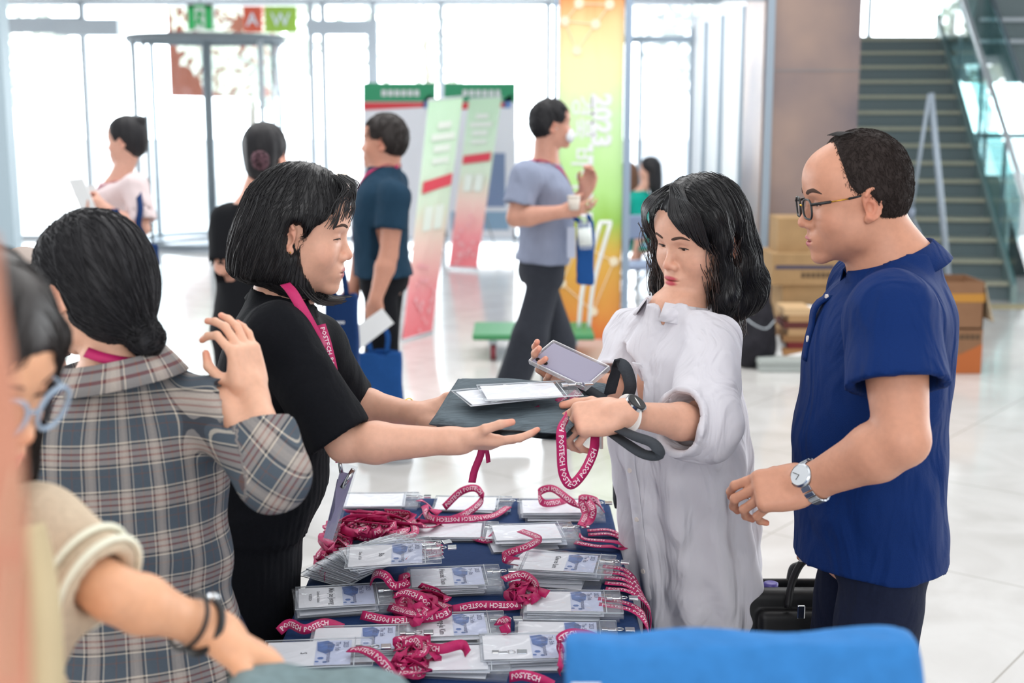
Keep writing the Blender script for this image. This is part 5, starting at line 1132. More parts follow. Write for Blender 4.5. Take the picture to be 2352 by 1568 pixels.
o, V = P_.top('plaid_shirt', M_PLAID, sections=secp, sleeve=1.50, tr=.068, sl_r=.017, h=.0065, neck=.004, disp=pl_f); setuv(o, body_uv(P_, V))
o = collar_ring(P_, M_PLAID, r=.070, hgt=.038, flare=.022, gap=.28, th=.003); setuv(o, [(i/6*.018, (i % 6)*.012) for i in range(len(o.data.vertices))])
P_.pants(M_NAVY, top=.95); P_.shoes(M_SHOE)
nk = [tp(P_.HF, p) for p in ((-.058, -.035, -.100), (-.050, -.062, -.112), (-.030, -.078, -.122), (0, -.084, -.130))]
ribbon('lanyard', nk, .017, M_MAG, P_.root, hint=tuple(nk[1]-P_.nb), th=.0015)
# ================================================================ people further back
def short_flow(q): return np.stack([q[:, 0]*4, .35+q[:, 1]*3, -np.clip(.9-q[:, 2]*5, .1, 1)], 1)
# man in the dark teal T-shirt
Y = 6.5
T_ = Human('person in a dark teal T-shirt with a magenta lanyard holding a blue tote', (W(886, 1040, Y)[0], Y), 82, H=1.72, sex='M',
    head=dict(c=W(880, 332, Y), rot=(0, -2, 0), s=1.05), skin='#c99079', build=.96, ho=dict(eye=.004, lips=1.1, w=1.03),
    arms=dict(L=dict(s=W(905, 452, 6.32), e=W(893, 585, 6.28), w=W(862, 690, 6.22), f=nrm((-.1, 0, -1)), d=nrm((-.2, -.95, 0)), pose=FIST), R=dict(e=W(838, 560, 6.66), w=W(812, 660, 6.6), f=nrm((-.3, 0, -1)), d=nrm((0, 1, 0)), pose=FIST)),
    feet=dict(L=dict(a=W(905, 1035, 6.38)*[1, 1, 0]+V3(0, 0, .08)), R=dict(a=W(880, 1025, 6.66)*[1, 1, 0]+V3(0, 0, .08))))
T_.body(.012, .0055); T_.top('t_shirt', M_TEALTEE, hem=.90, ez=.022, sleeve=.55, sl_r=.020, h=.011, flare=.01)
T_.pants(mat('black_trousers', '#15161b', .85), top=.97, ez=.012, wide=.022, h=.012); T_.shoes(M_SHOE, M_SOLE, .010)
hair_obj(T_, short_ops(fringe=.03), hair_mat('dark_brown_hair', '#231b19', .5, .4), short_flow, ns=500, h_=.009, n=6, step=.009, r=.0014, lift=(0, .004), jit=.3)
def neck_lanyard(h, zb, w=.018, sides=(-1, 1), out=.004, back=(.058, -.062, 1.425), txt=False, **k):
    fd = h.F0[:3, 1]/h.k; c = tp(h.T, (0, 0, 1.2))
    for s_ in sides:
        row = [hug(h.topS, tp(h.T, (s_*x, y, z)), out) for x, y, z in ((.030, -.085, 1.415), (.070, -.045, 1.415), (.086, .02, 1.385), (.080, .075, 1.32), (.055, .12, 1.22), (.025, .13, (1.22+zb)/2), (.004, .13, zb))]
        H = [list(h.topS.grad(p[None])[0]) for p in row]; ribbon('lanyard', row, w, M_MAG, h.root, hint=H, th=.0015)
neck_lanyard(T_, 1.05, w=.022)
def tote(px0, px1, py0, py1, Yd, label, m, dep=.06, skew=0., hand=None, nm='tote_bag', cat='bag', grp=None, logo=None, lean=0.):
    A, B, C2, D2 = W(px0, py1, Yd), W(px1, py1, Yd), W(px1+skew, py0, Yd), W(px0+skew, py0, Yd); r_ = root(nm, ((A[0]+B[0])/2, Yd, min(A[2], B[2])), label, cat, grp); S_ = Sdf()
    c = (A+B+C2+D2)/4; ux = nrm(B-A); uz = nrm((C2+D2)/2-(A+B)/2); F = frame(c, x=ux, z=uz); w_ = np.linalg.norm(B-A)/2; hh = np.linalg.norm((C2+D2)/2-(A+B)/2)/2
    S_.box((0, 0, 0), (w_, dep/2, hh), r=min(.012, dep/3), F=F); S_.box((0, 0, hh), (w_-.012, dep/2-.010, .03), r=.004, sub=True, F=F) if dep > .05 else None
    S_.disp.append(lambda P: (hsh(P, 17, 2)*.005+np.sin(P[:, 0]*60)*.0015).astype(np.float32)); sdf_obj('bag_body', S_, m, r_, .008 if w_ < .16 else .009)
    if logo: smudge(F @ frame((-.03, -dep/2-.007, hh*.3), x=(1, 0, 0), y=(0, 0, 1)), .05, .010, M_WHITE, r_, 4)
    if hand is not None:
        for dy in (-.018, .018): a, b = tp(F, (-w_*.35, dy, hh-.01)), tp(F, (w_*.35, dy, hh-.01)); h2 = np.array(hand)+V3(0, dy*.3, 0); ribbon('handle', [a, a*.4+h2*.6+ux*-.03, h2, b*.4+h2*.6+ux*.03, b], .022, m, r_, hint=tuple(F[:3, 1]), th=.002)
    return r_, F
M_BAGBLUE = mat('blue_nonwoven', '#1f4f8e', .8, noise=.12, scale=120); M_BAGNAVY = mat('navy_nonwoven', '#173463', .8, noise=.1, scale=120)
tote(816, 922, 805, 920, 6.2, 'blue tote bag hanging from the hand of the man in the teal T-shirt', M_BAGBLUE, .07, hand=W(866, 738, 6.2), skew=4)
tote(762, 838, 676, 858, 5.62, 'navy tote bag with white print hanging behind the woman with the bob', M_BAGNAVY, .06, hand=W(750, 578, 5.52), skew=-30, logo='ISDD')
a_ = root('paper_sheet', tuple(W(855, 745, 6.15)), 'white folded leaflet in the hand of the man in the teal T-shirt', 'paper'); sheet('page', W(822, 806, 6.14), W(905, 742, 6.16), W(878, 708, 6.16), W(806, 758, 6.14), .004, mat('paper_white', '#eff1f2', .6), a_)
# woman in black seen from behind
Y = 5.4
K_ = Human('person in a black top seen from behind with a tied-up bun and scrunchie', (W(590, 1000, Y)[0], Y), -8, H=1.60, sex='F', head=dict(c=W(612, 362, Y), rot=(-8, 0, 0), s=1.0), skin='#dca48e', build=1.05, ho=dict(eye=.003),
    arms=dict(L=dict(s=W(520, 505, Y), e=W(512, 612, 5.34), w=W(560, 610, 5.58), f=nrm((.5, .8, 0)), d=nrm((0, .2, 1)), pose=RELAX), R=dict(s=W(672, 505, Y), e=W(745, 560, 5.5), w=W(782, 470, 5.55), f=nrm((.1, .1, 1)), d=nrm((.6, -.8, 0)), pose=FIST)))
K_.body(.012, .006); K_.top('blouse', M_BLACKTEE, hem=.86, tr=.06, ez=.02, sleeve=.86, sl_r=.016, h=.011); K_.pants(mat('black_trousers', '#15161b', .85), top=.95, ez=.012, wide=.02, h=.013); K_.shoes(M_SHOE)
def upd2(S, F): S.ell((0, -.014, .050), (.086, .104, .094), k=.01, F=F); S.ell((0, -.060, -.02), (.062, .055, .075), k=.03, F=F); S.ell((0, .115, -.025), (.12, .095, .105), k=.015, sub=True, F=F)
hair_obj(K_, upd2, HAIR_SOFT, h_=.009, disp=lambda q: hair_ridges(q, 30, .0012))
S_ = Sdf(); c = tp(K_.HF, (.035, -.125, -.005)); S_.ell(c, (.038, .03, .040), k=.01); S_.disp.append(lambda P: (np.sin(P[:, 0]*300)*np.cos(P[:, 2]*280)*.004).astype(np.float32)); sdf_obj('scrunchie', S_, mat('scrunchie_print', '#5a4048', .7, noise=.9, scale=60), K_.root, .006)
cp = root('paper_cup', tuple(W(785, 438, 5.52)), 'small paper cup held up behind the head of the woman with the bob', 'cup'); a, b = W(785, 440, 5.5), W(785, 398, 5.5); MB().tube([a, b, b+V3(0, 0, .002), b+V3(0, 0, -.004)], [.020, .027, .028, .024], 18).build('cup_wall', mat('paper_cup', '#ddd3c8', .6), cp, True)
# woman with the bun reading a sheet
Y = 6.9
U_ = Human('person in a pale pink blouse with a high bun and magenta lanyard reading a sheet', (W(288, 1000, Y)[0], Y), 78, H=1.60, sex='F', head=dict(c=W(289, 328, Y), rot=(4, 3, 0), s=.98), skin='#d9a793', ho=dict(eye=.003, lips=1.2),
    arms=dict(L=dict(s=W(312, 425, 6.72), e=W(330, 525, 6.65), w=W(240, 478, 6.6), f=nrm((-.95, 0, .3)), d=nrm((0, -.9, -.3)), pose=FIST), R=dict(e=W(285, 520, 7.1), w=W(222, 455, 7.0), f=nrm((-.9, 0, .3)), d=nrm((0, .9, .1)), pose=FIST)))
U_.body(.012, .006); U_.top('blouse', M_PALEPINK, hem=.80, ez=.028, sleeve=.84, sl_r=.032, h=.011, disp=lambda P: (hsh(P, 40, 2)*.004).astype(np.float32)); U_.pants(mat('pale_trousers', '#c9ccd6', .8), top=.94, ez=.004, wide=.03, h=.013); U_.shoes(M_SHOE); neck_lanyard(U_, 1.1, w=.02)
def upd3(S, F):
    S.ell((0, -.014, .050), (.085, .104, .094), k=.01, F=F); S.ell((0, -.055, .0), (.07, .06, .08), k=.03, F=F); S.ell((0, .110, -.03), (.12, .096, .118), k=.012, sub=True, F=F); S.ell((0, -.092, .108), (.030, .030, .030), k=.008, F=F)
    for s_ in (-1, 1): S.ell((s_*.09, .004, -.006), (.03, .024, .034), k=.01, sub=True, F=F)
hair_obj(U_, upd3, HAIR_SOFT, h_=.008, disp=lambda q: hair_ridges(q, 26, .0012))
a_ = root('paper_sheet', tuple(W(195, 450, 6.6)), 'white sheet held in the hand of the woman in the pink blouse', 'paper'); sheet('page', W(188, 488, 6.62), W(222, 484, 6.58), W(190, 409, 6.56), W(156, 413, 6.6), .004, mat('paper_white', '#eff1f2', .6), a_)
sheet('page', W(200, 478, 6.72), W(226, 470, 6.70), W(218, 424, 6.70), W(192, 428, 6.72), .004, mat('paper_white', '#eff1f2', .6), a_)
ribbon('bag_strap', [W(318, 440, 6.66), W(322, 480, 6.58), W(318, 515, 6.56), W(326, 540, 6.6)], .03, M_BAGNAVY, U_.root, hint=(0, -1, 0), th=.004)
tote(330, 364, 560, 610, 6.62, 'navy bag at the side of the woman in the pink blouse', M_BAGNAVY, .05)
MB().tube([W(264, 489, 6.58)+V3(0, .0, -.02), W(264, 489, 6.58)+V3(0, 0, .02)], .02, 10).build('wrist_watch_strap', M_BAGNAVY, U_.root)
# masked man walking with cup and bottle
Y = 6.75
G_ = Human('person in a blue-grey shirt and face mask walking with a cup and a magenta lanyard', (W(1245, 1000, Y)[0], Y), -78, H=1.73, sex='M', lean=3, head=dict(c=W(1268, 292, Y), rot=(-2, -2, 0), s=1.0), skin='#cb9580', build=.95, ho=dict(eye=.003),
    arms=dict(R=dict(s=W(1208, 405, 6.55), e=W(1184, 500, 6.5), w=W(1292, 486, 6.44), f=nrm((1, .1, .1)), d=nrm((.1, -.8, -.5)), pose=dict(RELAX, curl=[(20, 20, 10)]*4)), L=dict(s=W(1262, 405, 6.95), e=W(1300, 490, 7.0), w=W(1345, 440, 6.9), f=nrm((.3, -.1, 1)), d=nrm((.3, .9, 0)), pose=dict(FIST, curl=[(40, 50, 30)]*4))),
    feet=dict(R=dict(a=W(1140, 930, 6.62)*[1, 1, 0]+V3(0, 0, .13), k=W(1218, 770, 6.62)), L=dict(a=W(1280, 1010, 6.85)*[1, 1, 0]+V3(0, 0, .08), k=W(1282, 790, 6.85))))
G_.body(.012, .0055); G_.top('shirt', M_GREYSHIRT, hem=.93, ez=.024, sleeve=.70, sl_r=.022, h=.011); G_.pants(M_DKGREY, top=1.0, ez=.008, wide=.028, h=.012); G_.shoes(M_SHOE); collar_ring(G_, M_GREYSHIRT, r=.066, hgt=.03, flare=.012, gap=.2); neck_lanyard(G_, 1.08, w=.022)
hair_obj(G_, short_ops(fringe=.01), HAIR_SOFT, short_flow, ns=400, h_=.009, n=6, step=.008, r=.0014, lift=(0, .004), jit=.3)
S_ = Sdf(); S_.ell((0, .062, -.045), (.060, .050, .052), F=G_.HF, k=.01); S_.ell((0, .050, -.045), (.057, .056, .060), F=G_.HF, k=.004, sub=True); S_.box((0, -.03, 0), (.1, .055, .2), F=G_.HF, sub=True); sdf_obj('face_mask', S_, mat('mask_white', '#e3e6ea', .8), G_.root, .004)
for s_ in (-1, 1): MB().tube([tp(G_.HF, (s_*.056, .045, -.03)), tp(G_.HF, (s_*.068, .0, .0))], .0015, 4).build('mask_strap', M_WHITE, G_.root)
cp = root('paper_cup', tuple(W(1318, 470, 6.42)), 'white paper cup in the hand of the walking masked man', 'cup'); a, b = W(1318, 482, 6.42), W(1318, 452, 6.42); MB().tube([a, b], [.024, .031], 18).tube([b, b+V3(0, 0, .006)], [.033, .030], 18).build('cup_wall', mat('paper_cup', '#ddd3c8', .6), cp, True)
tote(1334, 1372, 508, 652, 6.55, 'flat blue tote bag hanging from the hand of the walking masked man', M_BAGBLUE, .10, hand=W(1330, 490, 6.5), skew=-18)
bt = root('water_bottle', tuple(W(1344, 575, 6.4)), 'clear water bottle with white label held by the walking masked man', 'bottle'); bt0, bt1 = W(1346, 572, 6.38), W(1340, 492, 6.38); u = bt1-bt0
MB().tube([bt0, bt0+u*.05, bt0+u*.7, bt0+u*.85, bt0+u*.93], [.028, .032, .032, .018, .013], 18).build('bottle_body', glassy('bottle_plastic', (.85, .93, .97), .08, .15), bt, True)
MB().tube([bt0+u*.12, bt0+u*.6], .0328, 18).build('bottle_label', mat('bottle_label', '#dfe5e2', .6), bt, True); MB().tube([bt0+u*.93, bt0+u*1.0], .015, 14).build('cap', mat('cap_white', '#eeeeee', .5), bt, True)
bd = root('name_badge', tuple(W(1312, 545, 6.4)), 'name badge hanging at the waist of the walking masked man', 'badge'); sheet('holder', W(1303, 592, 6.5), W(1322, 592, 6.5), W(1322, 522, 6.5), W(1303, 522, 6.5), .004, mat('badge_far', '#b9c0d4', .3), bd)
# seated pair by the vestibule
Y = 11.1
Y = 12.5; c0 = W(1491, 392, Y)
def seat_fix(h, dz):
    for c in h.root.children: c.location.z += dz
def seated(label, c, Yd, yaw, topm, legm, hair, H=1.58):
    k = H/1.70; dz = -.38; h = Human(label, (c[0]-.05, Yd), yaw, H=H, sex='F', lean=6, build=1.3, head=dict(c=V3(c[0], c[1], c[2]-dz), s=.93), skin='#d9a793', legs=False, ho=dict(eye=.003), arms=None)
    h.body(.016, .008, bits=False); h.top('blouse', topm, hem=.84, ez=.02, sleeve=.8, sl_r=.02, h=.014); L_ = Sdf()
    for sg in (-1, 1):
        a = tp(h.F0, (sg*.09, 0, .90)); b = tp(h.F0, (sg*.10, .42, .92)); d = tp(h.F0, (sg*.10, .44, .52)); L_.cone(a, b, .09, .06, k=.03); L_.cone(b, d, .058, .045, k=.02); L_.cone(d, d+h.F0[:3, 1]*.14+V3(0, 0, -.02), .04, .035, k=.02)
    sdf_obj('trousers', L_, legm, h.root, .014)
    def lng(S, F): S.ell((0, -.014, .050), (.088, .106, .096), k=.01, F=F); S.loft([(-.26, 0, -.07, .07, .045), (-.15, 0, -.065, .10, .07), (0, 0, -.05, .095, .08), (.05, 0, -.03, .09, .09)], F=F, k=.02); S.ell((0, .115, -.05), (.08, .10, .125), k=.012, sub=True, F=F)
    hair_obj(h, lng, hair, h_=.012); seat_fix(h, dz); return h
seated('person in a turquoise top with long dark hair sitting by the glass vestibule', c0, Y, 78, M_TURQ, M_BLACKTEE, HAIR_SOFT)
c1 = W(1440, 402, 13.4); seated('person with long brown hair sitting beyond the woman in turquoise', c1, 13.4, 60, mat('cream_knit', '#d8cfc4', .8), M_BLACKTEE, hair_mat('light_brown_hair', '#6b4a35', .5, .4))
# far left: striped sweater, only the shoulder and arm in the frame
Y = 2.75
Z_ = Human('person in a beige and navy striped knit at the left edge of the picture', (W(-110, 1300, Y)[0], Y), 20, H=1.62, sex='F', head=dict(c=W(-185, 395, Y), s=.95), skin='#dba490', ho=dict(eye=.003),
    arms=dict(R=dict(s=W(52, 640, Y-.03), e=W(128, 905, 2.62), w=W(60, 1080, 2.85), f=nrm((-.3, .6, -.6)), d=nrm((1, 0, 0)), pose=RELAX)))
Z_.body(.009, .006)
def stripe_mat():
    m = mat('striped_knit', (1, 1, 1), .9); nt = m.node_tree; n = nt.nodes; L = nt.links.new; b = n['Principled BSDF']; uv = n.new('ShaderNodeUVMap'); sp = n.new('ShaderNodeSeparateXYZ'); L(uv.outputs[0], sp.inputs[0])
    d = n.new('ShaderNodeMath'); d.operation = 'DIVIDE'; d.inputs[1].default_value = .066; L(sp.outputs[1], d.inputs[0]); f = n.new('ShaderNodeMath'); f.operation = 'FRACT'; L(d.outputs[0], f.inputs[0]); g = n.new('ShaderNodeMath'); g.operation = 'GREATER_THAN'; g.inputs[1].default_value = .66; L(f.outputs[0], g.inputs[0])
    mx = n.new('ShaderNodeMix'); mx.data_type = 'RGBA'; mx.inputs[6].default_value = (*srgb('#b5a8a0'), 1); mx.inputs[7].default_value = (*srgb('#181c2a'), 1); L(g.outputs[0], mx.inputs[0]); L(mx.outputs[2], b.inputs['Base Color']); return m
o, V = Z_.top('striped_sweater', stripe_mat(), hem=.8, ez=.018, sleeve=.66, sl_r=.022, h=.008); setuv(o, body_uv(Z_, V)); Z_.pants(M_NAVY, top=.94); Z_.shoes(M_SHOE)
# foreground: woman leaning in at the lower left with glasses
Y = 1.34
B_ = Human('person in glasses and beige knit reaching in from the lower left', (W(-235, 1500, 1.25)[0], 1.22), -108, H=1.45, sex='F', lean=16,
    head=dict(c=W(-92, 862, Y), rot=(-4, 22, 0), s=.98, arm=.92), skin='#d9a27f', ho=dict(down=.8, eye=.0025, lips=1.2, lipc=srgb('#c0585a'), brow=.9),
    arms=dict(L=dict(s=W(70, 1230, 1.40), e=W(262, 1365, 1.34), w=W(478, 1442, 1.42), f=nrm((.80, .18, -.55)), d=nrm((.35, .30, .88)), pose=dict(curl=[(20, 24, 14), (24, 28, 16), (28, 30, 18), (30, 32, 18)], spread=(5, 1, -3, -8), thumb=((.70, .62, -.30), (.45, .82, -.3), (.3, .9, -.25)))),
              R=dict(s=W(-190, 1230, 1.12), e=W(-200, 1560, 1.05), w=W(-60, 1700, 1.15), f=nrm((.9, .3, 0)), d=nrm((0, 0, 1)), pose=RELAX)))
B_.body(.008, .003, dict(L=.003))
def longh(S, F):
    S.ell((0, -.012, .050), (.087, .106, .095), k=.01, F=F); S.loft([(-.26, 0, -.05, .095, .065), (-.15, 0, -.05, .105, .08), (-.06, 0, -.045, .10, .085), (.05, 0, -.02, .088, .094)], k=.02, F=F)
    S.path([(-.074, .035, .05), (-.080, .028, -.04), (-.082, .03, -.12), (-.07, .035, -.21), (-.055, .03, -.30)], [.024, .022, .026, .024, .012], k=.02, F=F); S.path([(.074, .03, .05), (.082, .0, -.08), (.08, -.01, -.2)], [.024, .022, .02], k=.02, F=F)
    S.ell((0, .12, -.045), (.070, .12, .115), k=.010, sub=True, F=F)
hair_obj(B_, longh, hair_mat('near_black_hair', '#1c1513', .42, .5), flow_down, ns=1500, h_=.006, n=12, step=.012, r=.0009, lift=(0, .003), jit=.07)
o, V = B_.top('knit_sweater', mat('beige_knit', '#c9b7a0', .9, noise=.12, scale=150, bump=.3, wrk=.3), hem=.84, ez=.022, sleeve=.84, sl_r=.016, h=.007)
j = B_.J['L']; u = nrm(j['e']-j['s'])
for t_, rr in ((.83, .0555), (.66, .0575)):
    c = j['s']+(j['e']-j['s'])*t_; X = nrm(np.cross(u, (0, 1, .2))); Z2 = np.cross(u, X); MB().tube([c+rr*(cos(a)*X+sin(a)*Z2) for a in np.linspace(0, 2*pi, 40, endpoint=False)], .0040, 8, closed=True).build('cuff_stripe', mat('cream_stripe', '#e3e2cf', .8), B_.root, True)
B_.pants(M_NAVY, top=.92); B_.shoes(M_SHOE)
ribbon('apron_strap', [W(60, 1210, 1.16), W(82, 1300, 1.15), W(98, 1430, 1.13), W(105, 1640, 1.12)], .034, mat('beige_strap', '#b8a888', .85), B_.root, hint=(0, -1, .1), th=.004)
gl = root('glasses', B_.HF[:3, 3], 'clear blue-grey framed glasses on the woman at the lower left', 'glasses'); HF = B_.HF; cf = mat('clear_blue_frame', '#8fa3b8', .15)
for s_ in (-1, 1):
    rim = [tp(HF, (s_*(.034+.026*cos(a)), .100-abs(.034+.026*cos(a))*.12, .002+.024*sin(a))) for a in np.linspace(0, 2*pi, 28, endpoint=False)]
    rm = MB().tube(rim, .0028, 8, closed=True).build('rim', cf, gl, True); MB().add(rim, [tuple(range(28))]).build('lens', glassy('lens', (.98, .98, .98), .0), rm)
    MB().tube([tp(HF, (s_*.060, .094, .012)), tp(HF, (s_*.073, .03, .018)), tp(HF, (s_*.075, -.02, .01))], .0022, 8).build('temple', cf, gl, True)
MB().tube([tp(HF, (-.009, .098, .006)), tp(HF, (.009, .098, .006))], .0022, 8).build('bridge', cf, gl, True)
dr = nrm(j['w']-j['e'])
for off, rr, tk, lab in ((-.030, .031, .0028, 'thin black cord bracelet nearer the elbow on the reaching arm'), (-.008, .030, .0045, 'black band bracelet with silver clasp on the reaching wrist')):
    r_ = root('bracelet', tuple(j['w']+dr*off), lab, 'bracelet'); X = j['hf'][:3, 2]; X = nrm(X-dr*np.dot(X, dr)); Z2 = np.cross(dr, X); c = j['w']+dr*off
    MB().tube([c+rr*1.02*(cos(a)*X+sin(a)*Z2) for a in np.linspace(0, 2*pi, 36, endpoint=False)], tk, 8, closed=True).build('band', M_BLACKPL, r_, True)
    if tk > .003: MB().tube([c+X*rr*1.1-Z2*.012, c+X*rr*1.1+Z2*.0], .005, 8).build('clasp', M_CHROME, r_, True)
# ================================================================ table, cloth and name badges
TX0, TX1, TY0, TY1, TZ = -.43, .245, 1.62, 3.27, .75
tb = root('folding_table', ((TX0+TX1)/2, 2.45, 0), 'long folding table hidden under the navy cloth', 'table')
MB().box((TX0+.03, TY0, TZ-.03), (TX1-.03, TY1-.01, TZ-.004)).build('tabletop', M_GREY, tb)
for x in (TX0+.06, TX1-.06):
    for y in (TY0+.1, TY1-.1): MB().tube([(x, y, 0), (x, y, TZ-.03)], .015, 8).build('leg', M_STEEL, tb, True)
def cloth():
    n = 34; V = []; F = []; g = MB(); ys = np.linspace(TY0-.005, TY1, n); r = .045
    # perimeter with rounded corners, skirt with folds
    P = []; cx = [(TX1-r, TY1-r, 0), (TX0+r, TY1-r, 90), (TX0+r, TY0+r, 180), (TX1-r, TY0+r, 270)]
    for i, (x, y, a0) in enumerate(cx):
        for a in np.linspace(a0, a0+90, 8): P.append((x+r*cos(R(a)), y+r*sin(R(a)), a))
        nx = cx[(i+1) % 4]; e = (nx[0]+r*cos(R(a0+90)), nx[1]+r*sin(R(a0+90))); s_ = (P[-1][0], P[-1][1])
        for t in np.linspace(0, 1, 26)[1:-1]: P.append((s_[0]+(e[0]-s_[0])*t, s_[1]+(e[1]-s_[1])*t, a0+90))
    P = np.array(P); N = len(P); lv = [(0, .012, .0), (-.003, .004, .0), (-.012, -.001, .0), (-.06, -.004, .15), (-.2, -.008, .5), (-.45, -.02, 1), (-.70, -.03, 1.3)]; rows = []
    s_ = np.arange(N)/N*2*pi
    for dz, ins, amp in lv:
        w_ = (np.sin(s_*19)+.6*np.sin(s_*31+1))*.012*amp; nx, ny = np.cos(np.radians(P[:, 2])), np.sin(np.radians(P[:, 2])); rows.append(np.c_[P[:, 0]-nx*ins+nx*w_, P[:, 1]-ny*ins+ny*w_, np.full(N, TZ+dz)])
    V = np.vstack(rows+[[[(TX0+TX1)/2, (TY0+TY1)/2, TZ]]]); F = []
    for k in range(len(lv)-1):
        for i in range(N): j = (i+1) % N; F.append((k*N+j, k*N+i, (k+1)*N+i, (k+1)*N+j))
    for i in range(N): F.append((len(V)-1, i, (i+1) % N))
    o = mesh_obj('tablecloth', V, F, mat('navy_tablecloth', '#1c3560', .85, noise=.18, scale=70, stretch=(1, 6, 1), bump=.5, wrk=.25, wscale=5), None, True, origin=((TX0+TX1)/2, 2.45, TZ)); tag(o, 'navy blue cloth draped over the folding table under the name badges', 'tablecloth'); return o
cloth()
M_CARD = mat('card_white', '#ebecf2', .5); M_HEAD = mat('card_lavender', '#c3cbe6', .5, noise=.12, scale=30); M_BLOT = mat('card_blue_blot', '#4068ae', .5, noise=.5, scale=45); M_INK = mat('card_ink', '#23263a', .5); M_INK2 = mat('card_navy_ink', '#2f3f74', .5)
M_VINYL = glassy('clear_vinyl', (.97, .98, .99), -.005, .07, .10, (.9, .92, .97))
nt = M_VINYL.node_tree; _tc = nt.nodes.new('ShaderNodeTexCoord'); _nz = nt.nodes.new('ShaderNodeTexNoise'); _nz.inputs['Scale'].default_value = 16; _nz.inputs['Distortion'].default_value = 1.6; _nz.inputs['Detail'].default_value = 1
_bp = nt.nodes.new('ShaderNodeBump'); _bp.inputs['Strength'].default_value = 1; _bp.inputs['Distance'].default_value = .004; nt.links.new(_tc.outputs['Object'], _nz.inputs[0]); nt.links.new(_nz.outputs[0], _bp.inputs['Height'])
for n_ in nt.nodes:
    if n_.type in ('BSDF_GLOSSY', 'FRESNEL'): nt.links.new(_bp.outputs[0], n_.inputs['Normal'])
HX, HY, CXL, CYW = .192, .122, .148, .105      # holder and card size
def wavy_sheet(F, x0, x1, y0, y1, z, amp, seed, n=9):
    g = np.random.default_rng(seed); ph = g.uniform(0, 6, 4); V = []; Fq = []
    for i in range(n):
        for j in range(n):
            u, v = i/(n-1), j/(n-1); zz = z+amp*(sin(u*5+ph[0])*cos(v*4+ph[1])+.5*sin(u*9+v*7+ph[2]))*min(1, 6*u*(1-u)+.2); V.append(tp(F, (x0+(x1-x0)*u, y0+(y1-y0)*v, zz)))
    for i in range(n-1):
        for j in range(n-1): a = i*n+j; Fq.append((a, a+n, a+n+1, a+1))
    return V, Fq
def badge(F, label, names=None, full=True, seed=0, group=None, clip=True, head=True):
    """F: centre of the pocket, x towards the clip, y to the card's left, z up"""
    r_ = root('name_badge', F[:3, 3], label, 'badge', group)
    V, Fq = wavy_sheet(F, -HX/2, HX/2, -HY/2, HY/2, .0026, .0010, seed); b_, f2 = wavy_sheet(F, -HX/2, HX/2, -HY/2, HY/2, -.0010, .0002, seed, 2)
    o = mesh_obj('holder', V+b_, Fq+[tuple(i+len(V) for i in q[::-1]) for q in f2], M_VINYL, r_)
    x0 = -HX/2+.006; MB().box((x0, -CYW/2, 0), (x0+CXL, CYW/2, .0008), F=F).build('card', M_CARD, r_)
    if full:
        rim = MB(); pts = [(-HX/2, -HY/2), (HX/2, -HY/2), (HX/2, HY/2), (-HX/2, HY/2)]; rim.tube([tp(F, (x, y, .001)) for x, y in pts], .0011, 5, closed=True); rim.build('rim', mat('vinyl_edge', '#cfd6de', .2), r_, True)
        MB().tube([tp(F, (x0+CXL+.006, -HY/2, .0028)), tp(F, (x0+CXL+.006, HY/2, .0028))], .0009, 5).build('seal_line', mat('vinyl_edge', '#cfd6de', .2), r_, True)
    if names is not None or head:
        hx0 = x0+CXL*.58; sheet('header_print', tp(F, (hx0, -CYW/2, .0011)), tp(F, (x0+CXL, -CYW/2, .0011)), tp(F, (x0+CXL, CYW/2, .0011)), tp(F, (hx0, CYW/2, .0011)), .0002, M_HEAD, r_)
        bl = [(hx0+.001, .046), (hx0+.020, .052), (hx0+.033, .034), (hx0+.030, .006), (hx0+.018, -.006), (hx0+.003, .008)]; mesh_obj('blue_print', [tp(F, (x, y, .0013)) for x, y in bl], [tuple(range(len(bl)))], M_BLOT, r_, False)
        for k, (hx, hy, rr) in enumerate(((hx0+.010, -.024, .006), (hx0+.004, -.038, .004), (hx0+.018, -.041, .0045))): mesh_obj('hexagon_print', [tp(F, (hx+rr*cos(a), hy+rr*sin(a), .0013)) for a in np.linspace(0, 2*pi, 7)[:-1]], [tuple(range(6))], M_BLOT, r_, False)
        G = F @ frame((0, 0, .0014), x=(0, -1, 0), y=(1, 0, 0)); L_ = [('2023', -.045, x0+CXL-.014, .013, 'l'), ('The 5th', -.045, x0+CXL-.028, .0125, 'l'), ('ISDD Symposium', -.045, x0+CXL-.042, .0125, 'l')]
        lettering('lettering', L_, G, M_INK2, r_, .008, 0)
    if names is not None:
        nm = [(names[0], 0, x0+.060, .0165, 'c'), (names[1], 0, x0+.036, .0085, 'c'), (names[2], 0, x0+.020, .0085, 'c')]; lettering('lettering', nm, F @ frame((0, 0, .0014), x=(0, -1, 0), y=(1, 0, 0)), M_INK, r_, .008, 0)
    if clip and full: make_clip(tp(F, (HX/2-.014, .0, .006)), nrm(F[:3, 0]), F[:3, 2], r_)
    return r_
def make_clip(p, u, up, parent):
    c = MB(); Fc = frame(p, x=u, z=up)
    c.box((-.014, -.0045, 0), (.014, .0045, .0035), F=Fc); c.box((-.016, -.006, -.001), (-.004, .006, .005), F=Fc); o = bevel(c.build('clip', M_CHROME, parent), .001)
    MB().tube([tp(Fc, (.018+.007*cos(a), .006*sin(a), .003)) for a in np.linspace(0, 2*pi, 14, endpoint=False)], .0013, 6, closed=True).build('ring', M_CHROME, o, True)
    bevel(MB().box((.028, -.009, 0), (.046, .009, .0045), F=Fc).build('crimp', M_CHROME, o), .001)
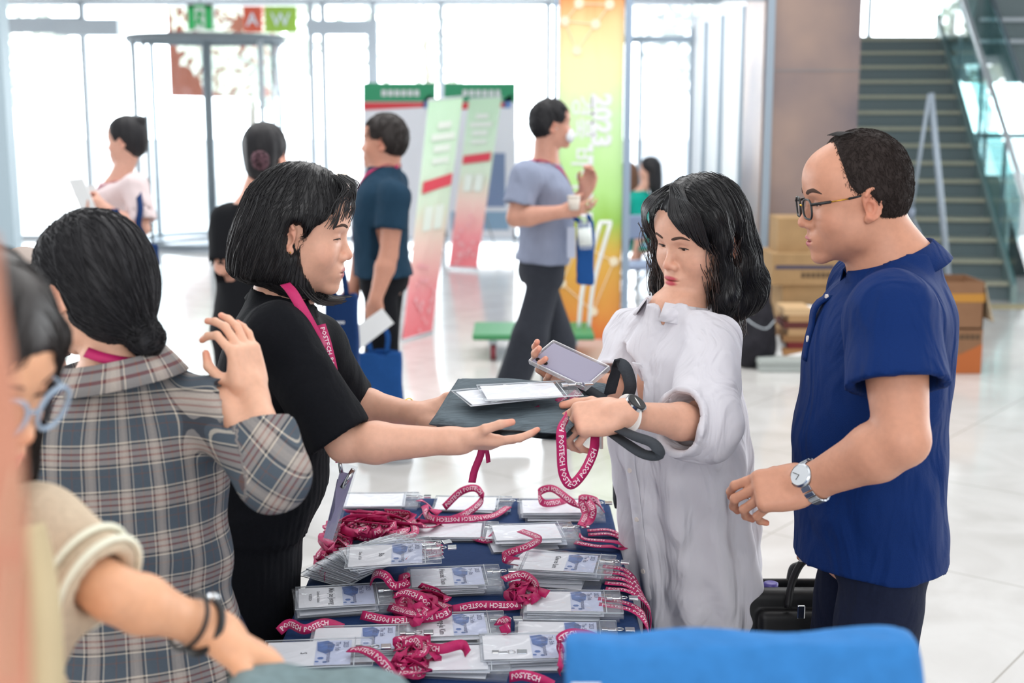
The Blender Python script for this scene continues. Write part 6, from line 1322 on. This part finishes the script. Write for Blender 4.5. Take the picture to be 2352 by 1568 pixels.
def table_frame(px, py, z, yaw=0., tilt=(0, 0)):
    p = WZ(px, py, z); a = R(yaw); return frame(p, x=(cos(a), sin(a), sin(R(tilt[0]))), y=(-sin(a), cos(a), sin(R(tilt[1]))))
SURF = TZ+.0035
def place(desc): return desc
ORD = ['lowest', 'second lowest', 'third lowest', 'fourth lowest', 'fifth lowest', 'sixth lowest', 'seventh lowest', 'eighth lowest', 'ninth lowest']
def stack(px, py, n, yaw, where, names=None, seed=1, spread=.006, rot=3., z0=SURF, head=True, lab_top=None):
    g = np.random.default_rng(seed); base = table_frame(px, py, TZ, yaw); last = None
    for i in range(n):
        dx, dy = g.normal(0, spread, 2) if i < n-1 else (0, 0); F = base @ frame((dx, dy, 0), x=(cos(R(g.normal(0, rot))) if i < n-1 else 1, sin(R(g.normal(0, rot))) if i < n-1 else 0, 0), z=(0, 0, 1)); F[2, 3] = z0+.0038*i
        top = i == n-1; lab = lab_top or 'name badge, %s, of the stack %s' % ('topmost' if top else ORD[i], where); lab = lab if top else 'name badge, %s, of the stack %s' % (ORD[i], where)
        last = badge(F, lab, names if top else None, True if top else False, seed*20+i, 'name badges on the table', clip=top, head=top and head)
    return last, F
def lany(parent, pts, w=.018, tw=None, seed=0, flat=.0, text='POSTECH', closed=False, tside=1):
    """pts: (px, py, height above table); ribbon rolls between lying flat and standing on edge"""
    P = np.array([WZ(a, b, TZ+c+.004) for a, b, c in pts]); P = spline(P, 7); t = np.gradient(P, axis=0); t /= np.linalg.norm(t, axis=1, keepdims=True); up = np.array([0, 0, 1.]); side = np.cross(t, up)
    side /= np.linalg.norm(side, axis=1, keepdims=True)+1e-6; N = len(P); g = np.random.default_rng(seed); s_ = np.linspace(0, 1, N)
    ph = np.interp(s_*(len(pts)-1), np.arange(len(pts)), tw) if tw is not None else .9*np.sin(s_*len(pts)*.9+g.uniform(0, 6))+flat
    side = np.where((side[:, 1] > 0)[:, None], -side, side) ; H = up*np.cos(ph)[:, None]+side*np.sin(ph)[:, None]
    P[:, 2] = np.maximum(P[:, 2], TZ+.003+abs(np.sin(ph))*w*.5)
    return ribbon('lanyard', P, w, M_MAG, parent, hint=H, text=text, res=False, tside=tside)
lo_ = .004
# back row
b1, _ = stack(872, 1158, 3, 2, 'at the far left corner of the table', seed=1, head=False)
lany(b1, [(962, 1148, .01), (985, 1160, .01), (1010, 1200, .01), (975, 1210, .02), (930, 1190, .006), (880, 1185, .006)], seed=1)
b2, _ = stack(1085, 1163, 2, -2, 'at the far edge, middle of three', seed=2, head=False)
lany(b2, [(1168, 1163, .008), (1130, 1185, .01), (1060, 1192, .02), (990, 1190, .025), (975, 1160, .01)], seed=2, tw=[0, .4, 1.3, 1.2, .4]); lany(b2, [(1020, 1165, .02), (1060, 1128, .05), (1095, 1122, .06), (1105, 1150, .03), (1060, 1185, .02), (1000, 1200, .01)], seed=5, tw=[1.2, 1.3, .9, 1.2, 1.2, .5])
b3, _ = stack(1285, 1180, 5, 1, 'at the far right corner of the table', seed=3, head=False)
lany(b3, [(1385, 1172, .02), (1370, 1150, .05), (1335, 1145, .06), (1345, 1180, .035), (1335, 1205, .03)], seed=3, tw=[.4, 1.0, .9, .3, 0]); lany(b3, [(1335, 1165, .03), (1310, 1150, .05), (1270, 1122, .06), (1240, 1130, .05), (1250, 1155, .03), (1300, 1150, .02)], seed=8, tw=[.5, .9, 1.2, 1.3, 1.3, .8]); lany(b3, [(1350, 1150, .06), (1362, 1170, .05), (1355, 1195, .03), (1338, 1208, .03)], seed=4, tw=[.8, .3, .2, .2])
b4, _ = stack(1048, 1228, 3, -1, 'in the second row, behind the fanned pile', seed=4, head=False); lany(b4, [(1142, 1224, .012), (1110, 1240, .005), (1010, 1205, .006), (960, 1195, .02), (985, 1170, .03), (1010, 1178, .03)], seed=12)
b5, _ = stack(1225, 1243, 6, 7, 'in the second row at the right', seed=5, spread=.014, rot=6, head=False)
lany(b5, [(1195, 1218, .035), (1235, 1235, .045), (1218, 1252, .05), (1165, 1272, .03), (1160, 1283, .028), (1192, 1290, .022)], seed=6, tw=[.2, .3, .5, 1.1, 1.2, 1.2])
lany(b5, [(1330, 1228, .02), (1345, 1238, .01), (1390, 1242, .008), (1420, 1246, .008), (1438, 1262, -.01)], seed=6, tw=[.2, 0, 0, 0, 0]); lany(b5, [(1320, 1245, .01), (1370, 1254, .006), (1412, 1256, .006), (1436, 1275, -.02)], tw=[.1, 0, 0, 0])
def over_edge(parent, pts):   # straps that fall over the right edge of the cloth
    P = spline([V3(*p) for p in pts], 7); t = np.gradient(P, axis=0); H = np.stack([np.clip((TZ-P[:, 2])*30+.1, 0, 1)+1e-3, np.zeros(len(P)), np.clip(1-(TZ-P[:, 2])*30, .0, 1)], 1); ribbon('lanyard', P, .018, M_MAG, parent, hint=H, text='POSTECH', res=False)
for k, (y0_, pr) in enumerate(((2.98, b5), (2.95, b5))): over_edge(pr, [(TX1-.07, y0_, TZ+.006), (TX1-.015, y0_, TZ+.006), (TX1+.012, y0_-.01, TZ-.02), (TX1+.018, y0_-.02, TZ-.10-.04*k), (TX1+.020, y0_-.05, TZ-.16)])
# fanned pile with a heap of ribbons
g = np.random.default_rng(21); n = 15
for i in range(n):
    t_ = i/(n-1); px = 800+ (i*8 if i < 10 else 80+(i-10)*6); py = 1300-(i*3.2 if i < 11 else 33-(i-11)*2); F = table_frame(px, py, TZ+.014+.0048*i, 62-26*t_ if i < 12 else 32-14*(i-12), (2, 3)); top = i >= n-1
    badge(F, 'name badge lying across the top of the fanned pile by the black dress' if top else ('printed name badge just under the top of the fanned pile' if i == n-2 else 'name badge within the fanned pile of clear pockets'), ('Bo', '', 'Dept. of Life') if i >= n-2 else None, i >= n-2 or i % 3 == 0, 300+i, 'fanned badges', clip=i >= n-2, head=i >= n-3)
    last = bpy.data.objects[-1]
pile = [o for o in bpy.data.objects if o.get('group') == 'fanned badges']
def tangle(parent, cx, cy, rx, ry, z0, z1, seed, npt=9, ph=0):
    g = np.random.default_rng(seed); pts = []
    a0 = g.uniform(0, 6)
    for k in range(npt): a = a0+k*g.uniform(.8, 1.4); rr = g.uniform(.45, 1); pts.append((cx+rx*rr*cos(a), cy+ry*rr*sin(a), g.uniform(z0, z1)))
    lany(parent, pts, seed=seed, flat=g.uniform(-.4, .8), tside=g.choice([-1, 1]))
for k in range(12): tangle(pile[k % len(pile)], 855+22*(k % 3-1)*1.6, 1202+6*(k % 2), 85, 30, .0, .055, 40+k, 8)
for k in range(7): tangle(pile[k], 768+8*(k % 2), 1235+10*k*.6, 38, 34, .0, .04, 60+k, 7)
for k in range(4): tangle(pile[7+k], 738+2*k, 1285+6*k, 14, 24, .0, .03, 80+k, 6)
lany(pile[-1], [(940, 1288, .075), (965, 1272, .07), (1008, 1268, .05), (1010, 1258, .045), (960, 1248, .03), (945, 1238, .02)], tw=[.3, .9, 1.2, 1.3, 1.2, .8])
# middle rows
b7, _ = stack(1045, 1348, 6, 6, 'in the middle of the table', ('Heesek Yoon', '', ''), seed=7, spread=.008)
for k in range(5): tangle(b7, 1195+6*k, 1362, 34+4*k, 22+2*k, .0, .03, 90+k, 8)
lany(b7, [(1155, 1330, .035), (1200, 1320, .035), (1232, 1345, .03), (1225, 1375, .02), (1180, 1390, .012), (1100, 1390, .01), (1040, 1400, .01)], seed=70, tw=[.3, .8, 1.2, 1.3, 1.0, 1.1, 1.2])
b8, F8 = stack(1305, 1328, 9, -9, 'at the right edge, under the round-cornered badge', ('Giwoo Lee', '', ''), seed=8, spread=.012, rot=6, lab_top='name badge reading GIWOO LEE on the tall right-hand stack'.replace('reading GIWOO LEE ', 'with the blue hexagon print '))
for k in range(5): y0_ = 2.66-.022*k; over_edge(b8, [(TX1-.055, y0_+.01, TZ+.03-.004*k), (TX1-.005, y0_, TZ+.022-.003*k), (TX1+.020+.003*k, y0_-.02, TZ-.02), (TX1+.026, y0_-.06, TZ-.09), (TX1+.020, y0_-.12, TZ-.13-.01*k)])
b9, _ = stack(792, 1393, 6, 9, 'at the left edge before the black dress', ('Min Jae Jeong', 'Graduate Student', 'POSTECH'), seed=9, spread=.005)
for k in range(7): tangle(b9, 950+14*(k % 3), 1375+9*(k % 4), 60, 32, .0, .04, 120+k, 8)
lany(b9, [(905, 1368, .04), (930, 1360, .05), (965, 1372, .05), (985, 1395, .03), (960, 1420, .02), (900, 1425, .015), (830, 1412, .012)], tw=[.2, .6, 1.1, 1.3, 1.2, .9, .9]); lany(b9, [(850, 1340, .02), (862, 1318, .05), (885, 1322, .06), (905, 1345, .04), (935, 1338, .05), (935, 1325, .055), (915, 1330, .04)], tw=[1, 1.2, 1, .9, 1.2, 1.2, 1.1])
b10, _ = stack(1315, 1402, 5, -1, 'in the third row at the right, all glare', None, seed=10, spread=.007, head=True)
for k in range(2): y0_ = 2.50-.03*k; over_edge(b10, [(TX1-.075, y0_+.01, TZ+.02), (TX1-.01, y0_, TZ+.010), (TX1+.018, y0_-.02, TZ-.02), (TX1+.022, y0_-.05, TZ-.11), (TX1+.020, y0_-.08, TZ-.17)])
b11, _ = stack(1045, 1452, 4, 5, 'in the fourth row, middle of the table', ('Young-Ju Kim', '', ''), seed=11, spread=.006); lany(b11, [(1140, 1428, .02), (1162, 1425, .03), (1168, 1440, .03), (1150, 1450, .02)], tw=[.4, 1, 1.2, 1.2])
for k in range(4): tangle(b11, 945+6*k, 1480+8*k, 45, 30, .0, .035, 150+k, 7)
b12, _ = stack(1300, 1462, 2, -2, 'in the fourth row, half behind the blue tote', None, seed=12)
b13, _ = stack(835, 1488, 5, 4, 'at the near left corner, right of two', None, seed=13); lany(b13, [(925, 1478, .03), (955, 1470, .04), (965, 1500, .03), (935, 1520, .02), (905, 1505, .03)], tw=[.3, .8, 1.2, 1, .8])
F = table_frame(730, 1500, TZ+.034, 5); b13b = badge(F, 'name badge lying leftmost at the near left corner, overlapping its neighbour', ('S', '', ''), True, 555, 'name badges on the table'); lany(b13b, [(800, 1492, .045), (835, 1492, .05), (870, 1510, .05), (900, 1545, .03), (920, 1580, .02)], tw=[0, .3, .8, 1.1, 1])
lany(b9, [(640, 1450, .008), (665, 1432, .02), (700, 1445, .02), (745, 1430, .02), (790, 1440, .01)], tw=[.6, 1.1, 1.2, .8, .3])
b14, _ = stack(1045, 1528, 4, 2, 'at the near edge, middle, all glare', seed=14, head=False, spread=.005); b15, _ = stack(1225, 1512, 6, 3, 'at the near edge beside the blue tote', None, seed=15, spread=.008)
lany(b15, [(1290, 1500, .03), (1285, 1470, .05), (1310, 1455, .06), (1345, 1455, .05), (1375, 1465, .04)], tw=[1.2, 1.2, .9, .6, .5]); lany(b15, [(1290, 1490, .03), (1288, 1520, .04), (1284, 1545, .02)], tw=[1.1, 1.2, 1.1]); lany(b14, [(960, 1480, .02), (1010, 1490, .03), (1060, 1480, .03), (1075, 1500, .02)], tw=[.8, 1.1, 1.2, 1.1]); lany(b15, [(1170, 1555, .02), (1200, 1550, .03), (1240, 1560, .02), (1270, 1575, .02)], tw=[1, 1.2, 1.1, 1])
for k in range(3): tangle(b14, 930+10*k, 1530, 50, 24, .0, .03, 170+k, 7)
# ================================================================ grey tote passed between the two women
M_HEATH = mat('heather_grey_fabric', '#5e6a72', .85, noise=.35, scale=260, stretch=(.06, 1, 1), bump=.3, wrk=.35, wscale=9)
q = [WZ(1052, 868, 1.148), WZ(985, 976, 1.125), WZ(1300, 995, 1.130), WZ(1405, 885, 1.150)]   # back left, front left, front right, back right
gt = root('folded_tote', tuple(sum(q)/4), 'grey heathered tote bag folded flat and held between the two women', 'bag'); n = 26; th = [.010, .018, .022, .016]
def grid_slab(q, thk, nx, ny, wv, seed):
    top = []; bot = []
    for i in range(nx):
        for j in range(ny):
            u, v = i/(nx-1), j/(ny-1); p = bil(q[1], q[2], q[3], q[0], u, v); e = min(u, 1-u, v, 1-v); rr = min(1, (e*14)**.5) if e < .07 else 1
            w_ = wv*(sin(u*7+v*3+seed)*cos(v*6-u*2)+.5*sin(u*13-v*9)); top.append(p+V3(0, 0, thk*rr*.5+w_)); bot.append(p+V3(0, 0, -thk*rr*.5+w_*.5))
    F = []; N = nx*ny
    for i in range(nx-1):
        for j in range(ny-1): a = i*ny+j; F += [(a, a+ny, a+ny+1, a+1), (N+a, N+a+1, N+a+ny+1, N+a+ny)]
    for i in range(nx-1): a = i*ny; F.append((a, N+a, N+a+ny, a+ny)); b = a+ny-1; F.append((b, b+ny, N+b+ny, N+b))
    for j in range(ny-1): F.append((j, j+1, N+j+1, N+j)); b = (nx-1)*ny+j; F.append((b, N+b, N+b+1, b+1))
    return np.array(top+bot), F
V, Fq = grid_slab(q, .020, 30, 24, .0028, 1.); mesh_obj('bag_body', V, Fq, M_HEATH, gt)
q2 = [p+(sum(q)/4-p)*.03+V3(.004, 0, -.014) for p in q]; V, Fq = grid_slab(q2, .012, 24, 18, .002, 2.); mesh_obj('back_panel', V, Fq, M_HEATH, gt)
M_DKSTRAP = mat('charcoal_webbing', '#393d43', .85, noise=.1, scale=300)
def sp(name, pts, w, m, parent, hint, **k): return ribbon(name, [W(*p) for p in pts], w, m, parent, hint=hint, **k)
sp('handle', [(1385, 915, 2.62), (1340, 890, 2.66), (1290, 885, 2.70), (1250, 905, 2.68), (1262, 925, 2.62), (1330, 930, 2.56)], .024, M_DKSTRAP, gt, (0, -.5, 1), th=.002)
sp('handle', [(1400, 905, 2.66), (1412, 860, 2.62), (1418, 838, 2.58), (1436, 845, 2.56), (1448, 885, 2.56), (1440, 915, 2.58)], .026, M_DKSTRAP, gt, (.3, -1, .2), th=.002)
sp('handle', [(1390, 985, 2.50), (1430, 1012, 2.42), (1478, 1042, 2.36), (1512, 1042, 2.34), (1500, 1018, 2.36), (1455, 1000, 2.40), (1410, 980, 2.46)], .024, M_DKSTRAP, gt, (.2, -.7, .7), th=.002)
sheet('green_tag', W(1328, 884, 2.74), W(1356, 884, 2.74), W(1356, 875, 2.74), W(1328, 875, 2.74), .002, mat('tag_green', '#2f7d3c', .6), gt)
MB().tube([W(1381, 990, 2.45), W(1381, 1030, 2.45)], .004, 6).build('zip_pull', M_CHROME, gt)
for k, (px, py, yw, z, lab) in enumerate(((1165, 905, 20, 1.166, 'white-looking name badge lying lower on the grey tote'), (1215, 897, 9, 1.176, 'white-looking name badge on top, right of another on the grey tote'))):
    p = WZ(px, py, z); a = R(yw); F = frame(p, x=(cos(a), sin(a), .02), y=(-sin(a), cos(a), .04)); bb = badge(F, lab, None, True, 700+k, 'badges on the grey tote', clip=k == 1, head=False)
mg = bb
sp('lanyard', [(1290, 888, 2.72), (1270, 905, 2.66), (1235, 925, 2.62), (1225, 940, 2.60), (1262, 952, 2.56), (1290, 930, 2.60), (1322, 905, 2.66), (1328, 898, 2.66), (1312, 930, 2.58), (1300, 960, 2.52)], .018, M_MAG, mg, (.1, -.7, .8), text='POSTECH', th=.0012)
sp('lanyard', [(1282, 925, 2.60), (1300, 915, 2.62), (1275, 940, 2.56), (1245, 950, 2.54), (1228, 935, 2.56)], .018, M_MAG, mg, (.1, -.8, .6), text='POSTECH')
sp('lanyard', [(1303, 955, 2.46), (1290, 985, 2.40), (1290, 1030, 2.40), (1294, 1085, 2.41), (1312, 1112, 2.42), (1340, 1085, 2.44), (1362, 1040, 2.46), (1368, 1000, 2.48)], .020, M_MAG, mg, (.35, -1, 0), text='POSTECH')
sp('lanyard', [(1107, 1005, 2.56), (1105, 1040, 2.56), (1090, 1080, 2.56), (1084, 1108, 2.56)], .016, M_MAG, mg, (.5, -1, 0)); sp('lanyard', [(1107, 1005, 2.6), (1118, 1035, 2.6), (1122, 1062, 2.6)], .010, M_MAG, mg, (.8, -1, 0))
# phone in its clear case
F = frame(W(1307, 838, 2.66), x=W(1373, 868, 2.60)-W(1242, 806, 2.70), y=V3(.03, .85, .48)); ph = root('phone', F[:3, 3], 'lilac-silver phone in a clear case held by the woman in white', 'phone')
S_ = Sdf(); S_.box((0, 0, 0), (.073, .035, .004), r=.004, F=F); sdf_obj('phone_body', S_, mat('phone_lilac', '#8f8ba0', .55, .0), ph, .003)
bevel(MB().box((-.077, -.039, -.006), (.077, -.0355, .006), F=F).box((-.077, .0355, -.006), (.077, .039, .006), F=F).box((-.077, -.039, -.006), (-.0735, .039, .006), F=F).box((.0735, -.039, -.006), (.077, .039, .006), F=F).build('clear_case', glassy('case_plastic', (.93, .94, .97), .15, .25, .08), ph), .002)
for k in range(3): MB().tube([tp(F, (-.062+.011*k, -.026, .004)), tp(F, (-.062+.011*k, -.026, .0056))], .0045, 12).build('camera_lens', M_BLACKPL, ph)
# lanyard and badge worn by the woman with the bob
fd = A_.F0[:3, 1]/A_.k
ribbon('lanyard', [W(655, 652, 2.50), W(672, 672, 2.47), W(700, 720, 2.45), W(730, 775, 2.46), W(745, 800, 2.50)], .020, M_MAG, A_.root, hint=(.45, -1, .3), th=.0015)
ribbon('lanyard', [W(738, 745, 2.56), W(752, 790, 2.55), W(766, 850, 2.54), W(773, 900, 2.53), W(778, 1000, 2.52), W(780, 1060, 2.5)], .018, M_MAG, A_.root, hint=(.75, -1, 0), text='POSTECH', th=.0015)
wb = root('name_badge', tuple(W(785, 1130, 2.5)), 'name badge hanging from the lanyard of the woman with the bob', 'badge')
def qd(a, b, c, d, Yq, nm, m, th_=.001, yo=0.): sheet(nm, *[W(x, y, Yq+yo+dy) for (x, y, dy) in (a, b, c, d)], th_, m, wb)
qd((742, 1240, 0), (770, 1246, .06), (822, 1072, .06), (786, 1062, 0), 2.47, 'holder', M_VINYL); qd((745, 1235, 0), (764, 1240, .05), (812, 1090, .05), (782, 1082, 0), 2.475, 'card', mat('card_mauve', '#8d86a8', .5), .0012)
qd((756, 1195, 0), (772, 1200, .05), (798, 1110, .05), (775, 1100, 0), 2.472, 'header_print', mat('card_indigo', '#3d3a63', .5), .0006); MB().tube([W(786, 1120, 2.46), W(812, 1078, 2.46)], .005, 8).build('clip', M_CHROME, wb, True)
ribbon('lanyard_end', [W(778, 1035, 2.49), W(780, 1062, 2.48)], .016, M_MAG, wb, hint=(.3, -1, 0)); MB().tube([W(780, 1055, 2.475), W(784, 1085, 2.475)], .004, 8).build('swivel', M_CHROME, wb, True)
br = root('bracelet', tuple(A_.J['L']['w']), 'thin gold chain bracelet with a dark charm on the far arm of the bob woman', 'bracelet'); j = A_.J['L']; dr = nrm(j['w']-j['e']); c = W(936, 945, 2.845); X = nrm(np.cross(dr, (0, 1, 0))); Z2 = np.cross(dr, X)
MB().tube([c+.029*(cos(a)*X+sin(a)*Z2) for a in np.linspace(0, 2*pi, 36, endpoint=False)], .0014, 6, closed=True).build('chain', M_GOLD, br, True); MB().tube([c+V3(0, -.030, .006), c+V3(0, -.031, -.012)], .004, 8).build('charm', M_BLACKPL, br, True)
# dark tote on the shoulder of the woman in white
tg, _ = tote(1404, 1452, 985, 1165, 2.98, 'charcoal tote bag hanging behind the woman in the white dress', mat('charcoal_bag', '#2b2f33', .85, noise=.2, scale=90), .06, hand=W(1425, 900, 2.98), skew=8)
# briefcase, bottle and card of the man in blue
bc = root('briefcase', tuple(W(1900, 1450, 2.86)), 'black briefcase with twin handles hanging behind the man in blue', 'bag'); x0, x1 = W(1704, 1400, 2.80)[0], W(2092, 1400, 2.80)[0]; zt = W(1760, 1362, 2.80)[2]; M_BC = mat('black_leather', '#0e0e11', .5, noise=.2, scale=80, bump=.2)
S_ = Sdf(); S_.box(((x0+x1)/2, 2.86, zt-.15), ((x1-x0)/2, .05, .15), r=.02); S_.box(((x0+x1)/2+.015, 2.80, zt-.165), ((x1-x0)/2-.02, .018, .125), r=.015, k=.004); S_.box(((x0+x1)/2, 2.865, zt), ((x1-x0)/2-.03, .022, .05), r=.01, sub=True); sdf_obj('case_body', S_, M_BC, bc, .005)
for yy in (2.80, 2.90):
    a, b = W(1826, 1330, yy), W(1880, 1335, yy); MB().tube(spline([V3(W(1808, 1380, yy)[0], yy-.01, zt-.03), V3(W(1818, 1340, yy)[0], yy, zt+.02), W(1842, 1292, yy), V3(W(1880, 1286, yy)[0], yy, zt+.085), V3(W(1920, 1300, yy)[0], yy, zt+.07), V3(W(1950, 1340, yy)[0], yy, zt-.02)], 6), .0085, 8).build('handle', M_BC, bc, True)
MB().tube([(x0+.02, 2.778, zt-.09), (x0+.02, 2.778, zt-.20)], .002, 6).build('zip', M_CHROME, bc); bevel(MB().box((W(1832, 1370, 2.78)[0], 2.776, zt-.05), (W(1850, 1370, 2.78)[0], 2.782, zt-.02)).build('buckle', M_CHROME, bc), .002)
bo = root('water_bottle', tuple(W(1770, 1365, 2.86)), 'bottle with purple cap poking out of the black briefcase', 'bottle'); c = W(1770, 1356, 2.86); PC = mat('purple_cap', '#5a4f9c', .35)
MB().tube([c+V3(0, 0, -.16), c+V3(0, 0, -.03), c+V3(0, 0, -.012), c], [.024, .023, .016, .0125], 18).build('bottle_body', glassy('bottle_dark', (.35, .35, .42), .1, .3, .05, (.1, .1, .15)), bo, True); MB().tube([c, c+V3(0, 0, .002), c+V3(0, 0, .018), c+V3(0, 0, .020)], [.015, .0165, .0165, .012], 20).build('cap', PC, bo, True)
pc = root('paper_card', tuple(W(1842, 1255, 2.72)), 'cream paper card with brown specks below the polo hem of the man in blue', 'card'); sheet('card_stock', W(1836, 1290, 2.74), W(1860, 1290, 2.74), W(1856, 1222, 2.74), W(1829, 1222, 2.74), .002, mat('card_cream', '#d9cfca', .6), pc)
# ================================================================ near things: blue tote, grey tote, copper panel, their table
nd = root('registration_table', (.5, 1.15, 0), 'near registration table below the frame carrying the blue tote', 'table'); MB().box((-.12, .95, .72), (1.2, 1.53, .75)).build('tabletop', M_WHITE, nd)
for x in (-.08, 1.15):
    for y in (1.0, 1.48): MB().tube([(x, y, 0), (x, y, .72)], .015, 8).build('leg', M_STEEL, nd, True)
M_BRIGHT = mat('bright_blue_nonwoven', '#3173b2', .8, noise=.10, scale=40, bump=.15, wrk=.4, wscale=6)
bl = root('tote_bag', (.245, 1.36, .75), 'large bright blue tote bag standing nearest the viewer at the lower right', 'bag'); S_ = Sdf(); zt = W(1700, 1468, 1.35)[2]; xa, xb = W(1290, 1470, 1.35)[0], W(2112, 1465, 1.35)[0]; xc, hw = (xa+xb)/2, (xb-xa)/2
S_.loft([(.752, xc+.005, 0, hw+.006, .065), (.95, xc+.006, 0, hw+.006, .06), (1.10, xc+.003, 0, hw+.002, .045), (zt, xc, 0, hw-.003, .030)], F=frame((0, 1.36, 0), x=(1, 0, 0), z=(0, 0, 1)), n=5, cap=.008)
S_.disp.append(lambda P: (hsh(P, 13, 3)*.006+np.sin(P[:, 0]*9)*.004*(P[:, 2] > 1.1)).astype(np.float32)); sdf_obj('bag_body', S_, M_BRIGHT, bl, .008)
smudge(frame(W(1312, 1590, 1.285), x=(1, 0, 0), y=(0, 0, 1)), .03, .010, M_WHITE, bl)
for dy in (-.035, .035): ribbon('handle', [V3(xc-.09, 1.36+dy, 1.10), V3(xc-.10, 1.36+dy*1.9, 1.0), V3(xc, 1.36+dy*2.2, .93), V3(xc+.10, 1.36+dy*1.9, 1.0), V3(xc+.09, 1.36+dy, 1.10)], .025, M_BRIGHT, bl, hint=(0, -1, 0), th=.003)
g2 = root('tote_bag', tuple(W(700, 1600, 1.32)), 'grey-green tote bag lifted by the reaching hand at the bottom edge', 'bag'); q = [W(520, 1536, 1.42), W(545, 1680, 1.22), W(985, 1690, 1.22), W(940, 1566, 1.42)]; V, Fq = grid_slab([q[0], q[1], q[2], q[3]], .03, 20, 14, .004, 3.); mesh_obj('bag_body', V, Fq, mat('grey_green_fabric', '#6d8084', .85, noise=.2, scale=60), g2)
pn = root('acrylic_divider', (-.36, .75, .2), 'copper-pink acrylic panel standing at the extreme left edge of the view', 'panel'); Yp = .62
pts = [(-260, 470), (-8, 545), (8, 700), (46, 960), (56, 1150), (66, 1400), (74, 1750), (-260, 1750)]; fr_ = [W(x, y, Yp) for x, y in pts]; n = len(fr_); V = fr_+[p+V3(-.004, .012, 0) for p in fr_]; mesh_obj('sheet', V, [tuple(range(n-1, -1, -1)), tuple(range(n, 2*n))]+[(i, (i+1) % n, n+(i+1) % n, n+i) for i in range(n)], mat('copper_pink_acrylic', '#b57a62', .3, noise=.14, scale=7), pn, False)
MB().box((-.42, Yp-.08, 0), (-.24, Yp+.10, .02)).box((-.34, Yp, 0), (-.32, Yp+.02, 1.0)).build('stand', M_GREY, pn)
for k, (a, b) in enumerate((((18, 1240), (40, 1080)), ((20, 1560), (30, 1300)))): ribbon('pale_line', [W(a[0], a[1], Yp-.003), W((a[0]+b[0])/2-4, (a[1]+b[1])/2, Yp-.003), W(b[0], b[1], Yp-.003)], .0015, mat('pale_line_tone', '#cdab8e', .5), pn, hint=(0, -1, 0))  # thin paler lines laid over the panel face
